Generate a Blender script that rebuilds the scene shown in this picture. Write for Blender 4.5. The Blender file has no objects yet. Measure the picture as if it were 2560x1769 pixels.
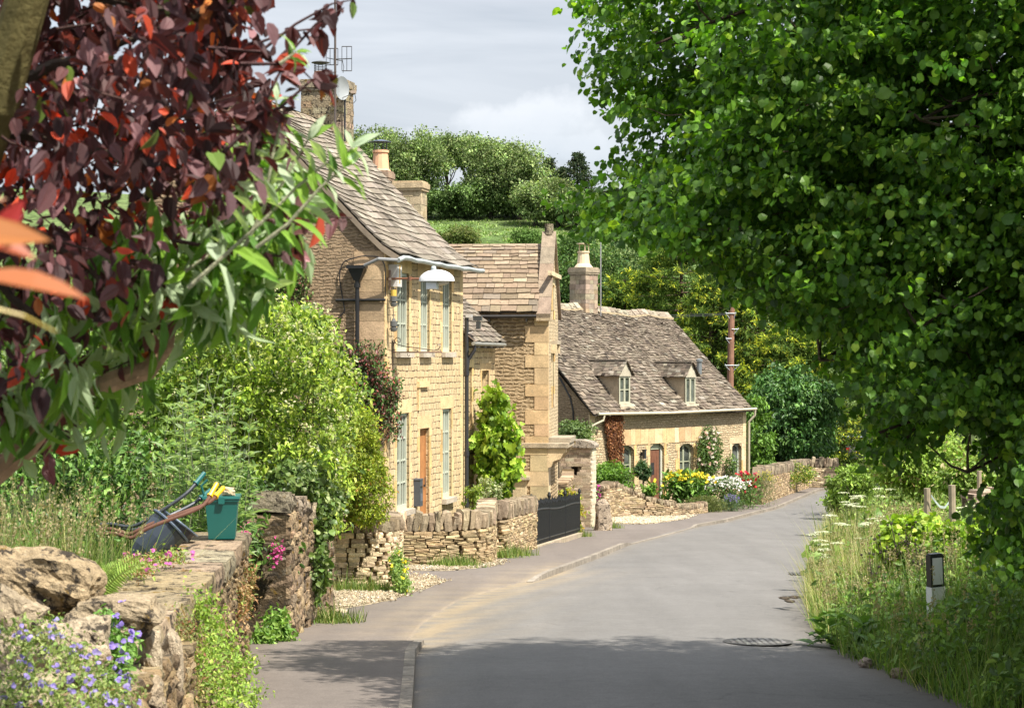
import bpy, math, random
import numpy as np
random.seed(7)
R = np.random.default_rng(11)
F, CX, CY = 4978.0, 1280.0, 884.5          # focal length in photo pixels, photo centre
def W(px, py, d):                           # a survey point: where a bearing meets a distance
    return np.array([(px-CX)/F*d, d, (CY-py)/F*d])
scene = bpy.context.scene
COL = scene.collection

# ------------------------------------------------------------------ mesh collector
class Geo:
    def __init__(s): s.v=[]; s.l=[]; s.t=[]; s.c=[]; s.n=0
    def add(s, verts, faces, col):
        verts=np.asarray(verts,float).reshape(-1,3)
        s.v.append(verts)
        for f in faces:
            s.t.append(np.array([len(f)])); s.l.append(np.array(f)+s.n)
        c=np.asarray(col,float)
        if c.ndim==1: c=np.tile(c[:3],(len(verts),1))
        s.c.append(c); s.n+=len(verts)
    def inst(s, tv, tf, pos, M, col, jit=0.0):
        N=len(pos)
        if N==0: return
        V=len(tv)
        vv=np.einsum('nij,vj->nvi', M, tv)
        if jit: vv=vv*(1+R.normal(0,jit,(N,V,1)))
        vv=vv+pos[:,None,:]
        s.v.append(vv.reshape(-1,3))
        fl=np.concatenate([np.array(f) for f in tf]); ft=np.array([len(f) for f in tf])
        s.l.append((fl[None,:]+(np.arange(N)*V)[:,None]).ravel()+s.n)
        s.t.append(np.tile(ft,N))
        s.c.append(np.repeat(np.asarray(col,float)[:,:3],V,axis=0))
        s.n+=N*V
    def box(s,x0,x1,y0,y1,z0,z1,col,fn=None):
        v=np.array([[x,y,z] for z in (z0,z1) for y in (y0,y1) for x in (x0,x1)],float)
        if fn: v=np.array([fn(*p) for p in v])
        s.add(v,[(0,2,3,1),(4,5,7,6),(0,1,5,4),(2,6,7,3),(0,4,6,2),(1,3,7,5)],col)
    def tube(s,pts,rad,col,n=7,cap=True):
        pts=np.asarray(pts,float); m=len(pts)
        rad=np.full(m,rad) if np.isscalar(rad) else np.asarray(rad,float)
        tan=np.gradient(pts,axis=0); tan/=np.linalg.norm(tan,axis=1)[:,None]+1e-9
        up=np.array([0,0,1.]) if abs(tan[0,2])<.9 else np.array([1.,0,0])
        vs=[]
        a=np.cross(tan[0],up); a/=np.linalg.norm(a)
        for i in range(m):
            a=a-tan[i]*np.dot(a,tan[i]); a/=np.linalg.norm(a)+1e-9
            b=np.cross(tan[i],a)
            for k in range(n):
                th=2*math.pi*k/n
                vs.append(pts[i]+rad[i]*(math.cos(th)*a+math.sin(th)*b))
        fs=[(i*n+k,i*n+(k+1)%n,(i+1)*n+(k+1)%n,(i+1)*n+k) for i in range(m-1) for k in range(n)]
        if cap: fs+= [tuple(range(n))[::-1], tuple((m-1)*n+k for k in range(n))]
        s.add(vs,fs,col)
    def lathe(s,prof,col,c=(0,0,0),n=14):       # prof: (r,z)
        vs=[(c[0]+r*math.cos(2*math.pi*k/n),c[1]+r*math.sin(2*math.pi*k/n),c[2]+z) for r,z in prof for k in range(n)]
        m=len(prof)
        fs=[(i*n+k,i*n+(k+1)%n,(i+1)*n+(k+1)%n,(i+1)*n+k) for i in range(m-1) for k in range(n)]
        fs+=[tuple(range(n))[::-1], tuple((m-1)*n+k for k in range(n))]
        s.add(vs,fs,col)
    def prism(s,poly,a0,a1,axis,col):           # poly of 2-D points extruded along axis 'x','y' or 'z'
        n=len(poly)
        def P(a,p):
            return {'x':(a,p[0],p[1]),'y':(p[0],a,p[1]),'z':(p[0],p[1],a)}[axis]
        vs=[P(a0,p) for p in poly]+[P(a1,p) for p in poly]
        fs=[tuple(range(n)),tuple(range(2*n-1,n-1,-1))]+[(i,(i+1)%n,n+(i+1)%n,n+i)[::-1] for i in range(n)]
        s.add(vs,fs,col)
    def build(s,name,mat,parent=None,off=None,smooth=False,origin=None):
        v=np.concatenate(s.v).astype(np.float32); l=np.concatenate(s.l).astype(np.int32); t=np.concatenate(s.t).astype(np.int32)
        c=np.concatenate(s.c)
        if off is not None: v=v-np.asarray(off,np.float32)
        o_loc=None
        if parent is None and off is None:
            if origin is None:
                mn=v.min(0); mx=v.max(0); origin=((mn[0]+mx[0])/2,(mn[1]+mx[1])/2,mn[2])
            o_loc=np.array(origin,np.float32); v=v-o_loc
        me=bpy.data.meshes.new(name)
        me.vertices.add(len(v)); me.vertices.foreach_set('co',v.ravel())
        me.loops.add(len(l)); me.loops.foreach_set('vertex_index',l)
        st=np.zeros(len(t),np.int32); st[1:]=np.cumsum(t)[:-1]
        me.polygons.add(len(t)); me.polygons.foreach_set('loop_start',st)
        try: me.polygons.foreach_set('loop_total',t)
        except Exception: pass
        me.polygons.foreach_set('use_smooth',np.full(len(t),bool(smooth)))
        me.update(calc_edges=True); me.validate()
        ca=me.color_attributes.new('Col','FLOAT_COLOR','POINT')
        c4=np.ones((len(v),4),np.float32); c4[:,:3]=np.clip(c,0,1)
        if len(ca.data)==len(v): ca.data.foreach_set('color',c4.ravel())
        if mat: me.materials.append(mat)
        o=bpy.data.objects.new(name,me); COL.objects.link(o)
        if o_loc is not None: o.location=o_loc
        if parent is not None: o.parent=parent
        return o
def tag(o,label=None,cat=None,group=None,kind=None):
    if label: o['label']=label
    if cat: o['category']=cat
    if group: o['group']=group
    if kind: o['kind']=kind
    return o
def empty(name,loc,label,cat,rz=0,group=None):
    o=bpy.data.objects.new(name,None); COL.objects.link(o); o.location=loc; o.rotation_euler=(0,0,rz)
    o.empty_display_size=.2
    return tag(o,label,cat,group)

# ------------------------------------------------------------------ materials
def NT(name):
    m=bpy.data.materials.new(name); m.use_nodes=True; nt=m.node_tree
    for n in list(nt.nodes): nt.nodes.remove(n)
    return m,nt
def nd(nt,typ,props=None,**inp):
    n=nt.nodes.new('ShaderNode'+typ)
    for k,v in (props or {}).items(): setattr(n,k,v)
    for k,v in inp.items():
        key=k.replace('_',' ')
        s=n.inputs[int(k[1:])] if (k[0]=='i' and k[1:].isdigit()) else n.inputs[key]
        if isinstance(v,bpy.types.NodeSocket): nt.links.new(v,s)
        else: s.default_value=v
    return n
def math_(nt,op,a,b=0.0,c=None,clamp=False):
    n=nt.nodes.new('ShaderNodeMath'); n.operation=op; n.use_clamp=clamp
    for i,v in enumerate((a,b) if c is None else (a,b,c)):
        if isinstance(v,bpy.types.NodeSocket): nt.links.new(v,n.inputs[i])
        else: n.inputs[i].default_value=v
    return n.outputs[0]
def vmath(nt,op,a,b=None,scale=None):
    n=nt.nodes.new('ShaderNodeVectorMath'); n.operation=op
    for i,v in enumerate((a,b)):
        if v is None: continue
        if isinstance(v,bpy.types.NodeSocket): nt.links.new(v,n.inputs[i])
        else: n.inputs[i].default_value=v
    if scale is not None:
        if isinstance(scale,bpy.types.NodeSocket): nt.links.new(scale,n.inputs[3])
        else: n.inputs[3].default_value=scale
    return n.outputs[0]
def mixc(nt,fac,a,b,blend='MIX'):
    n=nt.nodes.new('ShaderNodeMix'); n.data_type='RGBA'; n.blend_type=blend; n.clamp_factor=True
    for s,v in ((n.inputs[0],fac),(n.inputs[6],a),(n.inputs[7],b)):
        if isinstance(v,bpy.types.NodeSocket): nt.links.new(v,s)
        else: s.default_value=v if not isinstance(v,tuple) else (*v[:3],1)
    return n.outputs[2]
def ramp(nt,fac,lo,hi):
    n=nt.nodes.new('ShaderNodeMapRange'); nt.links.new(fac,n.inputs[0])
    n.inputs[1].default_value=lo; n.inputs[2].default_value=hi; return n.outputs[0]
def noise(nt,vec,scale,detail=4,rough=.6,dist=0):
    n=nd(nt,'TexNoise',Scale=scale,Detail=detail,Roughness=rough,Distortion=dist)
    if vec is not None: nt.links.new(vec,n.inputs['Vector'])
    return n.outputs['Fac']
def out(nt,sh):
    o=nt.nodes.new('ShaderNodeOutputMaterial'); nt.links.new(sh,o.inputs['Surface'])

def attr_mat(name,rough=.85,ns=6.,na=.35,bs=25.,bump=.4,bd=.02,tr=0.,trc=(1.15,1.25,.5),spec=.3,back=None,metal=0.,ns2=None,na2=.2,spots=None,coat=0):
    m,nt=NT(name)
    at=nd(nt,'Attribute',{'attribute_name':'Col'}).outputs['Color']
    oc=nd(nt,'TexCoord').outputs['Object']
    k=math_(nt,'MULTIPLY_ADD',ramp(nt,noise(nt,oc,ns),.25,.75),2*na,1-na)
    col=vmath(nt,'SCALE',at,scale=k)
    if ns2:
        k2=math_(nt,'MULTIPLY_ADD',ramp(nt,noise(nt,oc,ns2,3),.3,.7),2*na2,1-na2)
        col=vmath(nt,'SCALE',col,scale=k2)
    if spots:                                   # lichen: (colour, scale, threshold)
        for c,sc,th in spots:
            f=ramp(nt,noise(nt,oc,sc,5,.7),th,th+.06)
            col=mixc(nt,f,col,c)
    if back:
        bf=nd(nt,'NewGeometry').outputs['Backfacing']
        col=mixc(nt,bf,col,back)
    p=nd(nt,'BsdfPrincipled',Base_Color=col,Roughness=rough,Metallic=metal)
    p.inputs['Specular IOR Level'].default_value=spec
    if coat: p.inputs['Coat Weight'].default_value=coat
    if bump:
        b=nd(nt,'Bump',Strength=bump,Distance=bd,Height=noise(nt,oc,bs,6,.65))
        nt.links.new(b.outputs[0],p.inputs['Normal'])
    sh=p.outputs[0]
    if tr:
        t=nd(nt,'BsdfTranslucent',Color=vmath(nt,'MULTIPLY',col,(trc[0],trc[1],trc[2])))
        mx=nd(nt,'MixShader',i0=tr,i1=sh,i2=t.outputs[0]); sh=mx.outputs[0]
    out(nt,sh); return m

def wall_mat(name,kind,c1,c2,mortar,w,h,bump=.6,bd=.03,stain=.25,jw=.07,chisel=0,dark=(.10,.075,.05)):
    m,nt=NT(name)
    tc=nd(nt,'TexCoord'); oc=tc.outputs['Object']
    sp=nd(nt,'SeparateXYZ',Vector=oc); sn=nd(nt,'SeparateXYZ',Vector=tc.outputs['Normal'])
    f=math_(nt,'GREATER_THAN',math_(nt,'ABSOLUTE',sn.outputs[0]),math_(nt,'ABSOLUTE',sn.outputs[1]))
    mu=nt.nodes.new('ShaderNodeMix'); nt.links.new(f,mu.inputs[0]); nt.links.new(sp.outputs[0],mu.inputs[2]); nt.links.new(sp.outputs[1],mu.inputs[3])
    u=mu.outputs[0]; z=sp.outputs[2]
    vec=nd(nt,'CombineXYZ',X=u,Y=z,Z=0.0).outputs[0]
    nz=nd(nt,'TexNoise',Scale=2.6 if kind=='brick' else 4.5,Detail=4.0,Vector=vec).outputs['Color']
    dv=vmath(nt,'MULTIPLY',vmath(nt,'SUBTRACT',nz,(.5,.5,.5)),(.34,.17,0) if kind!='brick' else (.07,.085,0))
    v2=vmath(nt,'ADD',vec,dv)
    b=nd(nt,'TexBrick',Scale=1.0,Mortar_Size=jw*h,Mortar_Smooth=.6,Brick_Width=w,Row_Height=h,Vector=v2,Bias=0.0)
    b.offset=.43; b.squash=.62 if kind!='brick' else .75; b.squash_frequency=3 if kind!='brick' else 2; b.offset_frequency=2
    b.inputs['Color1'].default_value=(0,0,0,1); b.inputs['Color2'].default_value=(1,1,1,1); b.inputs['Mortar'].default_value=(.5,.5,.5,1)
    rnd=nd(nt,'SeparateColor',Color=b.outputs['Color']).outputs[0]; mm=b.outputs['Fac']
    fine=noise(nt,vec,22.,6,.7)
    lay=noise(nt,vmath(nt,'MULTIPLY',v2,(6.,18.,1)),1.,5,.72,.8)
    col=mixc(nt,rnd,c1,c2)
    col=mixc(nt,ramp(nt,noise(nt,vec,2.3,5,.7),.40,.62),col,tuple((x+y)*.5*.8 for x,y in zip(c1,c2)))
    col=mixc(nt,math_(nt,'MULTIPLY',ramp(nt,fine,.46,.8),.5),col,tuple(x*.6 for x in c1))
    brk=ramp(nt,noise(nt,vec,9.,3),.42,.58)
    if kind=='brick': mfac=math_(nt,'MULTIPLY',mm,math_(nt,'MULTIPLY_ADD',brk,.75,.25)); mc=mixc(nt,brk,mortar,dark)
    else:
        mfac=math_(nt,'MULTIPLY',mm,.8); mc=mixc(nt,math_(nt,'MULTIPLY',brk,.6),mortar,dark)
        col=mixc(nt,math_(nt,'MULTIPLY',ramp(nt,lay,.55,.66),.62),col,dark); col=mixc(nt,math_(nt,'MULTIPLY',ramp(nt,lay,.46,.34),.35),col,tuple(min(1,x*1.35) for x in c1))
    col=mixc(nt,mfac,col,mc)
    st=ramp(nt,noise(nt,vec,1.1,4,.65),.45,.75)
    col=mixc(nt,math_(nt,'MULTIPLY',st,stain),col,dark)
    hgt=math_(nt,'SUBTRACT',math_(nt,'MULTIPLY',fine,.4),mfac)
    hgt=math_(nt,'ADD',hgt,math_(nt,'MULTIPLY',rnd,.35))
    if kind!='brick': hgt=math_(nt,'SUBTRACT',hgt,math_(nt,'MULTIPLY',lay,.9))
    if chisel:
        cv=vmath(nt,'MULTIPLY',vec,(26.,1.5,1))
        ch=noise(nt,cv,1.,3,.7)
        hgt=math_(nt,'ADD',hgt,math_(nt,'MULTIPLY',ch,chisel))
        col=mixc(nt,math_(nt,'MULTIPLY',ramp(nt,ch,.55,.75),.35),col,tuple(x*.45 for x in c1))
    p=nd(nt,'BsdfPrincipled',Base_Color=col,Roughness=.92); p.inputs['Specular IOR Level'].default_value=.2
    bb=nd(nt,'Bump',Strength=bump,Distance=bd,Height=hgt); nt.links.new(bb.outputs[0],p.inputs['Normal'])
    out(nt,p.outputs[0]); return m

M={}
M['stone']=attr_mat('weathered_stone',.95,5,.3,30,.8,.02,spec=.15,ns2=40,na2=.22,spots=[((.30,.28,.23),16,.63),((.05,.045,.04),9,.66)])
M['mossstone']=attr_mat('mossy_stone',.95,4,.3,20,1.,.05,spec=.12,ns2=30,na2=.35,spots=[((.42,.37,.28),14,.60),((.20,.125,.03),4,.58),((.055,.045,.035),7,.54)])
M['slate']=attr_mat('stone_slates',.95,14,.22,40,.6,.01,spec=.15,spots=[((.36,.34,.30),7,.67),((.07,.06,.05),5,.66)])
M['leaf']=attr_mat('leaf',.5,2,.15,1,0,tr=.33,spec=.35)
M['leafshade']=attr_mat('broad_leaf',.45,2,.12,1,0,tr=.42,trc=(1.3,1.5,.4),spec=.35)
M['glossleaf']=attr_mat('glossy_leaf',.42,2,.15,1,0,tr=.25,spec=.35)
M['farleaf']=attr_mat('distant_leaf',.7,.4,.2,1,0,tr=.3,spec=.15)
M['plum']=attr_mat('purple_leaf',.6,2,.2,60,.3,.004,tr=.30,trc=(2.0,.75,.5),spec=.35)
M['bud']=attr_mat('felted_leaf',.6,3,.15,1,0,tr=.42,spec=.25,back=(.36,.46,.27))
M['grass']=attr_mat('grass_blade',.55,.7,.25,1,0,tr=.35,spec=.25)
M['bark']=attr_mat('bark',.95,12,.4,35,1.,.02,spec=.1)
M['wood']=attr_mat('timber',.75,5,.25,30,.4,.006,spec=.2)
M['paint']=attr_mat('painted',.45,3,.08,20,.06,.003,spec=.4)
M['iron']=attr_mat('iron',.42,6,.3,30,.3,.004,spec=.5)
M['metal']=attr_mat('galvanised',.45,5,.15,20,.1,.004,spec=.5,metal=.3)
M['plastic']=attr_mat('plastic',.38,3,.06,15,.04,.003,spec=.45)
M['petal']=attr_mat('petal',.6,3,.08,1,0,tr=.3,trc=(1.1,1.1,1.1),spec=.2)
M['terracotta']=attr_mat('terracotta',.8,6,.15,20,.2,.004,spec=.2)
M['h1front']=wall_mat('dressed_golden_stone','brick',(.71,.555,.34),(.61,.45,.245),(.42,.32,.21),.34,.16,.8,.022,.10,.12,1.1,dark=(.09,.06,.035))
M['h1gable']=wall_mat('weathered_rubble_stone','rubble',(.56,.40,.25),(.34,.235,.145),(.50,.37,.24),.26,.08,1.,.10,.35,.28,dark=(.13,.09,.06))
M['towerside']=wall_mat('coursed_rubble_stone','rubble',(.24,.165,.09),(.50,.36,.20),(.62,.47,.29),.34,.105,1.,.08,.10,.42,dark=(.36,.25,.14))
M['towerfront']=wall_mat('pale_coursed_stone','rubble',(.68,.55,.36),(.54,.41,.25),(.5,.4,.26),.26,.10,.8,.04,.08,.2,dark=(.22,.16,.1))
M['cottage']=wall_mat('pale_rubble_stone','rubble',(.84,.68,.45),(.54,.405,.24),(.50,.385,.24),.25,.10,1.,.06,.14,.26,dark=(.24,.17,.10))
M['ashlar']=attr_mat('ashlar',.9,2.5,.24,26,.7,.018,spec=.15,ns2=30,na2=.18,spots=[((.30,.25,.17),6,.62),((.14,.11,.08),9,.69)])
# glass
m,nt=NT('window_glass'); oc=nd(nt,'TexCoord').outputs['Object']
p=nd(nt,'BsdfPrincipled',Base_Color=mixc(nt,ramp(nt,noise(nt,oc,1.3,2),.4,.6),(.035,.045,.04),(.13,.145,.13)),Roughness=.06); p.inputs['Specular IOR Level'].default_value=.8
out(nt,p.outputs[0]); M['glass']=m
# road
def asphalt(name,spec=.25):
    m,nt=NT(name); at=nd(nt,'Attribute',{'attribute_name':'Col'}).outputs['Color']; oc=nd(nt,'TexCoord').outputs['Object']
    k=math_(nt,'MULTIPLY_ADD',ramp(nt,noise(nt,oc,55.,3,.8),.3,.7),.55,.72)
    k2=math_(nt,'MULTIPLY_ADD',ramp(nt,noise(nt,oc,.8,5,.6),.3,.7),.14,.93)
    tr=vmath(nt,'MULTIPLY',oc,(1.6,.12,1)); k3=math_(nt,'MULTIPLY_ADD',ramp(nt,noise(nt,tr,1.,3,.5),.35,.65),.12,.94)
    k=math_(nt,'MULTIPLY',math_(nt,'MULTIPLY',k,k2),k3)
    k=math_(nt,'MULTIPLY',k,math_(nt,'MULTIPLY_ADD',ramp(nt,noise(nt,oc,6.,5,.75),.3,.7),.22,.90))
    ck=nd(nt,'TexVoronoi',{'feature':'DISTANCE_TO_EDGE'},Scale=.42,Vector=vmath(nt,'ADD',oc,vmath(nt,'SCALE',nd(nt,'TexNoise',Scale=1.7,Detail=6.0,Vector=oc).outputs['Color'],scale=.9))).outputs['Distance']
    cm=math_(nt,'MULTIPLY',ramp(nt,ck,.012,.004),ramp(nt,noise(nt,oc,.35,2),.52,.60)); k=math_(nt,'MULTIPLY',k,math_(nt,'MULTIPLY_ADD',cm,-.18,1.0))
    col=vmath(nt,'SCALE',at,scale=k)
    gr=ramp(nt,noise(nt,oc,90.,2,.5),.70,.74); col=mixc(nt,math_(nt,'MULTIPLY',gr,.55),col,(.42,.37,.30))
    p=nd(nt,'BsdfPrincipled',Base_Color=col,Roughness=.9); p.inputs['Specular IOR Level'].default_value=spec
    b=nd(nt,'Bump',Strength=.5,Distance=.012,Height=noise(nt,oc,60.,4,.7)); nt.links.new(b.outputs[0],p.inputs['Normal'])
    out(nt,p.outputs[0]); return m
M['asphalt']=asphalt('asphalt')
M['soil']=attr_mat('ground_cover',.95,.25,.5,3,1.,.5,spec=.1,ns2=1.3,na2=.5)

# ------------------------------------------------------------------ leaf shapes
def leaf_tpl(half,fold=.18,droop=.25):
    """half: outline (x,y) from base to tip on the right side, midrib x=0."""
    ys=[p[1] for p in half]
    def z(x,y): return fold*abs(x)-droop*y*y
    v=[]; n=len(half)
    for x,y in half: v.append((x,y,z(x,y)))
    for x,y in half[1:-1]: v.append((-x,y,z(x,y)))
    mid=(0,(ys[0]+ys[-1])*.5,-droop*.25-.0); v.append(mid); mi=len(v)-1
    right=list(range(n)); left=[0]+list(range(n,n+n-2))+[n-1]
    fs=[tuple(right+[mi]), tuple((left+[mi])[::-1])]
    return np.array(v,float),fs
HAZEL=leaf_tpl([(0,0),(.30,-.02),(.46,.22),(.50,.5),(.34,.8),(.10,.94),(0,1.06)],.22,.22)
PLUM=leaf_tpl([(0,0),(.18,.10),(.29,.38),(.24,.68),(.08,.92),(0,1)],.35,.3)
LANCE=leaf_tpl([(0,0),(.10,.15),(.16,.42),(.12,.7),(0,1)],.3,.45)
OVATE=leaf_tpl([(0,0),(.24,.28),(.20,.66),(0,1)],.3,.25)
VINE=leaf_tpl([(0,0),(.42,-.12),(.56,.3),(.34,.42),(.38,.78),(.12,.72),(0,1.05)],.2,.2)
DIA=(np.array([(0,0,0),(.33,.5,.06),(0,1,-.1),(-.33,.5,.06)],float),[(0,1,2,3)])
NEEDLE=(np.array([(0,0,0),(.12,.5,.03),(0,1,-.05),(-.12,.5,.03)],float),[(0,1,2,3)])
BLADE=(np.array([(-.5,0,0),(.5,0,0),(.34,0,.55),(-.34,0,.55),(0,.0,1)],float),[(0,1,2,3),(3,2,4)])
def unit(a): return a/(np.linalg.norm(a,axis=-1,keepdims=True)+1e-9)
def orient(d,n):
    d=unit(d); s=unit(np.cross(d,n)); n2=np.cross(s,d)
    return np.stack([s,d,n2],axis=-1)
def vary(cols,w,n,jit=.16,hue=.02):
    cols=np.asarray(cols,float); idx=R.choice(len(cols),n,p=np.asarray(w,float)/sum(w))
    c=cols[idx]*np.exp(R.normal(0,jit,(n,1)))*(1+R.normal(0,hue,(n,3)))
    return np.clip(c,0.002,1)
def put_leaves(geo,tpl,pos,out_dir,size,cols,w,up=.6,rand=.7,droop=.3,sj=.25,jit=.16,clump_k=None):
    n=len(pos)
    nrm=unit(out_dir*.5+np.array([0,0,up])+R.normal(0,rand,(n,3)))
    d=R.normal(0,1,(n,3))+out_dir*.8; d[:,2]-=droop*2
    M3=orient(d,nrm)*(size*np.exp(R.normal(0,sj,n)))[:,None,None]
    c=vary(cols,w,n,jit)
    if clump_k is not None: c=c*clump_k[:,None]
    geo.inst(tpl[0],tpl[1],pos,M3,c)
def blobs(bl,nclump,nleaf,cr,shell=.35,flat=.7,zmin=None):
    """bl: list of (x,y,z,rx,ry,rz). returns leaf positions, outward dirs, per-leaf brightness, clump centres"""
    bl=np.asarray(bl,float); vol=(bl[:,3]*bl[:,4]*bl[:,5])**(2/3)
    i=R.choice(len(bl),nclump,p=vol/vol.sum()); d=unit(R.normal(0,1,(nclump,3)))
    r=(1-shell*R.random(nclump)**1.3)
    c=bl[i,:3]+d*bl[i,3:]*r[:,None]
    keep=np.ones(nclump,bool)
    for b in bl:                                  # drop clumps deep within another blob
        q=((c-b[:3])/b[3:]); keep&=((q**2).sum(1)>.45*(1-shell)**2)
    c=c[keep]; d=d[keep]
    k=np.exp(R.normal(0,.16,len(c)))
    j=R.integers(0,len(c),nleaf)
    p=c[j]+R.normal(0,1,(nleaf,3))*cr*np.array([1,1,flat])
    od=unit(d[j]+unit(p-c[j])*.6)
    if zmin is not None:
        kk=p[:,2]>zmin; p,od,j=p[kk],od[kk],j[kk]
    return p,od,k[j],c
def inpoly(px,py,poly):
    poly=np.asarray(poly,float); x0,y0=poly[:,0],poly[:,1]; x1,y1=np.roll(x0,-1),np.roll(y0,-1)
    res=np.zeros(len(px),bool)
    for a,b,c,d in zip(x0,y0,x1,y1):
        cond=((b>py)!=(d>py)); 
        with np.errstate(divide='ignore',invalid='ignore'): xi=(c-a)*(py-b)/(d-b+1e-12)+a
        res^=cond&(px<xi)
    return res
def survey_cloud(poly,d0,d1,n):
    """clump centres filling a crown whose outline was surveyed from the camera, spread through its real depth"""
    poly=np.asarray(poly,float); mn=poly.min(0); mx=poly.max(0); outp=[]
    while sum(map(len,outp))<n:
        m=n*3; px=R.uniform(mn[0],mx[0],m); py=R.uniform(mn[1],mx[1],m); d=R.uniform(d0,d1,m)
        k=inpoly(px,py,poly); outp.append(np.stack([(px[k]-CX)/F*d[k],d[k],(CY-py[k])/F*d[k]],1))
    return np.concatenate(outp)[:n]
def wig(a,b,n=6,amp=.05,sag=0):
    a=np.asarray(a,float); b=np.asarray(b,float); t=np.linspace(0,1,n)[:,None]
    p=a+(b-a)*t; L=np.linalg.norm(b-a)
    off=np.cumsum(R.normal(0,amp*L/n**.5,(n,3)),axis=0); off-=t*off[-1]; off-= off[0]*(1-t)
    p=p+off; p[:,2]-=sag*L*np.sin(t[:,0]*math.pi)
    return p

# ------------------------------------------------------------------ terrain
GY=[-30,0,72,85,100,125,140,160,200,235,255,285,330,500,900]
GZ=[-1.4,-2.2,-6.09,-6.6,-6.78,-6.6,-6.2,-4,4,14.6,18.2,23.6,24.5,18,8]
def G(y): return np.interp(y,GY,GZ)
XLy=[0,10,17.8,22.5,27,31.6,36.9,44,52.5,66.5,80,98,112,125]; XLx=[-.4,-.6,-.876,-1.08,-1.0,-.63,.52,1.75,3.11,6.14,9.9,15.1,22,32]
XRy=[0,18.3,22.5,26,31.6,44.4,56,74.7,90,100,125];   XRx=[4.6,4.0,3.75,3.95,4.75,6.9,9.0,12.3,17.0,21.5,36]
def XL(y): return np.interp(y,XLy,XLx)
def XR(y): return np.interp(y,XRy,XRx)
WLy=[0,13,20,24.5,29,34,37.4,37.7,39.9,40.3,44.4,48.5,59,66,73,79,90,98,104,112]; WLx=[-1.9,-2.35,-2.7,-2.95,-2.9,-2.3,-2.5,-4.4,-4.4,-1.2,-.5,.35,1.6,2.3,2.8,8.4,11.8,14.3,17,22]
def WL(y): return np.interp(y,WLy,WLx)
def sst(t): t=np.clip(t,0,1); return t*t*(3-2*t)
def H(x,y):
    x=np.asarray(x,float); y=np.asarray(y,float)
    g=G(y); near=1-sst((y-104)/14)
    bank=.62*sst((x-XR(y)-.05)/1.6)+.45*sst((x-XR(y)-2)/3)+1.3*sst((x-XR(y)-5)/12)
    garden=np.interp(y,[0,20,24,38,44,60,72,78,90,100],[.45,.6,.75,.6,.5,.45,.35,.32,.3,.2])*sst((WL(y)-.2-x)/.5)
    drive=np.interp(y,[28.5,29.5,34.25,34.5],[0,1,1,0])+np.interp(y,[67,68,72,73],[0,1,1,0])
    garden=garden*(1-drive)
    h=g-.07+near*(bank+garden)
    hill=.9*np.sin(x*.035+y*.02)+.5*np.sin(x*.09+2)
    return h+hill*sst((y-130)/60)-.00022*np.clip(np.abs(x)-60,0,400)**2*sst((y-130)/60)*.3
def Hf(x,y): return float(H(x,y))

def strip(name,ys,xa,xb,nx,zf,colf,mat,label=None):
    g=Geo(); ys=np.asarray(ys); t=np.linspace(0,1,nx)
    X=xa(ys)[:,None]*(1-t)+xb(ys)[:,None]*t; Y=np.repeat(ys[:,None],nx,1); Z=zf(X,Y)
    V=np.stack([X,Y,Z],-1).reshape(-1,3); C=colf(X,Y).reshape(-1,3)
    fs=[(i*nx+j,i*nx+j+1,(i+1)*nx+j+1,(i+1)*nx+j) for i in range(len(ys)-1) for j in range(nx-1)]
    g.add(V,fs,C); o=g.build(name,mat,origin=(0,0,0)); tag(o,label,kind='structure'); return o
# ground sheet
ys=np.concatenate([np.arange(-30,6,3.),np.arange(6,110,.6),np.arange(110,330,4.),np.linspace(330,1500,24)])
xs=np.concatenate([-np.linspace(16,700,40)[::-1]**1.0,np.arange(-15.5,26,.45),np.linspace(26.5,700,44)])
X,Y=np.meshgrid(xs,ys); Z=H(X,Y); nx=len(xs)
rn=R.normal(0,.02,X.shape)*(Y<110)*((X>XR(Y)+.3)|(X<WL(Y)-.3)); Z=Z+rn
g=Geo()
base=np.array([.05,.062,.02]); mead=np.array([.12,.185,.06]); dry=np.array([.20,.215,.10])
f=sst((Y-130)/40)[...,None]
n1=(.5+.5*np.sin(X*.21+1.3*np.sin(Y*.13)))[...,None]
C=base*(1-f)+(mead*(1-.35*n1)+dry*.35*n1)*f
g.add(np.stack([X,Y,Z],-1).reshape(-1,3),[(i*nx+j,i*nx+j+1,(i+1)*nx+j+1,(i+1)*nx+j) for i in range(len(ys)-1) for j in range(nx-1)],C.reshape(-1,3))
tag(g.build('ground',M['soil'],origin=(0,0,0),smooth=True),'grassy ground and green hillside meadow',kind='structure')
# road
ysr=np.concatenate([np.arange(2,60,.35),np.arange(60,125,.8)])
def roadcol(X,Y):
    t=np.abs(X-XL(Y)); c=np.ones(X.shape+(3,))*np.array([.146,.140,.134])
    dust=np.exp(-np.clip(t,0,9)/ .55)*sst((Y-22)/4)*(1-sst((Y-38)/4))*1.3+.45*np.exp(-np.clip(t,0,9)/.2)
    tan=np.array([.25,.20,.135]); n=np.clip(.6+.5*np.sin(X*7+Y*3)*np.sin(Y*5.3-X*2),0,1)
    d=np.clip(dust*n,0,1)[...,None]; c=c*(1-d)+tan*d
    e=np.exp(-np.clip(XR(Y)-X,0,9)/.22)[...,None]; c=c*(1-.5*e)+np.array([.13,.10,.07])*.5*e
    return c
def roadz(X,Y):
    t=np.clip((X-XL(Y))/(XR(Y)-XL(Y)),0,1); return G(Y)+.05*(1-(2*t-1)**2)
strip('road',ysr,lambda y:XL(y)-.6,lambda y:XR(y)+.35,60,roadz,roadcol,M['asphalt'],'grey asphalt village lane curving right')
def kerbh(y): return np.interp(y,[0,23.6,24.4,36.4,37.4,51.8,53,65.8,67,98,112],[.085,.085,.012,.012,.10,.10,.012,.012,.10,.10,.1])
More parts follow.
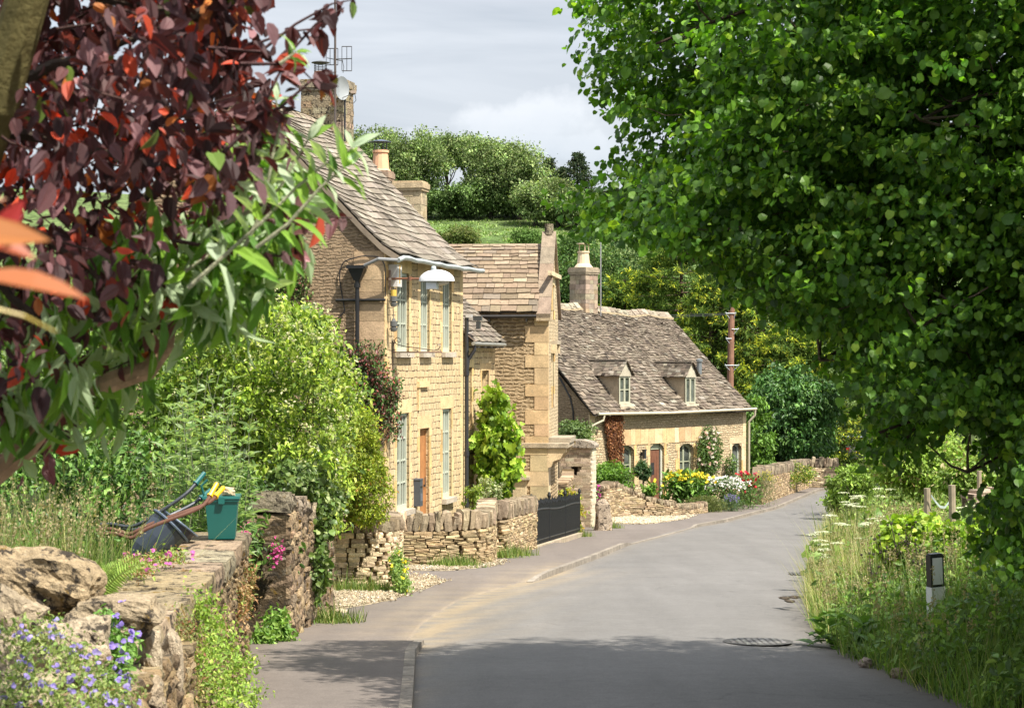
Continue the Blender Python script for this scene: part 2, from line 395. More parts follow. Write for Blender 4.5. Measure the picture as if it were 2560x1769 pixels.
def pavcol(X,Y):
    c=np.ones(X.shape+(3,))*np.array([.150,.129,.115])
    t=X-XL(Y); tan=np.array([.27,.215,.145])
    d=np.exp(-np.clip(-t,0,9)/.6)*sst((Y-21)/6)*(1-sst((Y-38)/6))*1.25
    n=np.clip(.55+.5*np.sin(X*5+Y*2.3)*np.sin(Y*3.1-X*4),0,1); d=np.clip(d*n,0,1)[...,None]
    c=c*(1-d)+tan*d
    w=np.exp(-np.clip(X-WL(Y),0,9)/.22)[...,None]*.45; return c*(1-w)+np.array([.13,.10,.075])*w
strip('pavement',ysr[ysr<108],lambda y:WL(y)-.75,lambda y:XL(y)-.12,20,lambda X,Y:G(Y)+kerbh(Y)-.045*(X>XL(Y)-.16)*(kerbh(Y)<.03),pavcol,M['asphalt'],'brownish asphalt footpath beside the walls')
# kerb stones
g=Geo(); y=4.0
while y<100:
    L=.9; y2=y+L*.97
    if kerbh(y+.4)>.03 or y>22:
        xa,xb=XL(y),XL(y2-.012); k=R.uniform(.85,1.12)
        fl=kerbh(y+.4)<.03
        if not (fl and 24<y<37):
            ka,kb=kerbh(y),kerbh(y2); c=np.array([.24,.21,.175])*k
            g.add([(xa-.125,y,G(y)-.1),(xa+.0,y,G(y)-.1),(xb-.125,y2-.012,G(y2)-.1),(xb,y2-.012,G(y2)-.1),
                   (xa-.125,y,G(y)+ka+.006),(xa-.012,y,G(y)+ka+.006),(xb-.125,y2-.012,G(y2)+kb+.006),(xb-.012,y2-.012,G(y2)+kb+.006)],
                  [(0,2,3,1),(4,5,7,6),(0,1,5,4),(2,6,7,3),(0,4,6,2),(1,3,7,5)],c)
    y=y2
tag(g.build('kerb',M['stone'],origin=(0,0,0)),'pale kerb stones along the footpath',kind='structure')
# gravel patches
def patch(name,poly,label,col,lift=.03,n=6000,size=.022):
    poly=np.asarray(poly,float); g=Geo(); c=poly.mean(0); pts=[]
    ring=[]
    for i in range(len(poly)):
        a,b=poly[i],poly[(i+1)%len(poly)]
        for t in np.linspace(0,1,6,endpoint=False): ring.append(a+(b-a)*t+R.normal(0,.04,2))
    ring=np.array(ring); rings=[ring*(1-s)+c*s for s in (0,.33,.66,.95)]
    V=np.concatenate(rings); m=len(ring)
    def zf(x,y): return np.maximum(G(y)+kerbh(y)*(x<XL(y))+.05*(x>=XL(y)),H(x,y)*(x<WL(y)-.6)+(-99)*(x>=WL(y)-.6))+lift
    V3=np.column_stack([V,zf(V[:,0],V[:,1])]); V3[:m,2]-=lift*.9
    fs=[(i+k*m,(i+1)%m+k*m,(i+1)%m+(k+1)*m,i+(k+1)*m) for k in range(3) for i in range(m)]+[tuple(3*m+i for i in range(m))]
    g.add(V3,fs,col)
    mn,mx=poly.min(0)-.15,poly.max(0)+.15; p=R.uniform(mn,mx,(n*3,2)); k=inpoly(p[:,0]+R.normal(0,.08,n*3),p[:,1]+R.normal(0,.1,n*3),poly); p=p[k][:n]
    P=np.column_stack([p,zf(p[:,0],p[:,1])+.004]); q=len(P)
    Mx=orient(R.normal(0,1,(q,3)),R.normal(0,1,(q,3)))*(size*np.exp(R.normal(0,.4,q)))[:,None,None]
    tv=np.array([(1,0,0),(-1,0,0),(0,1,0),(0,-1,0),(0,0,.7),(0,0,-.7)],float); tf=[(0,2,4),(2,1,4),(1,3,4),(3,0,4),(2,0,5),(1,2,5),(3,1,5),(0,3,5)]
    g.inst(tv,tf,P,Mx,vary([np.array(col)*1.15,np.array(col)*.8,(.5,.45,.36)],[3,2,1],q,.15))
    return tag(g.build(name,M['stone'],origin=(0,0,0)),label,kind='structure')
patch('gravel_drive',[(-4.6,29.4),(-2.6,29.3),(-1.9,31.5),(-1.6,33.4),(-1.2,36.5),(-2.1,37.5),(-2.2,33.5),(-4.6,33.8)],'pale gravel drive mouth between two dry stone walls',(.33,.27,.185),n=7000,size=.016)
patch('gravel_strip',[(-2.1,38.2),(-1.2,38.3),(-.35,40),(-.15,42),(-.4,42.2),(-1.3,39.9),(-2.2,39.7)],'pale gravel strip at the foot of the curved wall',(.32,.265,.185),n=2500,size=.016)
patch('gravel_yard',[(3.35,67.2),(4.6,67),(5.9,71),(7.0,75.6),(5.4,74.0),(4.2,74.3),(2.6,73.3)],'pale gravel yard entrance before the low garden wall',(.46,.39,.28))
# ------------------------------------------------------------------ rough stone block template
def rock_tpl(e=.93,c=.80):
    idx={}; v=[]
    for i in (-1,0,1):
        for j in (-1,0,1):
            for k in (-1,0,1):
                if i==j==k==0: continue
                nz=abs(i)+abs(j)+abs(k); s=1 if nz==1 else (e if nz==2 else c)
                idx[(i,j,k)]=len(v); v.append((i*s,j*s,k*s))
    fs=[]
    for ax in range(3):
        for sg in (-1,1):
            for a in (-1,0):
                for b in (-1,0):
                    q=[]
                    for da,db in ((0,0),(1,0),(1,1),(0,1)):
                        p=[0,0,0]; p[ax]=sg; p[(ax+1)%3]=a+da; p[(ax+2)%3]=b+db; q.append(idx[tuple(p)])
                    fs.append(tuple(q if sg>0 else q[::-1]))
    return np.array(v,float)*.5,fs
ROCK=rock_tpl(.98,.93); BOULDER=rock_tpl(.86,.68); SLAB=rock_tpl(.95,.86)
def smooth_path(p,step=.1):
    p=np.asarray(p,float)
    for _ in range(2):
        q=[p[0]]
        for a,b in zip(p[:-1],p[1:]): q+= [a*.75+b*.25,a*.25+b*.75]
        q.append(p[-1]); p=np.array(q)
    d=np.concatenate([[0],np.cumsum(np.linalg.norm(np.diff(p,axis=0),axis=1))])
    return p,d
def dry_wall(name,label,path,zt,thick=.45,sh=.09,sw=.26,pal=((.50,.40,.25),(.42,.33,.2),(.56,.47,.32),(.33,.27,.18)),pw=(3,2,2,1),cope='vertical',ch=.22,cw=.09,cat='stone wall',zb=None,mat=None,group=None,jag=.0,copecol=((.30,.235,.16),(.24,.19,.13),(.36,.29,.20)),smooth=True,lean=.12):
    if smooth: p,d=smooth_path(path)
    else:
        p=np.asarray(path,float); d=np.concatenate([[0],np.cumsum(np.linalg.norm(np.diff(p,axis=0),axis=1))])
    L=d[-1]
    P=lambda s:(np.interp(s,d,p[:,0]),np.interp(s,d,p[:,1]))
    zb=zb or (lambda s:float(min(H(*P(s)),G(P(s)[1])))-.05)
    ztf=(lambda s:np.interp(s/L,zt[0],zt[1]))
    root=None
    pos=[];siz=[];hd=[]
    zmin=min(zb(s) for s in np.linspace(0,L,20)); zmax=max(ztf(s) for s in np.linspace(0,L,20))
    z=zmin; row=0
    while z<zmax:
        h=sh*R.uniform(.75,1.3); s=-R.uniform(0,sw)
        while s<L:
            w=sw*R.uniform(.5,1.6); a=max(s,0); b=min(s+w,L)
            if b-a>.04:
                m=(a+b)/2; top=ztf(m); bot=zb(m)
                if z+h*.6<top and z+h>bot:
                    x,y=P(m); x2,y2=P(min(m+.08,L)); x1,y1=P(max(m-.08,0)); th=math.atan2(y2-y1,x2-x1)
                    hh=min(h,top-z); wv=.12*sh*math.sin(m*1.7+z*3)
                    if hh>sh*.9 and R.random()<.35:
                        q=hh*R.uniform(.35,.65)
                        for z0_,h_ in ((z,q),(z+q,hh-q)): pos.append((x,y,z0_+h_/2+wv)); siz.append(((b-a)*1.0,thick*R.uniform(.94,1.05),h_*1.0)); hd.append(th+R.normal(0,.02))
                    else: pos.append((x,y,z+hh/2+wv)); siz.append(((b-a)*1.01,thick*R.uniform(.93,1.06),hh*1.01)); hd.append(th+R.normal(0,.02))
            s+=w
        z+=h
    g=Geo(); pos=np.array(pos); siz=np.array(siz); hd=np.array(hd); n=len(pos)
    def mats(siz,hd,tilt=None):
        n=len(hd); c,s_=np.cos(hd),np.sin(hd); Rm=np.zeros((n,3,3)); Rm[:,0,0]=c;Rm[:,0,1]=-s_;Rm[:,1,0]=s_;Rm[:,1,1]=c;Rm[:,2,2]=1
        if tilt is not None:
            T=np.zeros((n,3,3)); ct,st=np.cos(tilt),np.sin(tilt); T[:,0,0]=ct;T[:,0,2]=st;T[:,2,0]=-st;T[:,2,2]=ct;T[:,1,1]=1
            Rm=np.einsum('nij,njk->nik',Rm,T)
        return Rm*siz[:,None,:]
    g.inst(ROCK[0],ROCK[1],pos,mats(siz,hd,R.normal(0,.035,n)),vary(np.array(pal)*np.array([.72,.66,.60]),pw,n,.2,.02),.024)
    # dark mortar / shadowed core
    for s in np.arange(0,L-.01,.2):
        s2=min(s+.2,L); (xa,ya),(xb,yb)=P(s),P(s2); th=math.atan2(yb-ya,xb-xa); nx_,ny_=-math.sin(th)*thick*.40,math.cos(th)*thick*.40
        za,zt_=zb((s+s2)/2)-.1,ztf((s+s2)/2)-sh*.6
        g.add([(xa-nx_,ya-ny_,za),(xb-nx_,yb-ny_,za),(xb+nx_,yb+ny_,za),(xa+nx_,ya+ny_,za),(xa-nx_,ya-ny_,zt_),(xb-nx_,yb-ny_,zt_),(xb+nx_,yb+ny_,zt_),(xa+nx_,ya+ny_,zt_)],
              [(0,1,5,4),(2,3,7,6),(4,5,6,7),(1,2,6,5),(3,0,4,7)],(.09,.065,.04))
    mat=mat or M['stone']
    if cope is None: return tag(g.build(name,mat),label,cat,group)
    x,y=P(L/2); loc=(x,y,zb(L/2)+.05)
    E=empty(name,loc,label,cat,group=group)
    g.build('stone_courses',mat,E,off=loc)
    g=Geo()
    if cope=='vertical':
        s=0; cp=[];cs=[];chd=[]
        while s<L:
            w=cw*R.uniform(.6,1.5); m=min(s+w/2,L); x,y=P(m); x2,y2=P(min(m+.08,L)); x1,y1=P(max(m-.08,0)); th=math.atan2(y2-y1,x2-x1)
            h=ch*R.uniform(.75,1.2); cp.append((x,y,ztf(m)+h/2-.01)); cs.append((w*1.05,thick*R.uniform(.85,1.1),h)); chd.append(th+R.normal(0,.06)); s+=w
        cp,cs,chd=map(np.array,(cp,cs,chd)); n=len(cp)
        g.inst(SLAB[0],SLAB[1],cp,mats(cs,chd,R.normal(lean,.14,n)),vary(np.array(copecol)*.85,(2,1,2),n,.2,.02),.07)
    else:
        s=0; cp=[];cs=[];chd=[]
        while s<L:
            w=cw*R.uniform(.7,1.3); w=min(w,L-s+.02); m=min(s+w/2,L); x,y=P(m); x2,y2=P(min(m+.1,L)); x1,y1=P(max(m-.1,0)); th=math.atan2(y2-y1,x2-x1)
            cp.append((x,y,ztf(m)+ch/2-.01)); cs.append((w*.985,thick*1.1*R.uniform(.96,1.05),ch*R.uniform(.9,1.1))); chd.append(th+R.normal(0,.012)); s+=w
        cp,cs,chd=map(np.array,(cp,cs,chd)); n=len(cp)
        g.inst(ROCK[0],ROCK[1],cp,mats(cs,chd),vary(copecol,(2,1,2),n,.12,.04),.02)
    g.build('coping_stones',M['mossstone'] if cope=='flat' else mat,E,off=loc)
    return E

# ------------------------------------------------------------------ house parts (all in a house's own axes: x along the front, y inwards)
def facade(g,x0,x1,z0,z1,ops,y=0.,reveal=.16,thick=None,col=(1,1,1),flip=1):
    xs=sorted({x0,x1,*[o[0] for o in ops],*[o[1] for o in ops]}); zs=sorted({z0,z1,*[o[2] for o in ops],*[o[3] for o in ops]})
    for a,b in zip(xs[:-1],xs[1:]):
        for c,d in zip(zs[:-1],zs[1:]):
            mx,mz=(a+b)/2,(c+d)/2
            if any(o[0]<mx<o[1] and o[2]<mz<o[3] for o in ops): continue
            g.add([(a,y,c),(b,y,c),(b,y,d),(a,y,d)],[(0,1,2,3)],col)
    for a,b,c,d in ops:
        r=y+reveal
        g.add([(a,y,c),(a,r,c),(a,r,d),(a,y,d),(b,y,c),(b,r,c),(b,r,d),(b,y,d)],[(0,1,2,3),(5,4,7,6),(3,2,6,7),(1,0,4,5)],col)
def window(parent,x0,x1,z0,z1,y=.13,nx=2,nz=3,col=(.40,.43,.36),fw=.075,mw=.05,bw=.035,sill=None,name='window',label=None,arch=0.,depth=.06):
    g=Geo(); d=depth; w=x1-x0; h=z1-z0
    g.box(x0,x1,y,y+d,z0,z0+fw*1.4,col); g.box(x0,x1,y,y+d,z1-fw,z1,col)
    g.box(x0,x0+fw,y+.001,y+d-.001,z0+fw*1.4,z1-fw,col); g.box(x1-fw,x1,y+.001,y+d-.001,z0+fw*1.4,z1-fw,col)
    if arch:
        for sx,px in ((1,x0+fw),(-1,x1-fw)):
            g.prism([(px,z1-fw),(px+sx*w*.30,z1-fw),(px,z1-fw-arch)] if sx>0 else [(px,z1-fw),(px,z1-fw-arch),(px-w*.30,z1-fw)],y+.004,y+d-.004,'y',col)
    ix0,ix1,iz0,iz1=x0+fw,x1-fw,z0+fw*1.4,z1-fw
    for i in range(1,nx):
        x=ix0+(ix1-ix0)*i/nx; g.box(x-mw,x+mw,y+.006,y+d-.006,iz0,iz1,col)
        g.box(x-.004,x+.004,y+.003,y+.006,iz0,iz1,tuple(c*.4 for c in col))
    for j in range(1,nz):
        z=iz0+(iz1-iz0)*j/nz; g.box(ix0,ix1,y+.012,y+d-.012,z-bw/2,z+bw/2,col)
    # thin stile round each casement
    for i in range(nx):
        a=ix0+(ix1-ix0)*i/nx+(mw if i else 0); b=ix0+(ix1-ix0)*(i+1)/nx-(mw if i<nx-1 else 0)
        m=(a+b)/2
        if nz>=3 : g.box(m-.014,m+.014,y+.014,y+d-.014,iz0,iz1,col)
    o=g.build(name,M['paint'],parent); 
    if label: o['label']=label
    q=Geo(); q.box(ix0-.01,ix1+.01,y+d*.90,y+d*.97,iz0-.01,iz1+.01,(.1,.1,.1)); q.build('glass',M['glass'],o)
    if sill:
        s=Geo(); c=(.46,.40,.32); s.box(x0-.10,x1+.10,-sill,y+.05,z0-.13,z0-.002,c); s.build('sill',M['ashlar'],o)
    return o
def roof_slates(g,prof,x0,x1,e0=.24,e1=.13,w0=.34,w1=.2,pal=((.27,.235,.19),(.22,.19,.155),(.32,.285,.235),(.17,.145,.12)),pw=(4,3,2,1),sag=None,th=.034,rough=1.,xl=None,xr=None):
    """prof: (y,z) polyline from eave to ridge. x0,x1 may be replaced by functions of arc xl(a), xr(a)"""
    pal=np.asarray(pal)*.60
    prof=np.asarray(prof,float); d=np.concatenate([[0],np.cumsum(np.linalg.norm(np.diff(prof,axis=0),axis=1))]); L=d[-1]
    def P(x,a,n):
        a_=max(0,min(a,L)); y=np.interp(a_,d,prof[:,0]); z=np.interp(a_,d,prof[:,1])
        k=min(np.searchsorted(d,a_,side='right')-1,len(d)-2); t=(prof[k+1]-prof[k])/(d[k+1]-d[k]); ex=a-a_
        y+=t[0]*ex; z+=t[1]*ex
        nn=np.array([-t[1],t[0]]); nn*= 1 if nn[1]>0 else -1
        s=sag(x,a_/L) if sag else 0
        return (x,y+nn[0]*n,z+nn[1]*n+s)
    a=0.0; k=0
    while a<L-.04:
        t=a/L; e=e0+(e1-e0)*t; w=w0+(w1-w0)*t
        xa=xl(a/L) if xl else x0; xb=xr(a/L) if xr else x1
        x=xa-R.uniform(0,w); ln=min(e*1.9,L-a+.02)
        while x<xb:
            ww=w*R.uniform(.6,1.45); xs_=max(x,xa)+.006; xe=min(x+ww,xb+R.uniform(-.02,.03)*(x+ww>xb))-.006
            if xe-xs_>.04:
                j=R.normal(0,.012*rough); sk=R.normal(0,.010*rough); lift=.036+abs(R.normal(0,.009*rough)); lift2=lift+R.normal(0,.006*rough)
                c=vary(pal,pw,1,.13,.012)[0]
                v=[P(xs_,a+j+sk,lift-th*.2),P(xe,a+j-sk,lift2-th*.2),P(xe,a+ln,.0),P(xs_,a+ln,.0),
                   P(xs_,a+j+sk,lift+th*.8),P(xe,a+j-sk,lift2+th*.8),P(xe,a+ln,.012),P(xs_,a+ln,.012)]
                g.add(v,[(0,3,2,1),(4,5,6,7),(0,1,5,4),(1,2,6,5),(3,0,4,7)],c)
            x+=ww
        a+=e; k+=1
    # under-layer
    for x_a,x_b in zip(np.linspace(0,1,9)[:-1],np.linspace(0,1,9)[1:]):
        for i in range(len(prof)-1):
            A=d[i]; B=d[i+1]
            fa=lambda t,aa:(xl(aa/L) if xl else x0)*(1-t)+(xr(aa/L) if xr else x1)*t
            g.add([P(fa(x_a,A)+.012*(x_a==0),A,-.015),P(fa(x_b,A)-.012*(x_b==1),A,-.015),P(fa(x_b,B)-.012*(x_b==1),B,-.015),P(fa(x_a,B)+.012*(x_a==0),B,-.015)],[(0,1,2,3)],(.10,.085,.07))
    return P,L
def pot(g,c,r,h,col=(.62,.36,.2)):
    g.lathe([(r*1.25,0),(r*1.15,.05),(r*1.02,.08),(r*.86,h-.1),(r*.86,h-.09),(r*.98,h-.07),(r*.98,h),(r*.8,h),(r*.78,h-.1)],col,c)

# ================================================================== FRONT HOUSE
A1=math.atan2(.975,.22); O1=np.array([-2.866,45.0,0.])
def L2W(O,ang,x,y,z=0): c,s=math.cos(ang),math.sin(ang); return (O[0]+c*x-s*y,O[1]+s*x+c*y,z+O[2])
def house_empty(name,O,ang,label,cat): return empty(name,tuple(O),label,cat,ang)
gz=G(46)-.2
O1[2]=gz; z_=lambda z:z-gz
H1=house_empty('farmhouse',O1,A1,'tall golden stone house with steep roof, sage green windows and oak door','house')
LEN=7.18; DEP=7.0; RZ=6.05
uw=[(.97,2.0),(3.0,3.85),(5.1,6.0)]; lw=[(.95,2.0),(5.1,6.0)]
ops=[(a,b,z_(.05),z_(1.89)) for a,b in uw]+[(a,b,z_(-3.63),z_(-1.38)) for a,b in lw]+[(2.94,3.82,z_(-4.25),z_(-1.80))]
g=Geo(); facade(g,0,LEN,z_(-5.2),z_(2.3),ops,0,.16); g.build('front_wall',M['h1front'],H1)
g=Geo()      # gable (x=0) and far gable, back
prof_in=[(0,z_(-5.2)),(0,z_(2.3)),(.35,z_(2.72)),(DEP/2,z_(RZ-.12)),(DEP,z_(2.2)),(DEP,z_(-5.2))]
g.add([(-.002,p[0],p[1]) for p in prof_in],[tuple(range(6))[::-1]],(1,1,1)); g.add([(LEN,p[0],p[1]) for p in prof_in],[tuple(range(6))],(1,1,1))
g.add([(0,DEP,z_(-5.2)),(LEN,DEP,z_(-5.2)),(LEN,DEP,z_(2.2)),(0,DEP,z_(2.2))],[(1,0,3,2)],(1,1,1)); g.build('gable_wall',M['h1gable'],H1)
# ashlar dressings: lintels, jambs, quoins
ac=(.68,.50,.27); ad=(.63,.43,.19)
def jambs(g,a,b,c,d,y=-.006,w=.16,lh=.3,col=ac,seq=True,lint=True):
    if lint: g.box(a-.22,b+.22,y,.05,d,d+lh,vary([col],[1],1,.05)[0])
    z=c; k=0
    while z<d-.05:
        h=min(R.uniform(.22,.5),d-z); ww=w*(1.45 if k%2 else .75)
        g.box(a-ww,a,y+.001*(k%2),.05,z+.004,z+h-.004,vary([col,ad],[2,1],1,.07)[0]); g.box(b,b+w*(1.45 if (k+1)%2 else .75),y+.001*(k%2),.05,z+.004,z+h-.004,vary([col,ad],[2,1],1,.07)[0]); z+=h; k+=1
def surround(parent,o,**kw):
    g=Geo(); jambs(g,*o,**kw); return g.build('stone_surround',M['ashlar'],parent)
for o in ops: surround(H1,o)
g=Geo(); g.box(2.7,3.62,-.07,.05,z_(-.80),z_(-.66),ac); g.box(2.72,2.86,-.04,.05,z_(-1.35),z_(-.79),ac)
g.build('hood_stone',M['ashlar'],H1)
g=Geo(); g2=Geo(); z=z_(-5); k=0
while z<z_(2.2):
    h=R.uniform(.25,.45); w=.5 if k%2 else .28
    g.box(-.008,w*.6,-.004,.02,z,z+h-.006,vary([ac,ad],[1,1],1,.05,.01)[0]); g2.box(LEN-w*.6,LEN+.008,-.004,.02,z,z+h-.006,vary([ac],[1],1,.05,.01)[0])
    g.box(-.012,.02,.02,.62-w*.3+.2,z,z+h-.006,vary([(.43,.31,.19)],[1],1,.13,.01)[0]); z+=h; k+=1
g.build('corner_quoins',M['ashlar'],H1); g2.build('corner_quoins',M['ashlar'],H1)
SG=(.47,.50,.41)
for a,b in uw: window(H1,a,b,z_(.05),z_(1.89),y=.06,nx=2,nz=3,col=SG,sill=.11)
for a,b in lw: window(H1,a,b,z_(-3.63),z_(-1.38),y=.06,nx=2,nz=4,col=SG,sill=.13)
# oak door
g=Geo(); oc_=(.42,.19,.07)
for i in range(5):
    a=2.99+i*.156; g.box(a,a+.152,.10,.15,z_(-4.2),z_(-1.86),vary([oc_],[1],1,.08)[0])
g.box(2.94,2.99,.08,.16,z_(-4.25),z_(-1.8),(.40,.2,.08)); g.box(3.77,3.82,.08,.16,z_(-4.25),z_(-1.8),(.40,.2,.08)); g.box(2.99,3.77,.08,.16,z_(-1.86),z_(-1.8),(.40,.2,.08))
dr=g.build('door',M['wood'],H1); g=Geo(); g.tube([(3.66,.06,z_(-3.2)),(3.66,.06,z_(-3.0))],.014,(.05,.05,.05)); g.box(3.64,3.68,.05,.1,z_(-3.24),z_(-3.18),(.05,.05,.05)); g.build('handle',M['iron'],dr)
# roof
sag1=lambda x,t:-.07*math.sin(math.pi*min(max(x/LEN,0),1))*(.3+t)+.03*math.sin(x*2.1+t*5)
pf=[(-.36,z_(2.22)),(.05,z_(2.48)),(.5,z_(2.90)),(DEP/2,z_(RZ))]; pb=[(DEP+.3,z_(2.1)),(DEP/2,z_(RZ))]
g=Geo(); P1,L1=roof_slates(g,pf,-.10,LEN+.16,.27,.15,.42,.24,pal=((.365,.315,.255),(.31,.265,.21),(.42,.37,.305),(.20,.17,.135)),sag=sag1,rough=.6,th=.03); roof_slates(g,pb,-.12,LEN+.16,.4,.3,.5,.4,rough=1.)
x=-.12
while x<LEN+.1:
    w=R.uniform(.38,.5); s=sag1(x,1); c=vary([(.24,.20,.15)],[1],1,.1,.02)[0]
    for sg in(-1,1):
        g.add([(x,DEP/2,z_(RZ)+.07+s),(x+w-.01,DEP/2,z_(RZ)+.07+s),(x+w-.01,DEP/2+sg*.2,z_(RZ)-.11+s),(x,DEP/2+sg*.2,z_(RZ)-.11+s),(x,DEP/2,z_(RZ)+.03+s),(x+w-.01,DEP/2,z_(RZ)+.03+s)],[(0,1,2,3),(0,3,4),(1,5,2)],c)
    x+=w
rf=g.build('roof',M['slate'],H1)
# barge strip under the verge
g=Geo(); pts=[p for p in pf]
for (ya,za),(yb,zb_) in zip(pts[:-1],pts[1:]):
    g.add([(-.11,ya,za-.17),(-.11,yb,zb_-.17),(-.11,yb,zb_-.02),(-.11,ya,za-.02),(-.02,ya,za-.17),(-.02,yb,zb_-.17),(-.02,yb,zb_-.02),(-.02,ya,za-.02)],[(0,3,2,1),(0,1,5,4),(2,3,7,6)],(.24,.19,.14))
g.build('verge_board',M['wood'],H1)
def chimney(parent,x0,x1,y0,y1,z0,z1,col,capcol,name='chimney',mat='stone',cap=.09):
    g=Geo(); z=z0; k=0
    while z<z1-.3:
        h=R.uniform(.13,.26); nx_=2 if (x1-x0)<.7 else 3; ny_=3
        ex=np.sort(np.concatenate([[x0,x1],x0+(x1-x0)*(np.arange(1,nx_)/nx_+R.uniform(-.08,.08,nx_-1))])); ey=np.sort(np.concatenate([[y0,y1],y0+(y1-y0)*(np.arange(1,ny_)/ny_+R.uniform(-.08,.08,ny_-1))]))
        h=min(h,z1-.3-z+.001)
        for a,b in zip(ex[:-1],ex[1:]):
            for c,d in zip(ey[:-1],ey[1:]):
                o=R.uniform(-.008,.008,4); g.box(a+.005-(a==x0)*o[0],b-.005+(b==x1)*o[1],c+.005-(c==y0)*o[2],d-.005+(d==y1)*o[3],z+.004,z+h-.004,vary([col],[1],1,.13,.04)[0])
        z+=h
    g.box(x0+.02,x1-.02,y0+.02,y1-.02,z0,z1-.01,(.2,.16,.11))
    g.box(x0-cap*.6,x1+cap*.6,y0-cap*.6,y1+cap*.6,z1-.3,z1-.22,capcol); g.box(x0-cap,x1+cap,y0-cap,y1+cap,z1-.22,z1-.06,capcol); g.box(x0-.02,x1+.02,y0-.02,y1+.02,z1-.06,z1,capcol)
    return g.build(name,M[mat],parent)
ch=chimney(rf,6.15,7.12,2.95,4.1,z_(5.0),z_(7.15),(.34,.27,.18),(.30,.25,.18),mat='mossstone',cap=.06)
H1pot=Geo(); pot(H1pot,(6.65,3.72,z_(7.13)),.17,.28,(.42,.25,.15)); po=H1pot.build('chimney_pot',M['terracotta'],H1,smooth=False)
g=Geo()
for k in range(10):
    th=2*math.pi*k/10; g.tube([(6.65+.16*math.cos(th),3.72+.16*math.sin(th),z_(7.38)),(6.65+.16*math.cos(th),3.72+.16*math.sin(th),z_(7.62))],.008,(.05,.05,.05),4)
for zz in (7.44,7.5,7.56,7.62): 
    g.tube([(6.65+.16*math.cos(t),3.72+.16*math.sin(t),z_(zz)) for t in np.linspace(0,2*math.pi,13)],.006,(.05,.05,.05),4,False)
g.lathe([(.02,.05),(.24,0),(.24,-.015),(.02,-.015)],(.08,.08,.08),(6.65,3.72,z_(7.65))); g.build('wire_cowl',M['iron'],po)
# gutter, hopper, downpipe
g=Geo(); pts=[(-.28+.0,.30-.68,z_(2.10)),(.1,-.40,z_(2.17))]+[(x,-.42-.012*math.sin(x*3),z_(2.17)-.02*math.sin(math.pi*x/7.3)+.012*math.sin(x*4.3)) for x in np.linspace(.5,7.75,14)]
g.tube(pts,.058,(.42,.45,.44),8)
for x in np.arange(.7,7.7,.62): g.lathe([(.066,0),(.066,.02)],(.33,.36,.36),(0,0,0),8); 
g.tube([(-.28,-.38,z_(2.10)),(-.34,.05,z_(2.13)),(-.22,.42,z_(1.99))],.04,(.30,.30,.30),7)
g.build('gutter',M['metal'],H1)
g=Geo(); bx=-.12; by=.62
g.box(bx-.13,bx+.09,by-.22,by+.22,z_(1.93),z_(2.0),(.012,.012,.013))
g.add([(bx-.12,by-.19,z_(1.93)),(bx+.08,by-.19,z_(1.93)),(bx+.08,by+.19,z_(1.93)),(bx-.12,by+.19,z_(1.93)),(bx-.06,by-.07,z_(1.66)),(bx+.06,by-.07,z_(1.66)),(bx+.06,by+.07,z_(1.66)),(bx-.06,by+.07,z_(1.66))],[(0,1,5,4),(1,2,6,5),(2,3,7,6),(3,0,4,7),(4,5,6,7)],(.012,.012,.013))
g.tube([(bx,by,z_(1.7)),(bx,by,z_(1.56)),(bx,by,z_(-4.6))],[.058,.05,.05],(.014,.014,.016),10)
g.tube([(bx,by,z_(1.60)),(bx,by,z_(1.50))],.075,(.012,.012,.013),10); g.tube([(bx,by,z_(-.2)),(bx,by,z_(-.3))],.068,(.012,.012,.013),10)
g.tube([(-.06,-.02,z_(1.22)),(-.06,1.15,z_(1.22))],.032,(.012,.012,.013),6)
g.build('downpipe',M['iron'],H1)
# black pipe at the far end
g=Geo(); g.tube([(7.24,-.09,z_(.95)),(7.24,-.09,z_(-4.7))],.055,(.03,.032,.035),10)
for zz in (-.45,-2.55): g.tube([(7.24,-.09,z_(zz)),(7.24,-.09,z_(zz-.12))],.07,(.025,.025,.03),10)
g.build('waste_pipe',M['plastic'],H1)
# things hung on the front house
def P1w(x,y,z): return np.array(L2W(O1,A1,x,y,z_(z)))
def sub_empty(name,p,label,cat,ang=A1,group=None): return empty(name,tuple(p),label,cat,ang,group)
# alarm box
E=sub_empty('alarm_box',P1w(.42,-.12,1.93),'white box with an orange stripe on the house corner under the gutter','alarm box')
g=Geo(); g.box(-.18,.18,-.10,.12,-.40,.10,(.62,.60,.57)); g.build('casing',M['plastic'],E); g=Geo(); g.box(-.03,.03,-.106,-.10,-.32,.04,(.75,.38,.03)); g.box(-.09,.09,-.108,-.1005,.06,.085,(.75,.38,.03)); g.build('stripe',M['plastic'],E)
# street lamp on its arm
lp=P1w(.12,-.05,1.70)
E=sub_empty('street_lamp',lp,'white hooded street lamp on a rusty arm fixed to the house corner','street lamp')
g=Geo(); g.tube([(0,.1,.0),(0,-.35,.0),(0,-.85,-.01)],.026,(.20,.085,.045),8); g.lathe([(.05,0),(.05,.08)],(.18,.08,.045),(0,-.5,-.04),8); g.tube([(0,-.02,-.25),(0,-.02,.2)],.03,(.2,.13,.09),6); g.lathe([(.045,0),(.05,.03),(.03,.05)],(.55,.45,.36),(0,-.03,-.03),8); g.build('arm',M['iron'],E)
g=Geo(); n=14; rows=[]
for i in range(7):
    t=i/6; a=t*math.pi/2
    rows.append([( .19*math.cos(a)*math.cos(2*math.pi*k/n), -1.12+(.42*math.cos(a))*math.sin(2*math.pi*k/n), .26*math.sin(a)-.05*(1-abs(math.cos(a)))*0-.06) for k in range(n)])
V=[p for r in rows for p in r]; fs=[(i*n+k,i*n+(k+1)%n,(i+1)*n+(k+1)%n,(i+1)*n+k) for i in range(6) for k in range(n)]
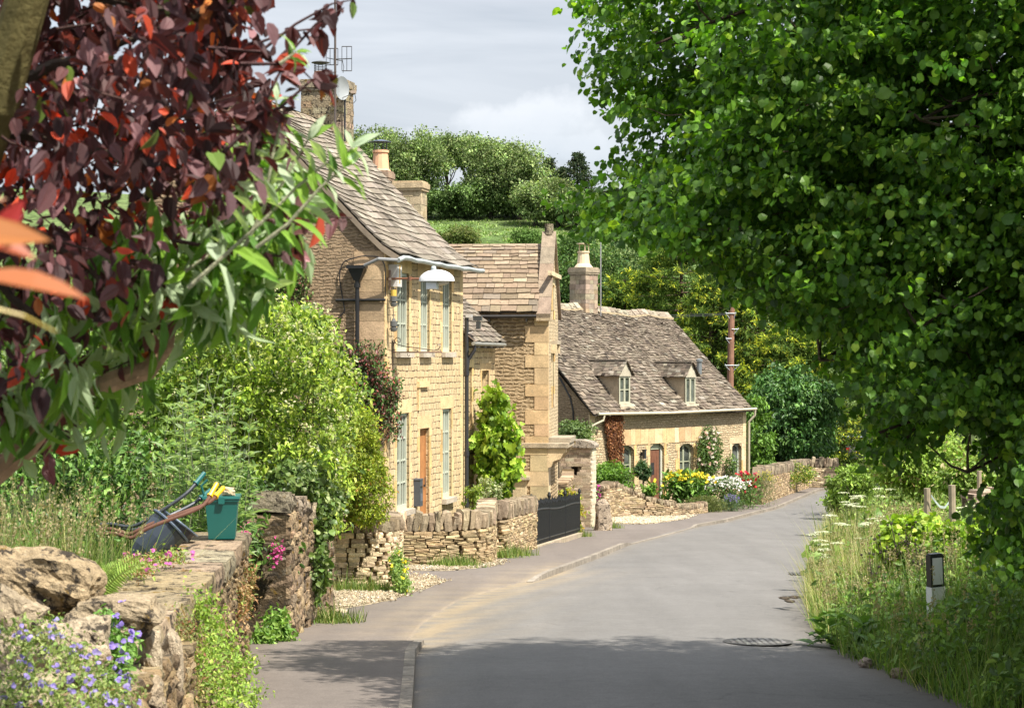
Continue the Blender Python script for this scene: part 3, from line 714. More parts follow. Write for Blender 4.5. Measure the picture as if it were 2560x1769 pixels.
g.add(V,fs,(.80,.81,.82)); g.add([(x*.93,-1.12+(y+1.12)*.93,z-.012) for x,y,z in V],[f[::-1] for f in fs],(.6,.6,.6))
g.lathe([(.055,0),(.06,.03),(.05,.08),(.03,.09)],(.38,.44,.45),(0,-1.05,.19),10); g.build('shade',M['plastic'],E,smooth=True)
g=Geo(); g.box(-.10,.10,-1.14,-.90,-.24,-.06,(.62,.64,.66)); g.lathe([(.02,-.10),(.11,-.07),(.15,0)],(.55,.5,.42),(0,-1.27,-.055),10); g.build('lens',M['plastic'],E,smooth=False)
# insulators
for i,(zz,c,lb) in enumerate(((1.28,(.62,.42,.08),'yellow capped insulator hanging under the white alarm box'),(.72,(.10,.10,.10),'dark grey insulator lower on the house corner wire'))):
    E_=Geo(); p=P1w(.1,-.17,zz); E_.lathe([(.02,-.22),(.07,-.2),(.085,-.13),(.05,-.11),(.085,-.09),(.085,.02),(.05,.03),(.03,.08)],(.12,.12,.115),p,10)
    if i==0: E_.lathe([(.065,.03),(.065,.17)],c,p,10)
    E_.tube([p+np.array([0,0,.05]),p+np.array([-.02,.12,.25 if i==0 else .3])],.01,(.08,.07,.06),5)
    tag(E_.build('insulator',M['plastic']),lb,'insulator')
# looping cable on gable
g=Geo(); cp=[(-.05,-.02,1.30),(-.05,-.02,2.0),(-.05,.12,2.2),(-.05,.55,2.22),(-.05,.98,2.1),(-.05,1.08,1.8),(-.05,.98,1.2),(-.05,.93,.95),(-.05,1.15,.78),(-.05,1.8,.72),(-.05,2.6,.74),(-.05,4.2,.85)]
cp=np.array(cp); t=np.arange(len(cp)); tt=np.linspace(0,len(cp)-1,60); cs=np.stack([np.interp(tt,t,cp[:,i]) for i in range(3)],1)
for _ in range(2): cs[1:-1]=(cs[:-2]+cs[1:-1]*2+cs[2:])/4
g.tube([P1w(*p) for p in cs],.014,(.015,.015,.016),5); tag(g.build('cable',M['plastic']),'black cable looping round the rainwater hopper on the gable','cable')
# sign bracket
E=sub_empty('sign_bracket',P1w(.55,-.02,.02),'rusty wrought iron sign bracket with a scroll, left empty','sign bracket')
g=Geo(); g.tube([(0,0,-.45),(0,0,.28)],.012,(.09,.06,.05),6); g.tube([(0,0,.02),(0,-1.16,.02)],.017,(.16,.08,.06),6); g.build('bar',M['iron'],E)
g=Geo(); 
g.tube([(0,-.02,.16),(0,-.04,.30),(0,-.10,.36),(0,-.17,.33),(0,-.18,.26),(0,-.13,.24),(0,-.11,.29)],.010,(.09,.06,.05),5)
g.tube([(0,-.02,.3),(0,-.09,.2),(0,-.3,.15),(0,-.7,.10),(0,-.98,.06),(0,-1.08,.09),(0,-1.13,.16),(0,-1.08,.2),(0,-1.04,.16)],.010,(.09,.06,.05),5)
for y in (-.35,-.95): g.tube([(0,y,.0),(0,y,-.05),(0,y-.03,-.08),(0,y-.05,-.04)],.007,(.09,.06,.05),5)
g.build('scroll',M['iron'],E)
# letter box by door
E=sub_empty('letter_box',P1w(2.52,-.06,-3.3),'dark grey letter box fixed beside the oak door','letter box')
g=Geo(); g.box(-.12,.12,-.10,.10,-.32,.30,(.075,.085,.10)); g.box(-.13,.13,-.11,.10,.30,.335,(.09,.10,.12)); g.build('body',M['paint'],E)
g=Geo(); g.box(-.09,.09,-.106,-.10,.12,.16,(.02,.02,.02)); g.box(-.08,.08,-.105,-.1,-.2,-.02,(.14,.15,.17)); g.build('slot',M['paint'],E)
# white pipe/flood light on far corner
E=sub_empty('security_light',P1w(7.22,-.08,.85),'small black security lights with a white cable on the far house corner','security light')
g=Geo(); g.box(-.05,.05,-.16,-.0,.1,.18,(.5,.5,.5)); g.box(-.06,.06,-.42,-.2,.02,.14,(.05,.055,.06)); g.box(-.06,.06,-.38,-.28,-.2,.0,(.05,.055,.06)); g.build('lamp_heads',M['plastic'],E)
g=Geo(); g.tube([(0,-.3,-.1),(0,-.24,-.25),(0,-.1,-.31),(0,0,-.3)],.012,(.6,.6,.6),5); g.build('white_cable',M['plastic'],E)
# satellite dish, aerials beside the chimney
dp=W(862,262,51.6)
E=empty('satellite_dish',tuple(dp),'grey satellite dish on a black pole beside the big chimney','satellite dish')
g=Geo(); n=18; V=[]; rr=.29
for i in range(5):
    r=rr*i/4
    for k in range(n):
        th=2*math.pi*k/n; V.append((r*math.cos(th)*.42-.22*(r/rr)**2*.3, -.05, 0) if 0 else (-.05+r*math.cos(th)*.55, -.12+ (r*math.cos(th))*.75-.0+.10*(r/rr)**2*-1, r*1.06*math.sin(th)))
fs=[(i*n+k,i*n+(k+1)%n,(i+1)*n+(k+1)%n,(i+1)*n+k) for i in range(4) for k in range(n)]
V=np.array(V)+np.array([0,0,.40])
g.add(V,fs,(.30,.32,.33)); g.add(V+np.array([0.006,.012,0]),[f[::-1] for f in fs],(.25,.27,.28)); g.build('reflector',M['plastic'],E,smooth=True)
g=Geo(); g.tube([(0,0,.4),(0,0,-.95)],.026,(.03,.03,.035),7); g.build('pole',M['iron'],E)
g=Geo(); g.tube([(-.05,-.15,.16),(.2,-.5,.2),(.26,-.55,.27)],.012,(.2,.2,.2),5); g.box(.2,.34,-.62,-.5,.22,.29,(.35,.28,.22)); g.tube([(.3,-.55,.22),(.33,-.5,.05),(.25,-.4,-.02),(.12,-.2,.05),(.0,0,.1)],.008,(.02,.02,.02),5); g.build('receiver_arm',M['plastic'],E)
ap=W(838,300,50.9)
E=empty('tv_aerial_mast',tuple(ap),'tall aerial mast with ladder shaped grid aerial above the big chimney','aerial')
g=Geo(); g.tube([(0,0,-.2),(0,0,3.35)],.03,(.10,.08,.07),7); g.build('mast',M['iron'],E)
g=Geo(); k=(.05,.05,.05)
def grid(x0,x1,z0,z1,nb,yy=0.0):
    g.tube([(x0,yy,z0),(x1,yy,z0)],.012,k,4); g.tube([(x0,yy,z1),(x1,yy,z1)],.012,k,4)
    for x in np.linspace(x0,x1,nb): g.tube([(x,yy,z0),(x,yy,z1)],.008,k,4)
grid(.18,.43,1.24,1.86,3,-.1); grid(-.24,.06,1.42,1.84,4,.1)
g.tube([(0,0,1.55),(.42,-.1,1.55)],.014,k,5); g.tube([(.18,-.1,1.55),(.22,0,1.35),(.2,0,1.2)],.008,k,4); g.tube([(-.22,.1,1.6),(.2,0,1.5)],.01,k,4)
g.build('grid_aerial',M['iron'],E)
# ================================================================== REAR HOUSE (chimneys show over the roof)
O=np.array([-3.2,60.5,G(60)]); RH=house_empty('rear_house',O,A1,'house behind the golden stone house, showing only chimneys','house')
g=Geo(); b=-G(60); ZR=b+3.3
g.prism([(-.3,0),(-.3,b+.6),(2.1,ZR-.1),(4.5,b+.6),(4.5,0)],0,5,'x',(1,1,1)); g.build('wall',M['h1gable'],RH)
g=Geo(); roof_slates(g,[(-.6,b+.4),(2.1,ZR)],-.1,5.1,.4,.3,.5,.4); roof_slates(g,[(4.8,b+.4),(2.1,ZR)],-.1,5.1,.4,.3,.5,.4); g.build('roof',M['slate'],RH)
chimney(RH,-.1,.62,-.48,.40,b+.0,b+5.25,(.42,.34,.22),(.46,.36,.23),cap=.07)
chimney(RH,.3,.95,.7,1.6,b+1,b+5.62,(.28,.2,.14),(.30,.22,.16),cap=.05)
g=Geo(); pot(g,(.6,1.0,b+5.6),.26,.66,(.70,.40,.24)); p2=g.build('chimney_pot',M['terracotta'],RH)
g=Geo(); g.lathe([(.02,.07),(.33,.0),(.33,-.015),(.02,-.01)],(.10,.12,.18),(.6,1.0,b+6.53))
for k_ in range(8): 
    th=2*math.pi*k_/8; g.tube([(.6+.2*math.cos(th),1.0+.2*math.sin(th),b+6.24),(.6+.2*math.cos(th),1.0+.2*math.sin(th),b+6.54)],.01,(.1,.1,.1),4)
g.build('metal_cowl',M['iron'],p2)

# ================================================================== LINK + GABLED WING (tower)
AL=A1; OL=np.array(L2W(O1,A1,7.20,.02,0)); OL[2]=G(53); zl=lambda z:z-G(53)
LK=house_empty('link_cottage',OL,AL,'low link building with a small sloping slate roof between the two taller houses','house')
lo=[(.55,1.05,zl(-2.0),zl(-.35)),(2.2,3.0,zl(-1.8),zl(-.45)),(.5,1.25,zl(-4.0),zl(-2.55))]
g=Geo(); facade(g,.0,3.75,zl(-5.6),zl(.32),lo,0,.15); g.add([(3.75,0,zl(-5.6)),(3.75,4,zl(-5.6)),(3.75,4,zl(.3)),(3.75,0,zl(.3))],[(0,1,2,3)],(1,1,1)); g.build('wall',M['h1front'],LK)
for o in lo: surround(LK,o,w=.13,lh=.2,col=(.64,.46,.24))
window(LK,.55,1.05,zl(-2.0),zl(-.35),nx=1,nz=3,col=(.62,.62,.58)); window(LK,2.2,3.0,zl(-1.8),zl(-.45),nx=2,nz=1,col=(.55,.42,.25)); window(LK,.5,1.25,zl(-4.0),zl(-2.55),nx=2,nz=3,col=(.45,.5,.42))
g=Geo(); roof_slates(g,[(-.3,zl(.30)),(1.6,zl(2.2))],-.0,3.72,.2,.14,.34,.26,pal=((.30,.25,.20),(.25,.21,.17),(.34,.29,.23)),pw=(2,2,1)); g.build('roof',M['slate'],LK)
g=Geo(); g.tube([(-.1,-.32,zl(.27)),(3.5,-.34,zl(.25))],.05,(.30,.30,.27),8)
for x in (.4,1.1,1.8,2.5,3.2): g.box(x,x+.03,-.38,-.02,zl(.16),zl(.2),(.1,.1,.1))
g.build('gutter',M['metal'],LK)
g=Geo(); g.tube([(.12,-.3,zl(.25)),(.12,-.3,zl(.1)),(.08,-.14,zl(-.15)),(.08,-.12,zl(-.35))],.05,(.03,.03,.035),8); g.build('downpipe',M['plastic'],LK)

AT=math.atan2(.994,.107); OT=np.array([.99,56.0,G(57)]); zt_=lambda z:z-G(57)
T=house_empty('gabled_wing',OT,AT,'narrow stone wing with a tall coped gable facing the road and low ridge','house')
GW=3.5; EZ=1.28; AZ=3.15; BK=5.0
g=Geo()   # side wall facing the camera is x=0 plane (y from 0 inward)
def sidew(g,y0,y1,z0,z1): g.add([(0,y0,z0),(0,y1,z0),(0,y1,z1),(0,y0,z1)],[(0,3,2,1)],(1,1,1))
sidew(g,0,BK,zt_(-5.6),zt_(EZ)); g.add([(GW,0,zt_(-5.6)),(GW,BK,zt_(-5.6)),(GW,BK,zt_(EZ)),(GW,0,zt_(EZ))],[(0,1,2,3)],(1,1,1))
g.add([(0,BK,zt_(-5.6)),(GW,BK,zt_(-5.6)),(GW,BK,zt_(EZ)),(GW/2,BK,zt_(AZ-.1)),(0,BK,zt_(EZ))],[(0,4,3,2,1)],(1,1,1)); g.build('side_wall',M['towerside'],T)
g=Geo(); op=[(1.45,2.05,zt_(-1.55),zt_(.05)),(1.5,2.0,zt_(1.0),zt_(2.0))]
facade(g,0,GW,zt_(-5.6),zt_(EZ),[op[0],(1.5,2.0,zt_(1.0),zt_(EZ))],-.01,.18)
sl=(AZ+.15-EZ)/(GW/2)
g.add([(0,-.01,zt_(EZ)),(1.5,-.01,zt_(EZ)),(1.5,-.01,zt_(EZ+1.5*sl))],[(0,1,2)],(1,1,1)); g.add([(2,-.01,zt_(EZ)),(GW,-.01,zt_(EZ)),(2,-.01,zt_(EZ+1.5*sl))],[(0,1,2)],(1,1,1))
g.add([(1.5,-.01,zt_(2.0)),(2,-.01,zt_(2.0)),(2,-.01,zt_(EZ+1.5*sl)),(1.75,-.01,zt_(AZ+.15)),(1.5,-.01,zt_(EZ+1.5*sl))],[(0,1,2,3,4)],(1,1,1))
g.build('gable_front',M['towerfront'],T)
g=Geo(); qc=(.54,.39,.22); z=zt_(-5.4); k=0
while z<zt_(EZ)-.1:
    h=R.uniform(.32,.5); h=min(h,zt_(EZ)-z); w=.62 if k%2 else .36
    c=vary([qc,(.50,.36,.2)],[2,1],1,.07)[0]; g.box(-.02,.12,-.03,w,z+.006,z+h-.006,c); g.box(.12,w*.5,-.031,.05,z+.006,z+h-.006,c); z+=h; k+=1
g.build('quoins',M['ashlar'],T)
g=Geo(); pc=(.62,.50,.32)
for o in op: surround(T,o,y=-.03,w=.16,lh=.22,col=pc)
g.box(1.15,2.35,-.19,.02,zt_(.28),zt_(.38),(.40,.34,.25)); g.box(1.15,1.28,-.17,.02,zt_(.02),zt_(.28),pc); g.box(2.22,2.35,-.17,.02,zt_(.02),zt_(.28),pc)
g.build('hood_mould',M['ashlar'],T)
g=Geo(); g.box(.1,3.4,-.12,-.012,zt_(2.22),zt_(2.34),pc); g.build('string_course',M['ashlar'],T)
window(T,1.45,2.05,zt_(-1.55),zt_(.05),y=.1,nx=1,nz=2,col=(.5,.42,.28))
# coped parapet: thick stone strips up both slopes and a finial stub
g=Geo()
def cope(g,sgn):
    n=5; 
    for i in range(n):
        t0,t1=i/n,(i+1)/n
        def pt(t): return ((GW/2-sgn*(GW/2+.16))*(1-t)+GW/2*t, EZ-.15+(AZ+.42-EZ+.15)*t)
        (xa,za),(xb,zb2)=pt(t0),pt(t1-.006)
        c=vary([(.27,.215,.155)],[1],1,.08)[0]
        for y0,y1,dz in ((-.10,.30,0),):
            g.add([(xa,y0,zt_(za)-.12),(xb,y0,zt_(zb2)-.12),(xb,y0,zt_(zb2)),(xa,y0,zt_(za)),(xa,y1,zt_(za)-.12),(xb,y1,zt_(zb2)-.12),(xb,y1,zt_(zb2)),(xa,y1,zt_(za))],
                  [(0,1,2,3),(5,4,7,6),(3,2,6,7),(1,0,4,5),(0,3,7,4),(2,1,5,6)] if sgn>0 else [(1,0,3,2),(4,5,6,7),(2,3,7,6),(0,1,5,4),(3,0,4,7),(1,2,6,5)],c)
cope(g,1); cope(g,-1); g.box(-.16,.2,-.10,.30,zt_(EZ)-.35,zt_(EZ)-.15,(.40,.31,.2))
g.build('coping',M['stone'],T)
g=Geo(); g.lathe([(.14,-.12),(.13,.0),(.125,.16),(.13,.2)],(.26,.22,.15),(GW/2,.1,zt_(AZ+.42)),10); g.build('finial',M['mossstone'],T)
g=Geo(); pt_=((.40,.305,.21),(.335,.25,.175),(.46,.36,.255),(.32,.26,.2)); pw_=(4,3,2,1)
# roof runs inwards (y); slates laid on planes facing +-x
gg=Geo(); roof_slates(gg,[(-.22,zt_(EZ-.12)),(GW/2,zt_(AZ-.02))],-BK-.05,-.26,.26,.13,.40,.30,pal=pt_,pw=pw_,rough=.8)
V=np.concatenate(gg.v); V2=np.stack([V[:,1],-V[:,0],V[:,2]],1); gg.v=[V2]; gg.l=[l for l in gg.l]; gg.build('roof_slope',M['slate'],T)
gg=Geo(); roof_slates(gg,[(-.22,zt_(EZ-.12)),(GW/2,zt_(AZ-.02))],.26,BK+.05,.3,.2,.5,.4,pal=pt_,pw=pw_)
V=np.concatenate(gg.v); V2=np.stack([GW-V[:,1],V[:,0],V[:,2]],1); gg.v=[V2]
g=gg; y=.3
while y<BK:
    w=R.uniform(.45,.6); c=vary([(.26,.20,.145)],[1],1,.08,.02)[0]
    for sg in (-1,1):
        g.add([(GW/2,y,zt_(AZ)+.05),(GW/2,y+w-.01,zt_(AZ)+.05),(GW/2+sg*.2,y+w-.01,zt_(AZ)-.17),(GW/2+sg*.2,y,zt_(AZ)-.17),(GW/2,y,zt_(AZ)),(GW/2,y+w,zt_(AZ))],[(0,1,2,3),(0,3,4)],c)
    y+=w
g.build('ridge',M['slate'],T)
g=Geo(); g.tube([(-.28,.28,zt_(1.06)),(-.28,3.4,zt_(1.04))],.05,(.03,.026,.024),8)
for y in (.55,1.6,2.7): g.box(-.3,-.02,y,y+.03,zt_(.9),zt_(1.0),(.03,.03,.03))
g.build('gutter',M['iron'],T)
# ground-floor projection with slab hood on the road side
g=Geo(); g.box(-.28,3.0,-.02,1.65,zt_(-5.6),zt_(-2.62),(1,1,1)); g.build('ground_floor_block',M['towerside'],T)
g=Geo(); z=zt_(-5.4);k=0
while z<zt_(-2.65):
    h=min(R.uniform(.4,.62),zt_(-2.63)-z); w=.7 if k%2 else .45
    g.box(-.30,.0,-.05,w,z+.006,z+h-.006,vary([(.54,.41,.24)],[1],1,.06)[0]); g.box(0,.5,-.05,.1,z+.006,z+h-.006,vary([(.62,.5,.33)],[1],1,.06)[0]); z+=h;k+=1
g.build('lower_quoins',M['ashlar'],T)
g=Geo(); g.box(-.36,.4,-.05,1.72,zt_(-2.62),zt_(-2.50),(.36,.29,.2)); g.box(-.36,1.9,-.62,-.05,zt_(-2.62),zt_(-2.50),(.40,.33,.24)); g.box(.1,1.9,-.66,-.0,zt_(-2.499),zt_(-2.36),(.33,.28,.21)); 
hd=g.build('slab_hood',M['stone'],T)
g=Geo(); g.prism([(-.02,-2.64),(-.56,-2.64),(-.56,-2.74),(-.46,-2.80),(-.40,-2.93),(-.2,-3.0),(-.14,-3.15),(-.02,-3.2)],-.3,-.05,'x',(.60,.45,.27))
V=g.v[-1]; V[:,2]-=G(57); g.build('corbel',M['ashlar'],hd); g=Geo(); g.prism([(-.02,-2.64-G(57)),(-.56,-2.64-G(57)),(-.56,-2.74-G(57)),(-.40,-2.93-G(57)),(-.14,-3.15-G(57)),(-.02,-3.2-G(57))],1.3,1.55,'x',(.60,.45,.27)); g.build('corbel',M['ashlar'],hd)
# small lean-to window piece
g=Geo(); g.box(-.62,-.285,.55,1.75,zt_(-5.6),zt_(-3.5),(.54,.43,.27)); g.box(-.70,-.28,.45,1.85,zt_(-3.5),zt_(-3.42),(.40,.33,.23)); g.box(-.64,-.6,.9,1.35,zt_(-4.6),zt_(-3.75),(.3,.25,.17)); bw_=g.build('bay',M['ashlar'],T)
g=Geo(); g.box(-.66,-.641,.95,1.30,zt_(-4.55),zt_(-3.8),(.1,.1,.1)); g.build('window_pane',M['glass'],bw_)
# ================================================================== FAR COTTAGE
AC=math.atan2(.766,.643); OC=np.array([3.079,79.0,-6.25]); CL=11.2; CD=8.7
C=house_empty('stone_cottage',OC,AC,'long low stone cottage with two dormers and a mossy slate roof at the bend','house')
TL=-.019
def zc(z,x=0): return z+6.25
ops=[]; wz=[(1.9,2.95,-5.35,-3.72,'w'),(4.05,5.05,-6.2,-3.70,'d'),(6.15,7.2,-5.35,-3.78,'w'),(10.1,10.85,-5.45,-3.9,'w')]
for a,b_,c,d,k in wz: ops.append((a,b_,zc(c),zc(d)))
EZc=-2.28
g=Geo(); facade(g,0,CL,zc(-7.2),zc(EZc),ops,0,.2)
for a,b_,c,d,k in wz:   # segmental arch corners
    for t in range(3):
        u=.15*(1-(t/3)); wd=(b_-a)/2
        x_in=wd*(t+1)/3*.8; 
    g.add([(a,.0,zc(d)),(a+(b_-a)*.34,.0,zc(d)),(a+(b_-a)*.12,.0,zc(d)-.09),(a,.0,zc(d)-.20)],[(0,3,2,1)],(1,1,1)); g.add([(b_,.0,zc(d)),(b_-(b_-a)*.34,.0,zc(d)),(b_-(b_-a)*.12,.0,zc(d)-.09),(b_,.0,zc(d)-.20)],[(0,1,2,3)],(1,1,1))
g.build('front_wall',M['cottage'],C)
RZc=1.95
g=Geo(); gp=[(0,zc(-7.2)),(0,zc(EZc)),(CD/2,zc(RZc-.1)),(CD,zc(EZc)),(CD,zc(-7.2))]
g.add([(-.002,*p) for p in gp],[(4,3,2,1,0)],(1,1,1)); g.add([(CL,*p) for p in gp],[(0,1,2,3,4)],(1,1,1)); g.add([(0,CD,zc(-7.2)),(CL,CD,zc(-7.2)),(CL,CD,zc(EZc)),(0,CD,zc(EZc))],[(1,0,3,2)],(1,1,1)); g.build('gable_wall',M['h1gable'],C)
g=Geo(); cc=(.60,.44,.24)
for a,b_,c,d,k in wz[:3]:
    surround(C,(a,b_,zc(c),zc(d)),y=-.02,w=.2,lh=.3,col=cc,lint=False)
x=1.5
while x<7.6:
    w=R.uniform(.22,.6); g.box(x+.005,x+w-.005,-.018,.03,zc(-3.70),zc(-3.08)+R.uniform(-.02,.02),vary([(.60,.45,.25),(.54,.38,.2),(.64,.52,.33)],[2,1.5,1],1,.09)[0]) if not False else 0; x+=w
g.build('lintel_band',M['ashlar'],C)
surround(C,(wz[3][0],wz[3][1],zc(wz[3][2]),zc(wz[3][3])),y=-.02,w=.12,lh=.28,col=(.56,.45,.29))
for xa_,xb_ in ((-.02,.35),(CL-.25,CL+.02)):
    g=Geo(); z=zc(-7)
    while z<zc(EZc)-.3:
        h=R.uniform(.25,.5); g.box(xa_,xb_,-.015,.03,z,z+h-.01,vary([(.58,.46,.29)],[1],1,.06,.01)[0]); z+=h
    g.build('corner_quoins',M['ashlar'],C)
CG=(.40,.42,.30)
window(C,1.9,2.95,zc(-5.35),zc(-3.72),y=.16,nx=2,nz=2,col=CG,arch=.16,fw=.09,mw=.05); window(C,6.15,7.2,zc(-5.35),zc(-3.78),y=.16,nx=2,nz=2,col=CG,arch=.16,fw=.09,mw=.05); window(C,10.1,10.85,zc(-5.45),zc(-3.9),y=.15,nx=1,nz=2,col=(.42,.46,.40),arch=.1,fw=.08)
g=Geo(); dc=(.17,.075,.045); g.box(4.13,4.90,.15,.21,zc(-6.15),zc(-3.95),dc)
for i in range(4): g.box(4.2+i*.175,4.21+i*.175,.145,.151,zc(-6.1),zc(-4.2),(.12,.04,.02))
g.box(4.3,4.55,.14,.152,zc(-5.0),zc(-4.5),(.03,.03,.03))
dr=g.build('door',M['wood'],C); g=Geo(); g.box(4.05,4.13,.12,.2,zc(-6.2),zc(-3.72),CG); g.box(4.94,5.05,.10,.2,zc(-6.2),zc(-3.72),(.50,.50,.42)); g.box(4.13,4.94,.12,.2,zc(-3.95),zc(-3.72),CG); g.build('door_frame',M['paint'],dr); g=Geo(); g.lathe([(.03,-.02),(.045,0),(.03,.02)],(.05,.05,.05),(4.22,.11,zc(-5.1)),8); g.build('handle',M['iron'],dr)
sagc=lambda x,t:(.34-.043*max(x,0))*t**1.0+ TL*x*(1-t)*.5+.05*math.sin(x*1.3+1)*t+.03*math.sin(x*2.9+t*6)-.03
g=Geo(); pcol=((.265,.215,.165),(.215,.175,.135),(.32,.27,.21),(.13,.105,.085),(.42,.38,.31)); pww=(8,7,4,2,.5)
pf=[(-.30,zc(EZc-.12)),(CD/2,zc(RZc))]
roof_slates(g,pf,-.15,CL+.18,.20,.105,.27,.16,pal=pcol,pw=pww,sag=sagc,rough=1.7,th=.035); roof_slates(g,[(CD+.3,zc(EZc-.12)),(CD/2,zc(RZc))],-.15,CL+.18,.4,.3,.5,.4,sag=sagc)
crf=g.build('roof',M['slate'],C)
g=Geo(); x=-.1
while x<CL+.05:
    w=R.uniform(.3,.42); s=sagc(x+w/2,1); c=vary([(.30,.265,.20),(.24,.2,.155)],[1,1],1,.1)[0]
    if not(4.55<x<5.75):
        for sg in(-1,1): g.add([(x,CD/2,zc(RZc)+.10+s),(x+w-.015,CD/2,zc(RZc)+.10+s),(x+w-.015,CD/2+sg*.26,zc(RZc)-.16+s),(x,CD/2+sg*.26,zc(RZc)-.16+s),(x,CD/2,zc(RZc)+.02+s),(x+w,CD/2,zc(RZc)+.02+s)],[(0,1,2,3),(0,3,4)],c)
        g.box(x,x+w,CD/2-.31,CD/2-.25,zc(RZc)-.24+s,zc(RZc)-.15+s,(.42,.34,.22))
    x+=w
g.build('ridge_tiles',M['slate'],crf)
cy=CD/2
cch=chimney(crf,4.75,5.62,cy-.45,cy+.42,zc(.6),zc(3.72),(.36,.29,.21),(.34,.28,.2),cap=.06)
g=Geo(); g.lathe([(.42,-.02),(.36,.08),(.26,.14)],(.60,.50,.36),(5.18,cy,zc(3.72)),12); pot(g,(5.18,cy,zc(3.80)),.27,.62,(.68,.54,.36)); cpt=g.build('chimney_pot',M['terracotta'],C)
g=Geo()
for k_ in range(5): th=2*math.pi*k_/5+.3; g.tube([(5.18+.22*math.cos(th),cy+.22*math.sin(th),zc(4.4)),(5.18+.22*math.cos(th),cy+.22*math.sin(th),zc(4.72))],.018,(.60,.48,.32),5)
g.lathe([(.30,0),(.30,.045),(.05,.05)],(.60,.5,.35),(5.18,cy,zc(4.72)),12); g.build('pot_cowl',M['terracotta'],cpt)
# dormers
for di,dx in enumerate((2.35,7.0)):
    sg_=sagc(dx,.2); zb0=zc(-2.05)+sg_; zw=zc(-.92)+sg_; zp=zc(-.28)+sg_; hw=.37; y0=.02
    prof_y=lambda z:(z-sg_-zc(EZc-.12))/(RZc-EZc+.12)*(CD/2+.30)-.30
    g=Geo(); 
    g.add([(dx-hw,y0,zb0),(dx-hw,y0,zw),(dx-hw,prof_y(zw)+.2,zw),(dx-hw,prof_y(zb0)+.2,zb0)],[(0,1,2,3)],(.36,.29,.20)); g.add([(dx+hw,y0,zb0),(dx+hw,y0,zw),(dx+hw,prof_y(zw)+.2,zw),(dx+hw,prof_y(zb0)+.2,zb0)],[(3,2,1,0)],(.44,.36,.25))
    g.add([(dx-hw-.06,y0-.04,zw),(dx+hw+.06,y0-.04,zw),(dx,y0-.04,zp),(dx-hw-.06,y0+.1,zw),(dx+hw+.06,y0+.1,zw),(dx,y0+.1,zp)],[(0,1,2),(4,3,5),(0,3,4,1)],(.44,.40,.31))
    dm=g.build('dormer',M['ashlar'],C)
    o=window(dm,dx-hw,dx+hw,zb0,zw,y=y0,nx=2,nz=2 if di==0 else 1,col=(.42,.42,.32),fw=.07,mw=.05)
    g=Geo(); 
    for sg in (-1,1):
        yr=prof_y(zp)+.1; n=7; 
        # slates on dormer slope, eave to ridge, running back to the main roof
        nr=7
        for r in range(nr):
            t0,t1=r/nr,min(1,(r+1.6)/nr); zz0,zz1=zw+(zp-zw)*t0-.03,zw+(zp-zw)*t1; x0_=dx+sg*(hw+.16)*(1-t0); x1_=dx+sg*(hw+.16)*(1-t1)
            yb_=max(prof_y(zz0),.3)+.15; y=-.08-R.uniform(0,.06)
            while y<yb_:
                w=R.uniform(.13,.26); ye=min(y+w,yb_)-.008; c=vary(np.array(pcol)*.55,pww,1,.28)[0]; u=R.uniform(.01,.05)
                v=[(x0_,y,zz0+.03+u),(x0_,ye,zz0+.03+u),(x1_,ye,zz1+.01),(x1_,y,zz1+.01),(x0_,y,zz0+u),(x0_,ye,zz0+u)]
                g.add(v,[(0,1,2,3),(4,5,1,0),(0,3,4)],c); y+=w
    g.box(dx-.07,dx+.07,-.08,prof_y(zp)+.3,zp-.01,zp+.05,(.27,.23,.18)); g.build('dormer_roof',M['slate'],dm)
    g=Geo(); g.box(dx-hw-.08,dx+hw+.08,-.10,.05,zb0-.12,zb0-.004,(.50,.45,.34)); g.box(dx-.5,dx+.45,-.16,.0,zb0-.45,zb0-.14,(.5,.42,.3)); g.build('dormer_sill',M['ashlar'],dm)
# gutter and pipes
g=Geo(); g.tube([(.1,-.36,zc(EZc-.10)),(5,-.38,zc(EZc-.16)),(CL+.3,-.36,zc(EZc-.13))],.055,(.52,.46,.33),8)
for x in (.8,2.8,4.8,6.8,8.8,10.6): g.box(x,x+.04,-.4,-.02,zc(EZc-.18),zc(EZc-.13),(.4,.35,.25))
g.build('gutter',M['paint'],C)
g=Geo(); g.tube([(.5,-.36,zc(EZc-.16)),(.45,-.34,zc(EZc-.36)),(.05,-.12,zc(EZc-.55)),(-.04,-.1,zc(EZc-.75)),(-.04,-.1,zc(-6.3))],.045,(.5,.45,.33),7); g.build('downpipe',M['paint'],C)
g=Geo(); g.tube([(CL+.2,-.36,zc(EZc-.18)),(CL+.2,-.34,zc(EZc-.42)),(CL+.05,-.14,zc(EZc-.7)),(CL+.05,-.12,zc(-6.5))],.055,(.42,.37,.27),7); g.build('downpipe',M['paint'],C)
g=Geo(); g.tube([(-.03,1.5,zc(-.95)),(-.03,.95,zc(-1.75)),(-.03,.8,zc(-2.3)),(-.03,.8,zc(-4.7))],.035,(.03,.03,.03),6); g.build('black_pipe',M['plastic'],C)
g=Geo(); pp=np.array(P1(0,0,0)) if 0 else None
zz=zc(EZc)+ (RZc-EZc)*.33; g.tube([(9.75,CD/2*.36-.1,zz-.1),(9.75,CD/2*.36-.1,zz+.55)],.11,(.20,.22,.23),9); g.lathe([(.15,0),(.15,.1),(.05,.13)],(.22,.24,.25),(9.75,CD/2*.36-.1,zz+.55),10); g.build('flue',M['metal'],crf)
def PCw(x,y,z): return np.array(L2W(OC,AC,x,y,z+6.25))
g=Geo(); g.tube([PCw(5.75,cy-.5,1.0),PCw(5.75,cy-.5,5.6)],.028,(.35,.35,.36),6); g.tube([PCw(5.75,cy-.5,3.0),PCw(5.55,cy-.47,3.0)],.02,(.2,.1,.06),5); g.tube([PCw(5.75,cy-.5,2.0),PCw(5.55,cy-.47,2.0)],.02,(.2,.1,.06),5)
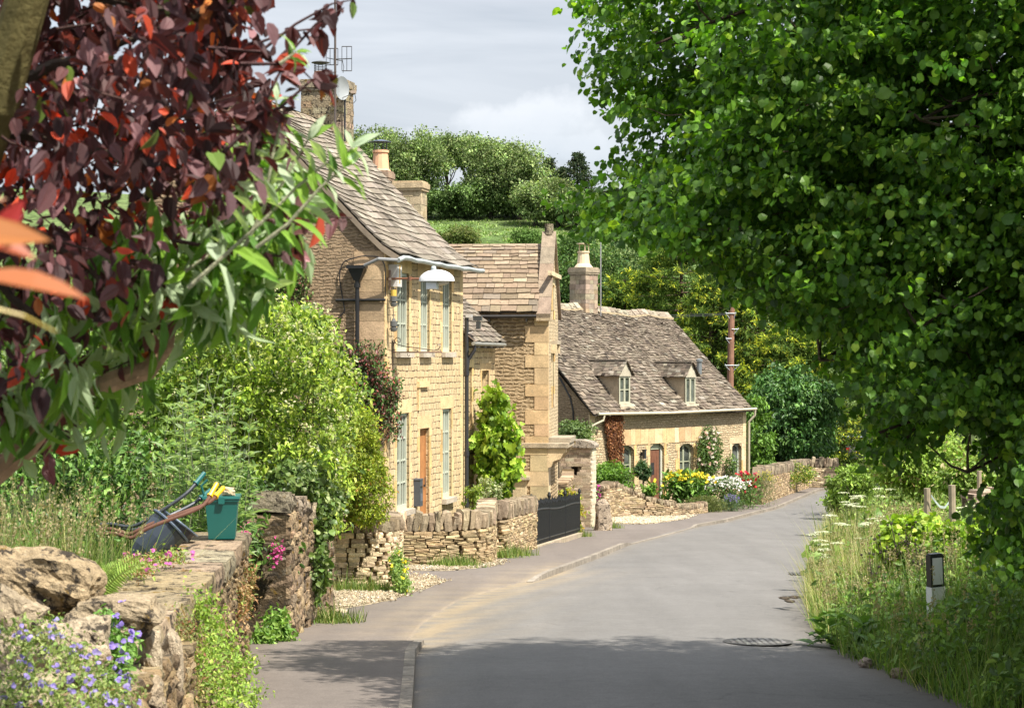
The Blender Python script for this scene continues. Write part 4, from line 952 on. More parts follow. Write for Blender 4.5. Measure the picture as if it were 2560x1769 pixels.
tag(g.build('aerial_pole',M['metal']),'thin grey aerial pole strapped to the cottage chimney','aerial')
E=empty('wall_lantern',tuple(PCw(3.42,-.04,-4.1)),'small black lantern between the arched window and the brown door','lantern',AC)
g=Geo(); g.box(-.06,.06,-.2,-.08,-.18,.16,(.03,.035,.04)); g.box(-.08,.08,-.22,-.06,.16,.2,(.03,.03,.035)); g.build('lantern_body',M['iron'],E); g=Geo(); g.tube([(0,0,0),(0,-.1,.02)],.02,(.03,.03,.03),5); g.box(-.04,.04,-.02,.02,-.08,.08,(.03,.03,.03)); g.build('bracket',M['iron'],E)

# ================================================================== WALLS
NEARPAL=((.40,.31,.19),(.33,.26,.16),(.46,.38,.25),(.25,.20,.14)); 
dry_wall('roadside_wall','nearest low wall with broad mossy flat capstones on the left',[(-2.35,7.5),(-2.62,13.5),(-2.78,17.2),(-2.95,20)],((0,1),(-1.93,-1.96)),thick=.62,sh=.085,sw=.16,pal=NEARPAL,cope='flat',ch=.19,cw=1.0,copecol=((.31,.235,.15),(.26,.195,.125),(.35,.27,.175)),mat=M['mossstone'],smooth=False)
dry_wall('pillar_wall','dark weathered high wall with big blocks and trailing ivy beside the footpath',[(-2.98,24.2),(-2.98,26),(-2.9,29.4)],((0,.25,.5,1),(-1.92,-2.05,-2.25,-2.65)),thick=.58,sh=.135,sw=.34,pal=((.48,.38,.26),(.38,.30,.21),(.60,.48,.32),(.28,.23,.17)),pw=(3,3,1,2),cope='vertical',ch=.24,cw=.16,copecol=((.34,.28,.2),(.27,.22,.16),(.42,.34,.25)),mat=M['mossstone'],smooth=False)
dry_wall('curved_end_wall','pale dry stone wall end under the round shrub across the drive',[(-6.2,34.3),(-3.1,34.25),(-2.45,34.3),(-2.14,34.7),(-2.15,35.6),(-2.45,37.2)],((0,1),(-3.03,-3.1)),thick=.45,sh=.085,sw=.21,pal=((.74,.62,.44),(.62,.52,.37),(.84,.72,.53),(.52,.43,.3)),cope='vertical',ch=.2,cw=.13,lean=.25)
dry_wall('front_garden_wall','sweeping garden wall with upright coping stones in front of the golden house',[(-3.1,40.2),(-1.6,40.15),(-.75,40.35),(-.52,41.4),(-.56,44.6)],((0,.6,1),(-3.58,-3.52,-3.6)),thick=.42,sh=.068,sw=.24,pal=((.50,.41,.26),(.43,.35,.22),(.57,.48,.32),(.36,.29,.18)),cope='vertical',ch=.36,cw=.12,copecol=((.33,.255,.17),(.27,.21,.145),(.38,.30,.2)))
dry_wall('railing_end_wall','short garden wall joining the sweeping wall to the black railings',[(-.62,44.7),(-.3,44.85),(.06,46.6),(.42,48.3)],((0,1),(-3.70,-3.83)),thick=.42,sh=.068,sw=.2,pal=((.54,.44,.28),(.47,.38,.24),(.60,.50,.34),(.40,.32,.2)),cope='vertical',ch=.36,cw=.11,smooth=False)
dry_wall('low_cottage_wall','low curving dry stone wall in front of the cottage garden',[(3.15,72.6),(4.1,74.6),(5.4,74.8),(6.5,76.3),(7.5,78.3)],((0,.1,.2,.45,.7,1),(-5.0,-4.9,-4.95,-5.6,-5.95,-6.0)),thick=.45,sh=.07,sw=.26,pal=((.48,.40,.27),(.40,.33,.22),(.58,.50,.37),(.32,.26,.18)),cope='vertical',ch=.2,cw=.1)
dry_wall('far_roadside_wall','dry stone wall with ragged upright coping running right of the cottage',[(10.6,86.2),(11.4,89),(12.9,94),(14.6,99.5)],((0,1),(-5.35,-5.70)),thick=.5,sh=.11,sw=.19,pal=((.52,.42,.28),(.44,.35,.23),(.60,.50,.36),(.36,.28,.19)),cope='vertical',ch=.42,cw=.11,copecol=((.26,.21,.15),(.20,.165,.12),(.31,.25,.18)),smooth=False)
dry_wall('far_end_wall','pale wall end with tall upright coping at the far bend',[(14.7,99.8),(15.4,99.8),(16.3,99.7)],((0,1),(-5.65,-5.65)),thick=.5,sh=.09,sw=.26,pal=((.56,.48,.34),(.48,.41,.29),(.62,.54,.40),(.42,.35,.24)),cope='vertical',ch=.45,cw=.18,smooth=False)
dry_wall('field_wall','crumbling pale field wall behind the posts on the right bank',[(9.1,39.8),(10.4,40.2),(12.5,40.6)],((0,1),(-2.75,-2.3)),thick=.5,sh=.10,sw=.24,pal=((.52,.45,.36),(.45,.38,.29),(.58,.5,.4),(.36,.3,.22)),cope=None,smooth=False,zb=lambda s:-4.0)
# garden pier with slit opening beyond the railings
PO=np.array([2.60,66.0,G(66)]); AP=math.atan2(.97,.24)
PE=empty('garden_pier',tuple(PO),'tall stone pier with a rounded cap and a small arched niche beyond the railings','stone pier',AP)
PO_w=lambda g:g
gp=Geo(); 
pos=[];siz=[]
z=0.0; HT=2.66
while z<HT:
    h=R.uniform(.06,.13); y=0.0
    while y<1.05:
        w=R.uniform(.12,.36); w=min(w,1.05-y)
        if not(.52-.09<y+w/2<.52+.13 and 1.72<z+h/2<2.02): pos.append((.0,y+w/2,z+h/2)); siz.append((.08,w,h))
        y+=w
    z+=h
pos=np.array(pos); siz=np.array(siz); n=len(pos); Mx=np.zeros((n,3,3)); Mx[:,0,0]=siz[:,0];Mx[:,1,1]=siz[:,1]*1.01;Mx[:,2,2]=siz[:,2]*1.02
gp.inst(ROCK[0],ROCK[1],pos,Mx,vary([(.42,.33,.23),(.35,.275,.19),(.48,.39,.28)],[2,2,1],n,.12),.04)
pos=[];siz=[]; z=0.
while z<HT:
    h=R.uniform(.1,.22); pos.append((.3,-.02,z+h/2)); siz.append((.66,.1,h)); z+=h
pos=np.array(pos);siz=np.array(siz);n=len(pos);Mx=np.zeros((n,3,3)); Mx[:,0,0]=siz[:,0];Mx[:,1,1]=siz[:,1];Mx[:,2,2]=siz[:,2]
gp.inst(ROCK[0],ROCK[1],pos,Mx,vary([(.60,.52,.38)],[1],n,.1),.03)
gp.box(.02,.6,.0,.43,0,HT-.01,(.2,.16,.11)); gp.box(.02,.6,.64,1.04,0,HT-.011,(.2,.16,.11)); gp.box(.12,.6,.43,.64,0,HT-.02,(.02,.018,.015)); gp.box(.02,.12,.43,.64,0,1.72,(.2,.16,.11)); gp.box(.02,.12,.43,.64,2.02,HT-.02,(.2,.16,.11))
gp.build('pier_stones',M['stone'],PE)
g=Geo(); g.prism([(-.14,HT),(1.2,HT),(1.22,HT+.08),(1.08,HT+.16),(.75,HT+.25),(.3,HT+.26),(-.05,HT+.18),(-.15,HT+.08)],-.14,.72,'x',(.34,.29,.23)); g.build('cap_stone',M['mossstone'],PE)
# back garden wall behind pier
dry_wall('side_garden_wall','plain rubble garden wall between the wing and the pier',[(1.5,60.5),(1.75,63),(1.85,66)],((0,1),(-3.9,-3.8)),thick=.4,sh=.1,sw=.28,pal=((.42,.33,.23),(.35,.275,.19),(.48,.39,.28),(.3,.24,.16)),cope=None,smooth=False)
# ================================================================== VEGETATION
def plant(name,label,cat,pos,od,k,tpl,size,cols,w,mat='leaf',stems=None,group=None,base=None,crown='foliage',stem_name='stems',stem_mat='bark',extra=None,up=.6,rand=.7,droop=.3,jit=.16,sj=.25):
    mn=pos.min(0); c=pos.mean(0); base=base if base is not None else (c[0],c[1],mn[2])
    E=empty(name,tuple(float(v) for v in base),label,cat,group=group)
    g=Geo(); put_leaves(g,tpl,pos,od,size,cols,w,up,rand,droop,sj,jit,k**1.5); g.build(crown,M[mat],E,off=base)
    if stems is not None and stems.n: stems.build(stem_name,M[stem_mat],E,off=base)
    for nm,gg,mm in (extra or []): gg.build(nm,M[mm],E,off=base)
    return E
def rcrown(cx,cy,z0,z1,r,n=8,ry=None):
    """a crown made of a core and n lobes"""
    rz=(z1-z0)/2; cz=(z0+z1)/2; bl=[(cx,cy,cz,r*.72,(ry or r)*.72,rz*.8)]
    for i in range(n):
        th=2*math.pi*i/n+R.uniform(-.3,.3); f=R.uniform(-.75,.8); rr=r*.55*math.sqrt(max(.1,1-f*f*.8))
        s=R.uniform(.32,.52); bl.append((cx+math.cos(th)*rr,cy+math.sin(th)*rr,cz+f*rz*.72,r*s,r*s,rz*s*.75))
    return bl
def limbs(g,base,cl,r0,n=9,col=(.10,.08,.055),fork=.35,top=None):
    base=np.array(base,float); top=np.array(top,float) if top is not None else np.array([cl[:,0].mean(),cl[:,1].mean(),cl[:,2].mean()])
    tr=wig(base,top,7,.03); g.tube(tr,np.linspace(r0,r0*.4,7),col,8)
    for i in R.choice(len(cl),min(n,len(cl)),replace=False):
        t=R.uniform(fork,.95); p=base+(top-base)*t; p=tr[int(t*6)]
        q=wig(p,cl[i],6,.06); g.tube(q,np.linspace(r0*.38*(1.1-t*.5),r0*.06,6),col,5,False)
# ---- hillside trees
HC=((.135,.20,.07),(.18,.25,.095),(.08,.125,.045),(.25,.30,.13)); 
hill=[(800,252,300,5.2,'broad hillside tree half behind the big chimney',(3,3,1,1)),(885,249,292,4.6,'hillside tree rising above the terracotta chimney pot',(3,2,2,1)),(965,252,296,4.6,'domed hillside tree right of the terracotta chimney pot',(2,3,1,2)),
(1050,254,302,4.1,'tall open hillside tree with dark bare limbs showing under its crown',(2,3,1,2)),(1118,262,322,3.2,'slim hillside tree at the left edge of the gap with sky between trunks',(3,2,1,1)),(1172,264,330,2.6,'narrow tree with high crown in the middle of the hilltop row',(3,2,2,1)),
(1225,251,325,4.3,'large rounded hillside tree below the white cloud',(2,2,1,3)),(1298,250,338,4.0,'tree ending the row of tall hillside trees on the right',(2,2,1,3)),(1338,244,455,3.0,'lower bushy hillside tree below the end of the tall row',(1,2,1,3)),
(1395,243,440,3.0,'bushy pale green tree in front of the two dark conifers',(1,2,1,3)),(1440,242,468,2.8,'small round tree on the hill at the tip of the hazel boughs',(2,2,2,1)),(1545,238,470,4.6,'hillside tree seen behind the hazel boughs above the cottage chimney',(3,2,2,1)),(1660,236,460,4.6,'hillside tree mostly hidden behind the hazel boughs',(3,2,2,1)),(1800,234,450,5.,'farthest right hillside tree behind the dense hazel leaves',(3,2,2,1))]
for i,(px,D,ty,r,lab,w) in enumerate(hill):
    x=(px-CX)/F*D; z0=Hf(x,D); z1=(CY-ty)/F*D; hgt=z1-z0
    fr={965:.2,1118:.3,1050:.15,1225:.14,885:.12}.get(px,.05)
    if px in (1118,1172): fr=.5
    bl=rcrown(x,D,z0+hgt*fr,z1,r,10)
    n=int(620*r); p,od,k,c=blobs(bl,n//9,n*6,.55,shell=.6,flat=.6); k=k**2.0
    g=Geo(); limbs(g,(x,D,z0-.3),c,.30,16,(.05,.042,.033),.2)
    plant('hillside_tree',lab,'tree',p,od,k,DIA,.27,HC,w,'farleaf',g,'trees along the hillside',(x,D,z0),'crown','trunk',up=.5,rand=.9,jit=.24)
# bushes filling the foot of the wood
for px,ty,r,lab in ((845,430,4.2,'bush on the hillside right of the satellite dish pole'),(925,425,4.,'bush on the hillside behind the twin stone chimney stacks'),(995,440,3.8,'dense shady bush below the domed hillside tree'),(1060,430,3.8,'dark bush in the middle of the hillside edge'),(1120,468,3.2,'low bush under the gap in the hilltop trees'),(1180,455,3.6,'bush right of the gap in the hilltop trees'),(1245,440,3.8,'bush at the foot of the large rounded hillside tree'),(1310,455,3.6,'bush below the end of the tall row of trees'),(1370,475,3.4,'bush low on the hill under the dark conifers'),(1440,480,3.4,'bush on the hill right of the tower gable'),(1500,490,3.6,'bush on the hill just inside the hazel tips')):
    D=253+R.uniform(-1,1); x=(px-CX)/F*D; z0=Hf(x,D); z1=(CY-ty)/F*D
    p,od,k,c=blobs(rcrown(x,D-R.uniform(0,3),z0-.4,z1,r,8),150,5200,.42,shell=.5,flat=.7)
    plant('hillside_bush',lab,'bush',p,od,k**1.5,DIA,.30,((.10,.16,.05),(.145,.215,.075),(.07,.115,.04)),(2,2,1),'farleaf',None,'bushes under the hillside trees',(x,D,z0),up=.5,jit=.33)
for px,D,ty,r,lab,cols in ((1150,226,562,2.6,'olive green bush on the open meadow above the wing roof',((.13,.16,.05),(.09,.13,.035),(.18,.19,.07))),(1095,228,590,1.1,'small pale bush left of the olive meadow bush',((.14,.18,.06),(.1,.15,.045))),(1325,226,568,2.6,'fresh green bush beside the tower gable top',((.08,.15,.035),(.11,.19,.045))),(1435,222,580,2.6,'dark thorn bush on the meadow right of the finial',((.055,.11,.03),(.08,.14,.035)))):
    x=(px-CX)/F*D; z0=Hf(x,D); z1=(CY-ty)/F*D
    p,od,k,c=blobs(rcrown(x,D,z0-.3,z1,r,7),240,4500,.32,shell=.5,flat=.6)
    plant('meadow_bush',lab,'bush',p,od,k,DIA,.26,cols,[1]*len(cols),'farleaf',None,'bushes on the meadow',(x,D,z0),up=.5)
x=R.uniform(-16,12,16000); y=R.uniform(205,252,16000); n=len(x); g=Geo(); th=R.uniform(0,6.28,n); tk=.6+.4*np.sin(x*1.3+np.sin(y*.9)*2); up_=unit(np.column_stack([np.cos(th)*.5,np.sin(th)*.5,np.ones(n)])); sd_=np.column_stack([-np.sin(th),np.cos(th),np.zeros(n)])
M3=np.stack([sd_*.22,np.cross(sd_,up_)*.3,up_*(.24*np.exp(R.normal(0,.4,n))*tk)[:,None]],-1); g.inst(BLADE[0],BLADE[1],np.column_stack([x,y,H(x,y)-.05]),M3,vary(((.23,.36,.09),(.30,.40,.13),(.18,.28,.07),(.36,.38,.18)),(3,2,2,1),n,.2)); tag(g.build('meadow_grass',M['grass']),'tussocky rough grass on the hillside meadow',kind='stuff')
# conifers on the hill
for px,D,ty,r,lab in ((1372,262,394,2.0,'dark brownish conifer on the skyline left of its taller neighbour'),(1404,266,418,1.5,'short conifer between the two taller skyline conifers'),(1444,260,380,2.7,'tallest dark conifer on the skyline with layered branches')):
    x=(px-CX)/F*D; z0=Hf(x,D); z1=(CY-ty)/F*D; P_=[];O_=[];K_=[]; g=Geo(); g.tube([(x,D,z0-.2),(x,D,z1)],[.25,.05],(.06,.045,.035),6)
    for lv in range(15):
        t=(lv+.5)/15; z=z0+(z1-z0)*(.18+.8*t); rr=r*(1-t)**.8*R.uniform(.75,1.1)+.15
        for b in range(8):
            th=R.uniform(0,6.28); e=np.array([x+math.cos(th)*rr,D+math.sin(th)*rr,z+rr*.12]); s=np.array([x,D,z]); g.tube([s,e],[.05,.015],(.06,.045,.035),4,False)
            q=s+(e-s)*R.uniform(.2,1,(42,1))**.7+R.normal(0,1,(42,3))*np.array([.2,.2,.09])*(1+rr*.2); P_.append(q); O_.append(np.tile(unit((e-s)[None])[0],(42,1))); K_.append(np.full(42,R.uniform(.7,1.3)))
    plant('conifer',lab,'conifer',np.concatenate(P_),np.concatenate(O_),np.concatenate(K_),DIA,.26,((.035,.06,.03),(.05,.075,.035),(.07,.075,.04)),(3,2,1),'farleaf',g,'conifers on the skyline',(x,D,z0),'crown','trunk',up=.4)
# ---- trees behind the cottage
mid=[(1385,133,590,3.0,'mid green tree showing between the tower gable and the cottage roof',((.05,.10,.025),(.075,.135,.035),(.11,.17,.05)),.20),
(1470,131,560,3.6,'leafy maple behind the cottage chimney on its left',((.045,.095,.028),(.07,.13,.035),(.13,.19,.06)),.22),
(1575,136,520,4.2,'big maple directly behind the cottage chimney',((.045,.095,.028),(.07,.125,.035),(.12,.17,.055)),.22),
(1690,134,560,4.0,'dark leafy tree behind the golden yews',((.04,.08,.025),(.06,.11,.03)),.22)]
for px,D,ty,r,lab,cols,ls in mid:
    x=(px-CX)/F*D; z0=Hf(x,D); z1=(CY-ty)/F*D
    p,od,k,c=blobs(rcrown(x,D,z0+1.5,z1,r,16),900,17000,.30,shell=.5,flat=.6); g=Geo(); limbs(g,(x,D,z0-.2),c,.28,10,(.07,.055,.04))
    plant('leafy_tree',lab,'tree',p,od,k,OVATE,ls*.95,cols,[2]*len(cols),'farleaf',g,'trees behind the cottage',(x,D,z0),'crown','trunk',up=.6,jit=.22)
x,D=(1528-CX)/F*118,118; z0=Hf(x,D); p,od,k,c=blobs([(x,D,z0+1.8,1.5,1.5,2.2),(x-.2,D,z0+3.6,.95,.95,1.4),(x+.1,D,z0+4.5,.5,.5,.9)],300,9000,.16,shell=.4,flat=1.2)
plant('cypress','small dark drooping cypress behind the cottage ridge','conifer',p,od,k,NEEDLE,.24,((.045,.065,.03),(.07,.085,.035),(.10,.11,.05)),(3,2,1),'farleaf',None,None,(x,D,z0),up=.1,droop=1.)
x,D=(1432-CX)/F*116,116; z0=Hf(x,D); p,od,k,c=blobs(rcrown(x,D,z0,(CY-722)/F*D,2.3,7),200,5500,.22)
plant('garden_tree','pale olive tree just above the cottage ridge on the left','tree',p,od,k,OVATE,.16,((.13,.15,.06),(.09,.12,.045)),(1,1),'farleaf',None,None,(x,D,z0))
def yew(px,D,ty,r,lab,seed,low=0.3):
    r*=1.12
    x=(px-CX)/F*D; z0=Hf(x,D); z1=(CY-ty)/F*D; P_=[];O_=[];K_=[];G_=[]; g=Geo(); g.tube(wig((x,D,z0-.2),(x,D,z1-.5),6,.02),np.linspace(.3,.06,6),(.09,.06,.045),7)
    n=230
    for b in range(n):
        t=R.random()**.8; z=z0+low+(z1-z0-low)*t; rr=r*(1-t**2.2)**.5*R.uniform(.65,1.08)+.2; th=R.uniform(0,6.28)
        s=np.array([x,D,z]); e=np.array([x+math.cos(th)*rr,D+math.sin(th)*rr,z+R.uniform(-.1,.45)]); 
        if b%3==0: g.tube(wig(s,e,5,.04),np.linspace(.06,.012,5),(.12,.085,.06),4,False)
        m=120; u=R.uniform(.30,1.08,(m,1)); q=s+(e-s)*u; perp=np.array([-math.sin(th),math.cos(th),0]); q=q+perp*R.normal(0,.34,(m,1))*(1.15-u)*1.4+np.array([0,0,1])*(R.normal(0,.09,(m,1))-.22*(u-.6)**2)
        P_.append(q); O_.append(np.tile(unit((e-s)[None])[0],(m,1))); K_.append(np.full(m,R.uniform(.75,1.2))); G_.append(np.clip((u[:,0]-.66)*3,0,1)*R.random(m)*R.choice([.3,1,1.3]))
    P_=np.concatenate(P_);O_=np.concatenate(O_);K_=np.concatenate(K_);G_=np.concatenate(G_)
    E=empty('golden_yew',(x,D,z0),lab,'yew tree',group='golden yews behind the cottage')
    for nm,sel,cols in (('crown',G_<.45,((.10,.17,.03),(.07,.13,.027),(.17,.24,.04))),('golden_tips',G_>=.45,((.46,.52,.05),(.36,.45,.055),(.58,.56,.06)))):
        gg=Geo(); put_leaves(gg,NEEDLE,P_[sel],O_[sel],.24,cols,[1]*3,.5,.45,.12,.25,.15,K_[sel]); gg.build(nm,M['farleaf'],E,off=(x,D,z0))
    g.build('trunk',M['bark'],E,off=(x,D,z0))
yew(1700,118,575,3.4,'tallest golden yew right of the cottage aerial pole',1); yew(1790,114,700,3.0,'golden yew behind the wooden utility pole',2); yew(1905,113,640,3.6,'broad golden yew right of the utility pole under the hazel boughs',3); yew(2050,112,740,3.6,'golden yew farthest right, over the parked car',4); yew(1565,125,690,2.2,'low golden green yew between the chimney and the cypress',6); yew(1860,117,600,3.6,'golden yew at the back, highest above the utility pole',7); yew(1980,110,830,3.2,'dark based golden yew just above the laurel',8); yew(1640,121,640,2.6,'smaller golden yew nearest the cottage chimney',5)
# dark laurel mass
for px,D,ty,r,lab in ((1925,105,930,2.0,'dark glossy laurel beside the golden yews at the bend'),(1995,103,885,2.3,'tall dark laurel overhanging the far wall end'),(2035,106,960,1.2,'shaded laurel bush left of the parked car')):
    x=(px-CX)/F*D; z0=Hf(x,D); z1=(CY-ty)/F*D; p,od,k,c=blobs(rcrown(x,D,z0+.5,z1,r,12),520,12000,.17,shell=.4,flat=.8); g=Geo(); limbs(g,(x,D,z0-.2),c,.12,6,(.05,.04,.03))
    plant('laurel_bush',lab,'bush',p,od,k,OVATE,.21,((.05,.125,.03),(.08,.18,.04),(.15,.27,.07)),(3,2,1.3),'glossleaf',g,'dark laurels at the bend',(x,D,z0),droop=.6)
x,D=(1893-CX)/F*93,93; z0=Hf(x,D); p,od,k,c=blobs([(x,D,z0+2.6,.65,.6,1.5),(x+.25,D,z0+1.3,.6,.5,.9),(x-.1,D,z0+4.0,.35,.3,.6)],150,3000,.14); g=Geo(); limbs(g,(x,D,z0),c,.06,6)
plant('young_tree','bright green young tree against the end of the cottage','tree',p,od,k,OVATE,.17,((.15,.27,.04),(.10,.2,.03)),(1,1),'leaf',g,None,(x,D,z0),droop=.8)
x,D=(1945-CX)/F*94,94; z0=Hf(x,D); p,od,k,c=blobs([(x-1.4,D-.6,z0+.8,.8,.6,.55),(x-.3,D,z0+.8,1.,.6,.6),(x+.8,D+1.2,z0+.85,1.,.6,.55)],220,6500,.12)
plant('flowering_hedge','low yellow green hedge behind the far roadside wall','hedge',p,od,k,OVATE,.10,((.25,.32,.05),(.15,.24,.045),(.42,.38,.08)),(2,2,1),'leaf',None,None,(x,D,z0))

# ---- big hazel overhanging from the right
hz=[(1475,-60),(1465,30),(1500,90),(1475,160),(1500,200),(1540,225),(1560,300),(1620,325),(1665,320),(1600,350),(1545,385),(1500,420),(1480,455),(1425,490),(1440,560),(1500,600),(1560,590),(1630,585),(1700,605),(1760,640),(1820,680),(1850,735),(1900,745),(1960,775),(2010,800),(2050,850),(2080,900),(2110,950),(2140,950),(2135,990),(2175,1035),(2190,1090),(2190,1140),(2240,1140),(2290,1075),(2340,1030),(2420,1030),(2480,1080),(2505,1170),(2490,1260),(2460,1370),(2560,1440),(3200,1500),(3300,-300),(2900,-950),(2300,-950),(1950,-600),(1680,-260)]
c1=survey_cloud(hz,15.5,20.5,4300); c1=c1[(c1[:,2]>-3.2)]
hole=((c1[:,0]/c1[:,1]*F+CX)<1720)&((CY-c1[:,2]/c1[:,1]*F)<420)&((CY-c1[:,2]/c1[:,1]*F)>-50)&(R.random(len(c1))<.08); c1=c1[~hole]
shade_clumps=R.uniform([3.7,12.3,3.3],[8.6,16.2,7.2],(350,3)); c1=np.concatenate([c1[((CY-c1[:,2]/c1[:,1]*F)>-120)|(R.random(len(c1))<.55)],shade_clumps]); hh_=c1[:,2]+3.2; hx,hy=c1[:,0]-.483*hh_,c1[:,1]+.435*hh_; nz_=R.normal(0,.35,len(c1))+.5*np.sin(hx*2.3); c1=c1[~((hx<-.85+nz_*.6)&(hy<19.8+nz_)|(hy>23.9+.5*nz_)&(hx<1.6)|(hy>24.4+.4*nz_)|((hy>22.2+1.2*np.sin(hx*1.7+1))&(R.random(len(c1))<.5)))]  # unseen clumps added overhead to deepen crown shade; crown culled to shape road shadow
k1=np.exp(R.normal(0,.15,len(c1))); n=235000; j=R.integers(0,len(c1),n); flat=np.clip(R.normal(0,1,(n,3)),-1.9,1.9)*np.array([.15,.15,.065]); p=c1[j]+flat
hb=np.array([6.6,18.5,Hf(6.6,18.5)]); od=unit(unit(p-(hb+np.array([0,0,4.5])))*.8+R.normal(0,.5,(n,3)))
E=empty('hazel_tree',tuple(hb),'huge dark green hazel hanging over the lane from the right','tree')
g=Geo(); put_leaves(g,HAZEL,p,od,.056,((.095,.20,.024),(.055,.13,.018),(.135,.255,.028),(.23,.35,.035)),(4,3.2,3,.8),1.0,.55,.55,.26,.22,k1[j]**1.4); g.build('crown',M['leafshade'],E,off=hb)
g=Geo(); bc=(.055,.04,.03)
for dx,top in ((0,(5.4,18,4.5)),(.5,(7.4,17,4.8)),(-.3,(4.8,19.5,2.8))): g.tube(wig(hb+np.array([dx,0,-.3]),top,8,.04),np.linspace(.2,.09,8),bc,9)
for a,b_,r in (((5.4,18,3.6),W(1700,175,18),.075),((5.2,18,3.0),W(1620,470,18.5),.06),((4.9,19,2.6),W(1850,680,19),.06),((5.2,18.2,1.2),W(2050,900,17.5),.05),((5.6,17.6,.2),W(2200,1080,16.5),.05),((5.4,18,4.),W(1640,110,17),.055),((6.4,17.5,3.2),W(2300,300,16),.06),((6.2,17.5,2.),W(2100,500,16.5),.05),((6.4,18,-.5),W(2420,1180,17),.05),((5.8,17.5,1.),W(2300,820,16),.045)):
    q=wig(a,b_,9,.05,-.04); g.tube(q,np.linspace(r,.012,9),bc,6)
    for t in range(1,9):
        for _ in range(4):
            e=c1[np.argmin(np.abs(c1-q[t]-R.normal(0,.5,3)).sum(1))]; 
            if np.linalg.norm(e-q[t])<.8: g.tube(wig(q[t],e,5,.08),np.linspace(.014,.004,5),(.11,.085,.06),4,False)
for i in R.choice(len(c1),700,replace=False):
    e=c1[i]; s=e+unit(hb+np.array([0,0,3.5])-e)*R.uniform(.25,.6)+R.normal(0,.1,3); g.tube(wig(s,e,4,.1),np.linspace(.008,.003,4),(.12,.09,.065),3,False)
g.build('trunk',M['bark'],E,off=hb)

# ---- plum tree, near left
pl=[(-500,-600),(560,-600),(690,-250),(640,-20),(600,40),(640,95),(610,150),(560,110),(520,140),(560,200),(650,190),(690,250),(700,320),(640,400),(600,470),(560,520),(600,580),(520,600),(470,650),(420,700),(430,760),(380,800),(300,860),(290,930),(220,1010),(160,1090),(80,1120),(-300,1100)]
c2=survey_cloud(pl,5.7,8.2,1080); cpx=c2[:,0]/c2[:,1]*F+CX; cpy=CY-c2[:,2]/c2[:,1]*F
c2=c2[~(((cpy>430)&(R.random(len(c2))<.62))|((cpx<160-cpy*.25)&(cpy<520)&(c2[:,1]<6.7)))]
c2=c2[~((c2[:,1]<7.0)&((CY-c2[:,2]/c2[:,1]*F)>830)&((c2[:,0]/c2[:,1]*F+CX)>240)&(R.random(len(c2))<.8))]
tw=[([(520,120),(650,130),(740,60),(830,10),(880,0)],22),([(560,200),(640,110),(720,80),(800,70)],16),([(600,160),(700,160),(790,60),(860,20)],14),([(560,380),(640,300),(700,180),(760,180),(800,220)],20),([(600,300),(700,270),(780,200),(840,180)],18),([(560,500),(700,520),(800,540),(880,545)],18),([(430,600),(600,630),(700,640),(740,600)],16),([(300,700),(380,830),(330,900),(260,930)],14),([(350,600),(420,740),(420,790)],12),([(650,450),(700,540),(780,560)],10)]
P_=[];K=[]; g=Geo()
tb=np.array([-2.35,6.6,Hf(-2.35,6.6)])
for pts,m in tw:
    d=R.uniform(6.0,6.9); q=np.array([W(x_,y_,d+i*.04) for i,(x_,y_) in enumerate(pts)]); g.tube(q,np.linspace(.007,.002,len(q)),(.07,.04,.04),4)
    t=R.random(m)*(len(q)-1); i0=t.astype(int).clip(0,len(q)-2); f=(t-i0)[:,None]; P_.append(q[i0]*(1-f)+q[i0+1]*f+R.normal(0,.008,(m,3)))
tp=np.concatenate(P_)
n=10500; j=R.integers(0,len(c2),n); p=c2[j]+R.normal(0,1,(n,3))*.05
p=np.concatenate([p,tp]); od=unit(np.array([.6,-.2,-.2])+R.normal(0,.6,(len(p),3)))
E=empty('plum_tree',tuple(tb),'dark purple leaved plum tree filling the upper left','tree')
gg=Geo(); put_leaves(gg,PLUM,p,od,.057,((.085,.035,.036),(.16,.085,.09),(.04,.018,.018),(.40,.06,.025),(.34,.12,.025),(.12,.2,.04)),(6,4,4.5,1.1,.6,.5),.7,.65,.6,.3,.38); gg.build('crown',M['plum'],E,off=tb)
for i in R.choice(len(c2),260,replace=False):
    e=c2[i]; s=e+np.array([-.12,.02,.03])+R.normal(0,.07,3); g.tube(wig(s,e,4,.1),np.linspace(.006,.002,4),(.07,.04,.035),3,False)
g.tube([W(190,-700,6.0),W(110,-150,6.0),W(50,60,6.05),W(-10,260,6.1),W(-90,480,6.3),W(-260,900,6.5),tuple(tb+np.array([0,0,-.2]))],[.055,.062,.065,.07,.08,.11,.13],(.13,.11,.045),10)
for a,b_ in ((W(20,200,6.3),W(420,60,6.4)),(W(90,-50,6.2),W(560,60,6.5)),(W(0,330,6.3),W(450,420,6.5)),(W(-60,480,6.4),W(320,760,6.4)),(W(-80,600,6.4),W(200,960,6.4)),(W(420,60,6.4),W(660,-40,6.4))): g.tube(wig(a,b_,8,.05),np.linspace(.022,.006,8),(.06,.045,.035),6)
g.build('trunk',M['bark'],E,off=tb)
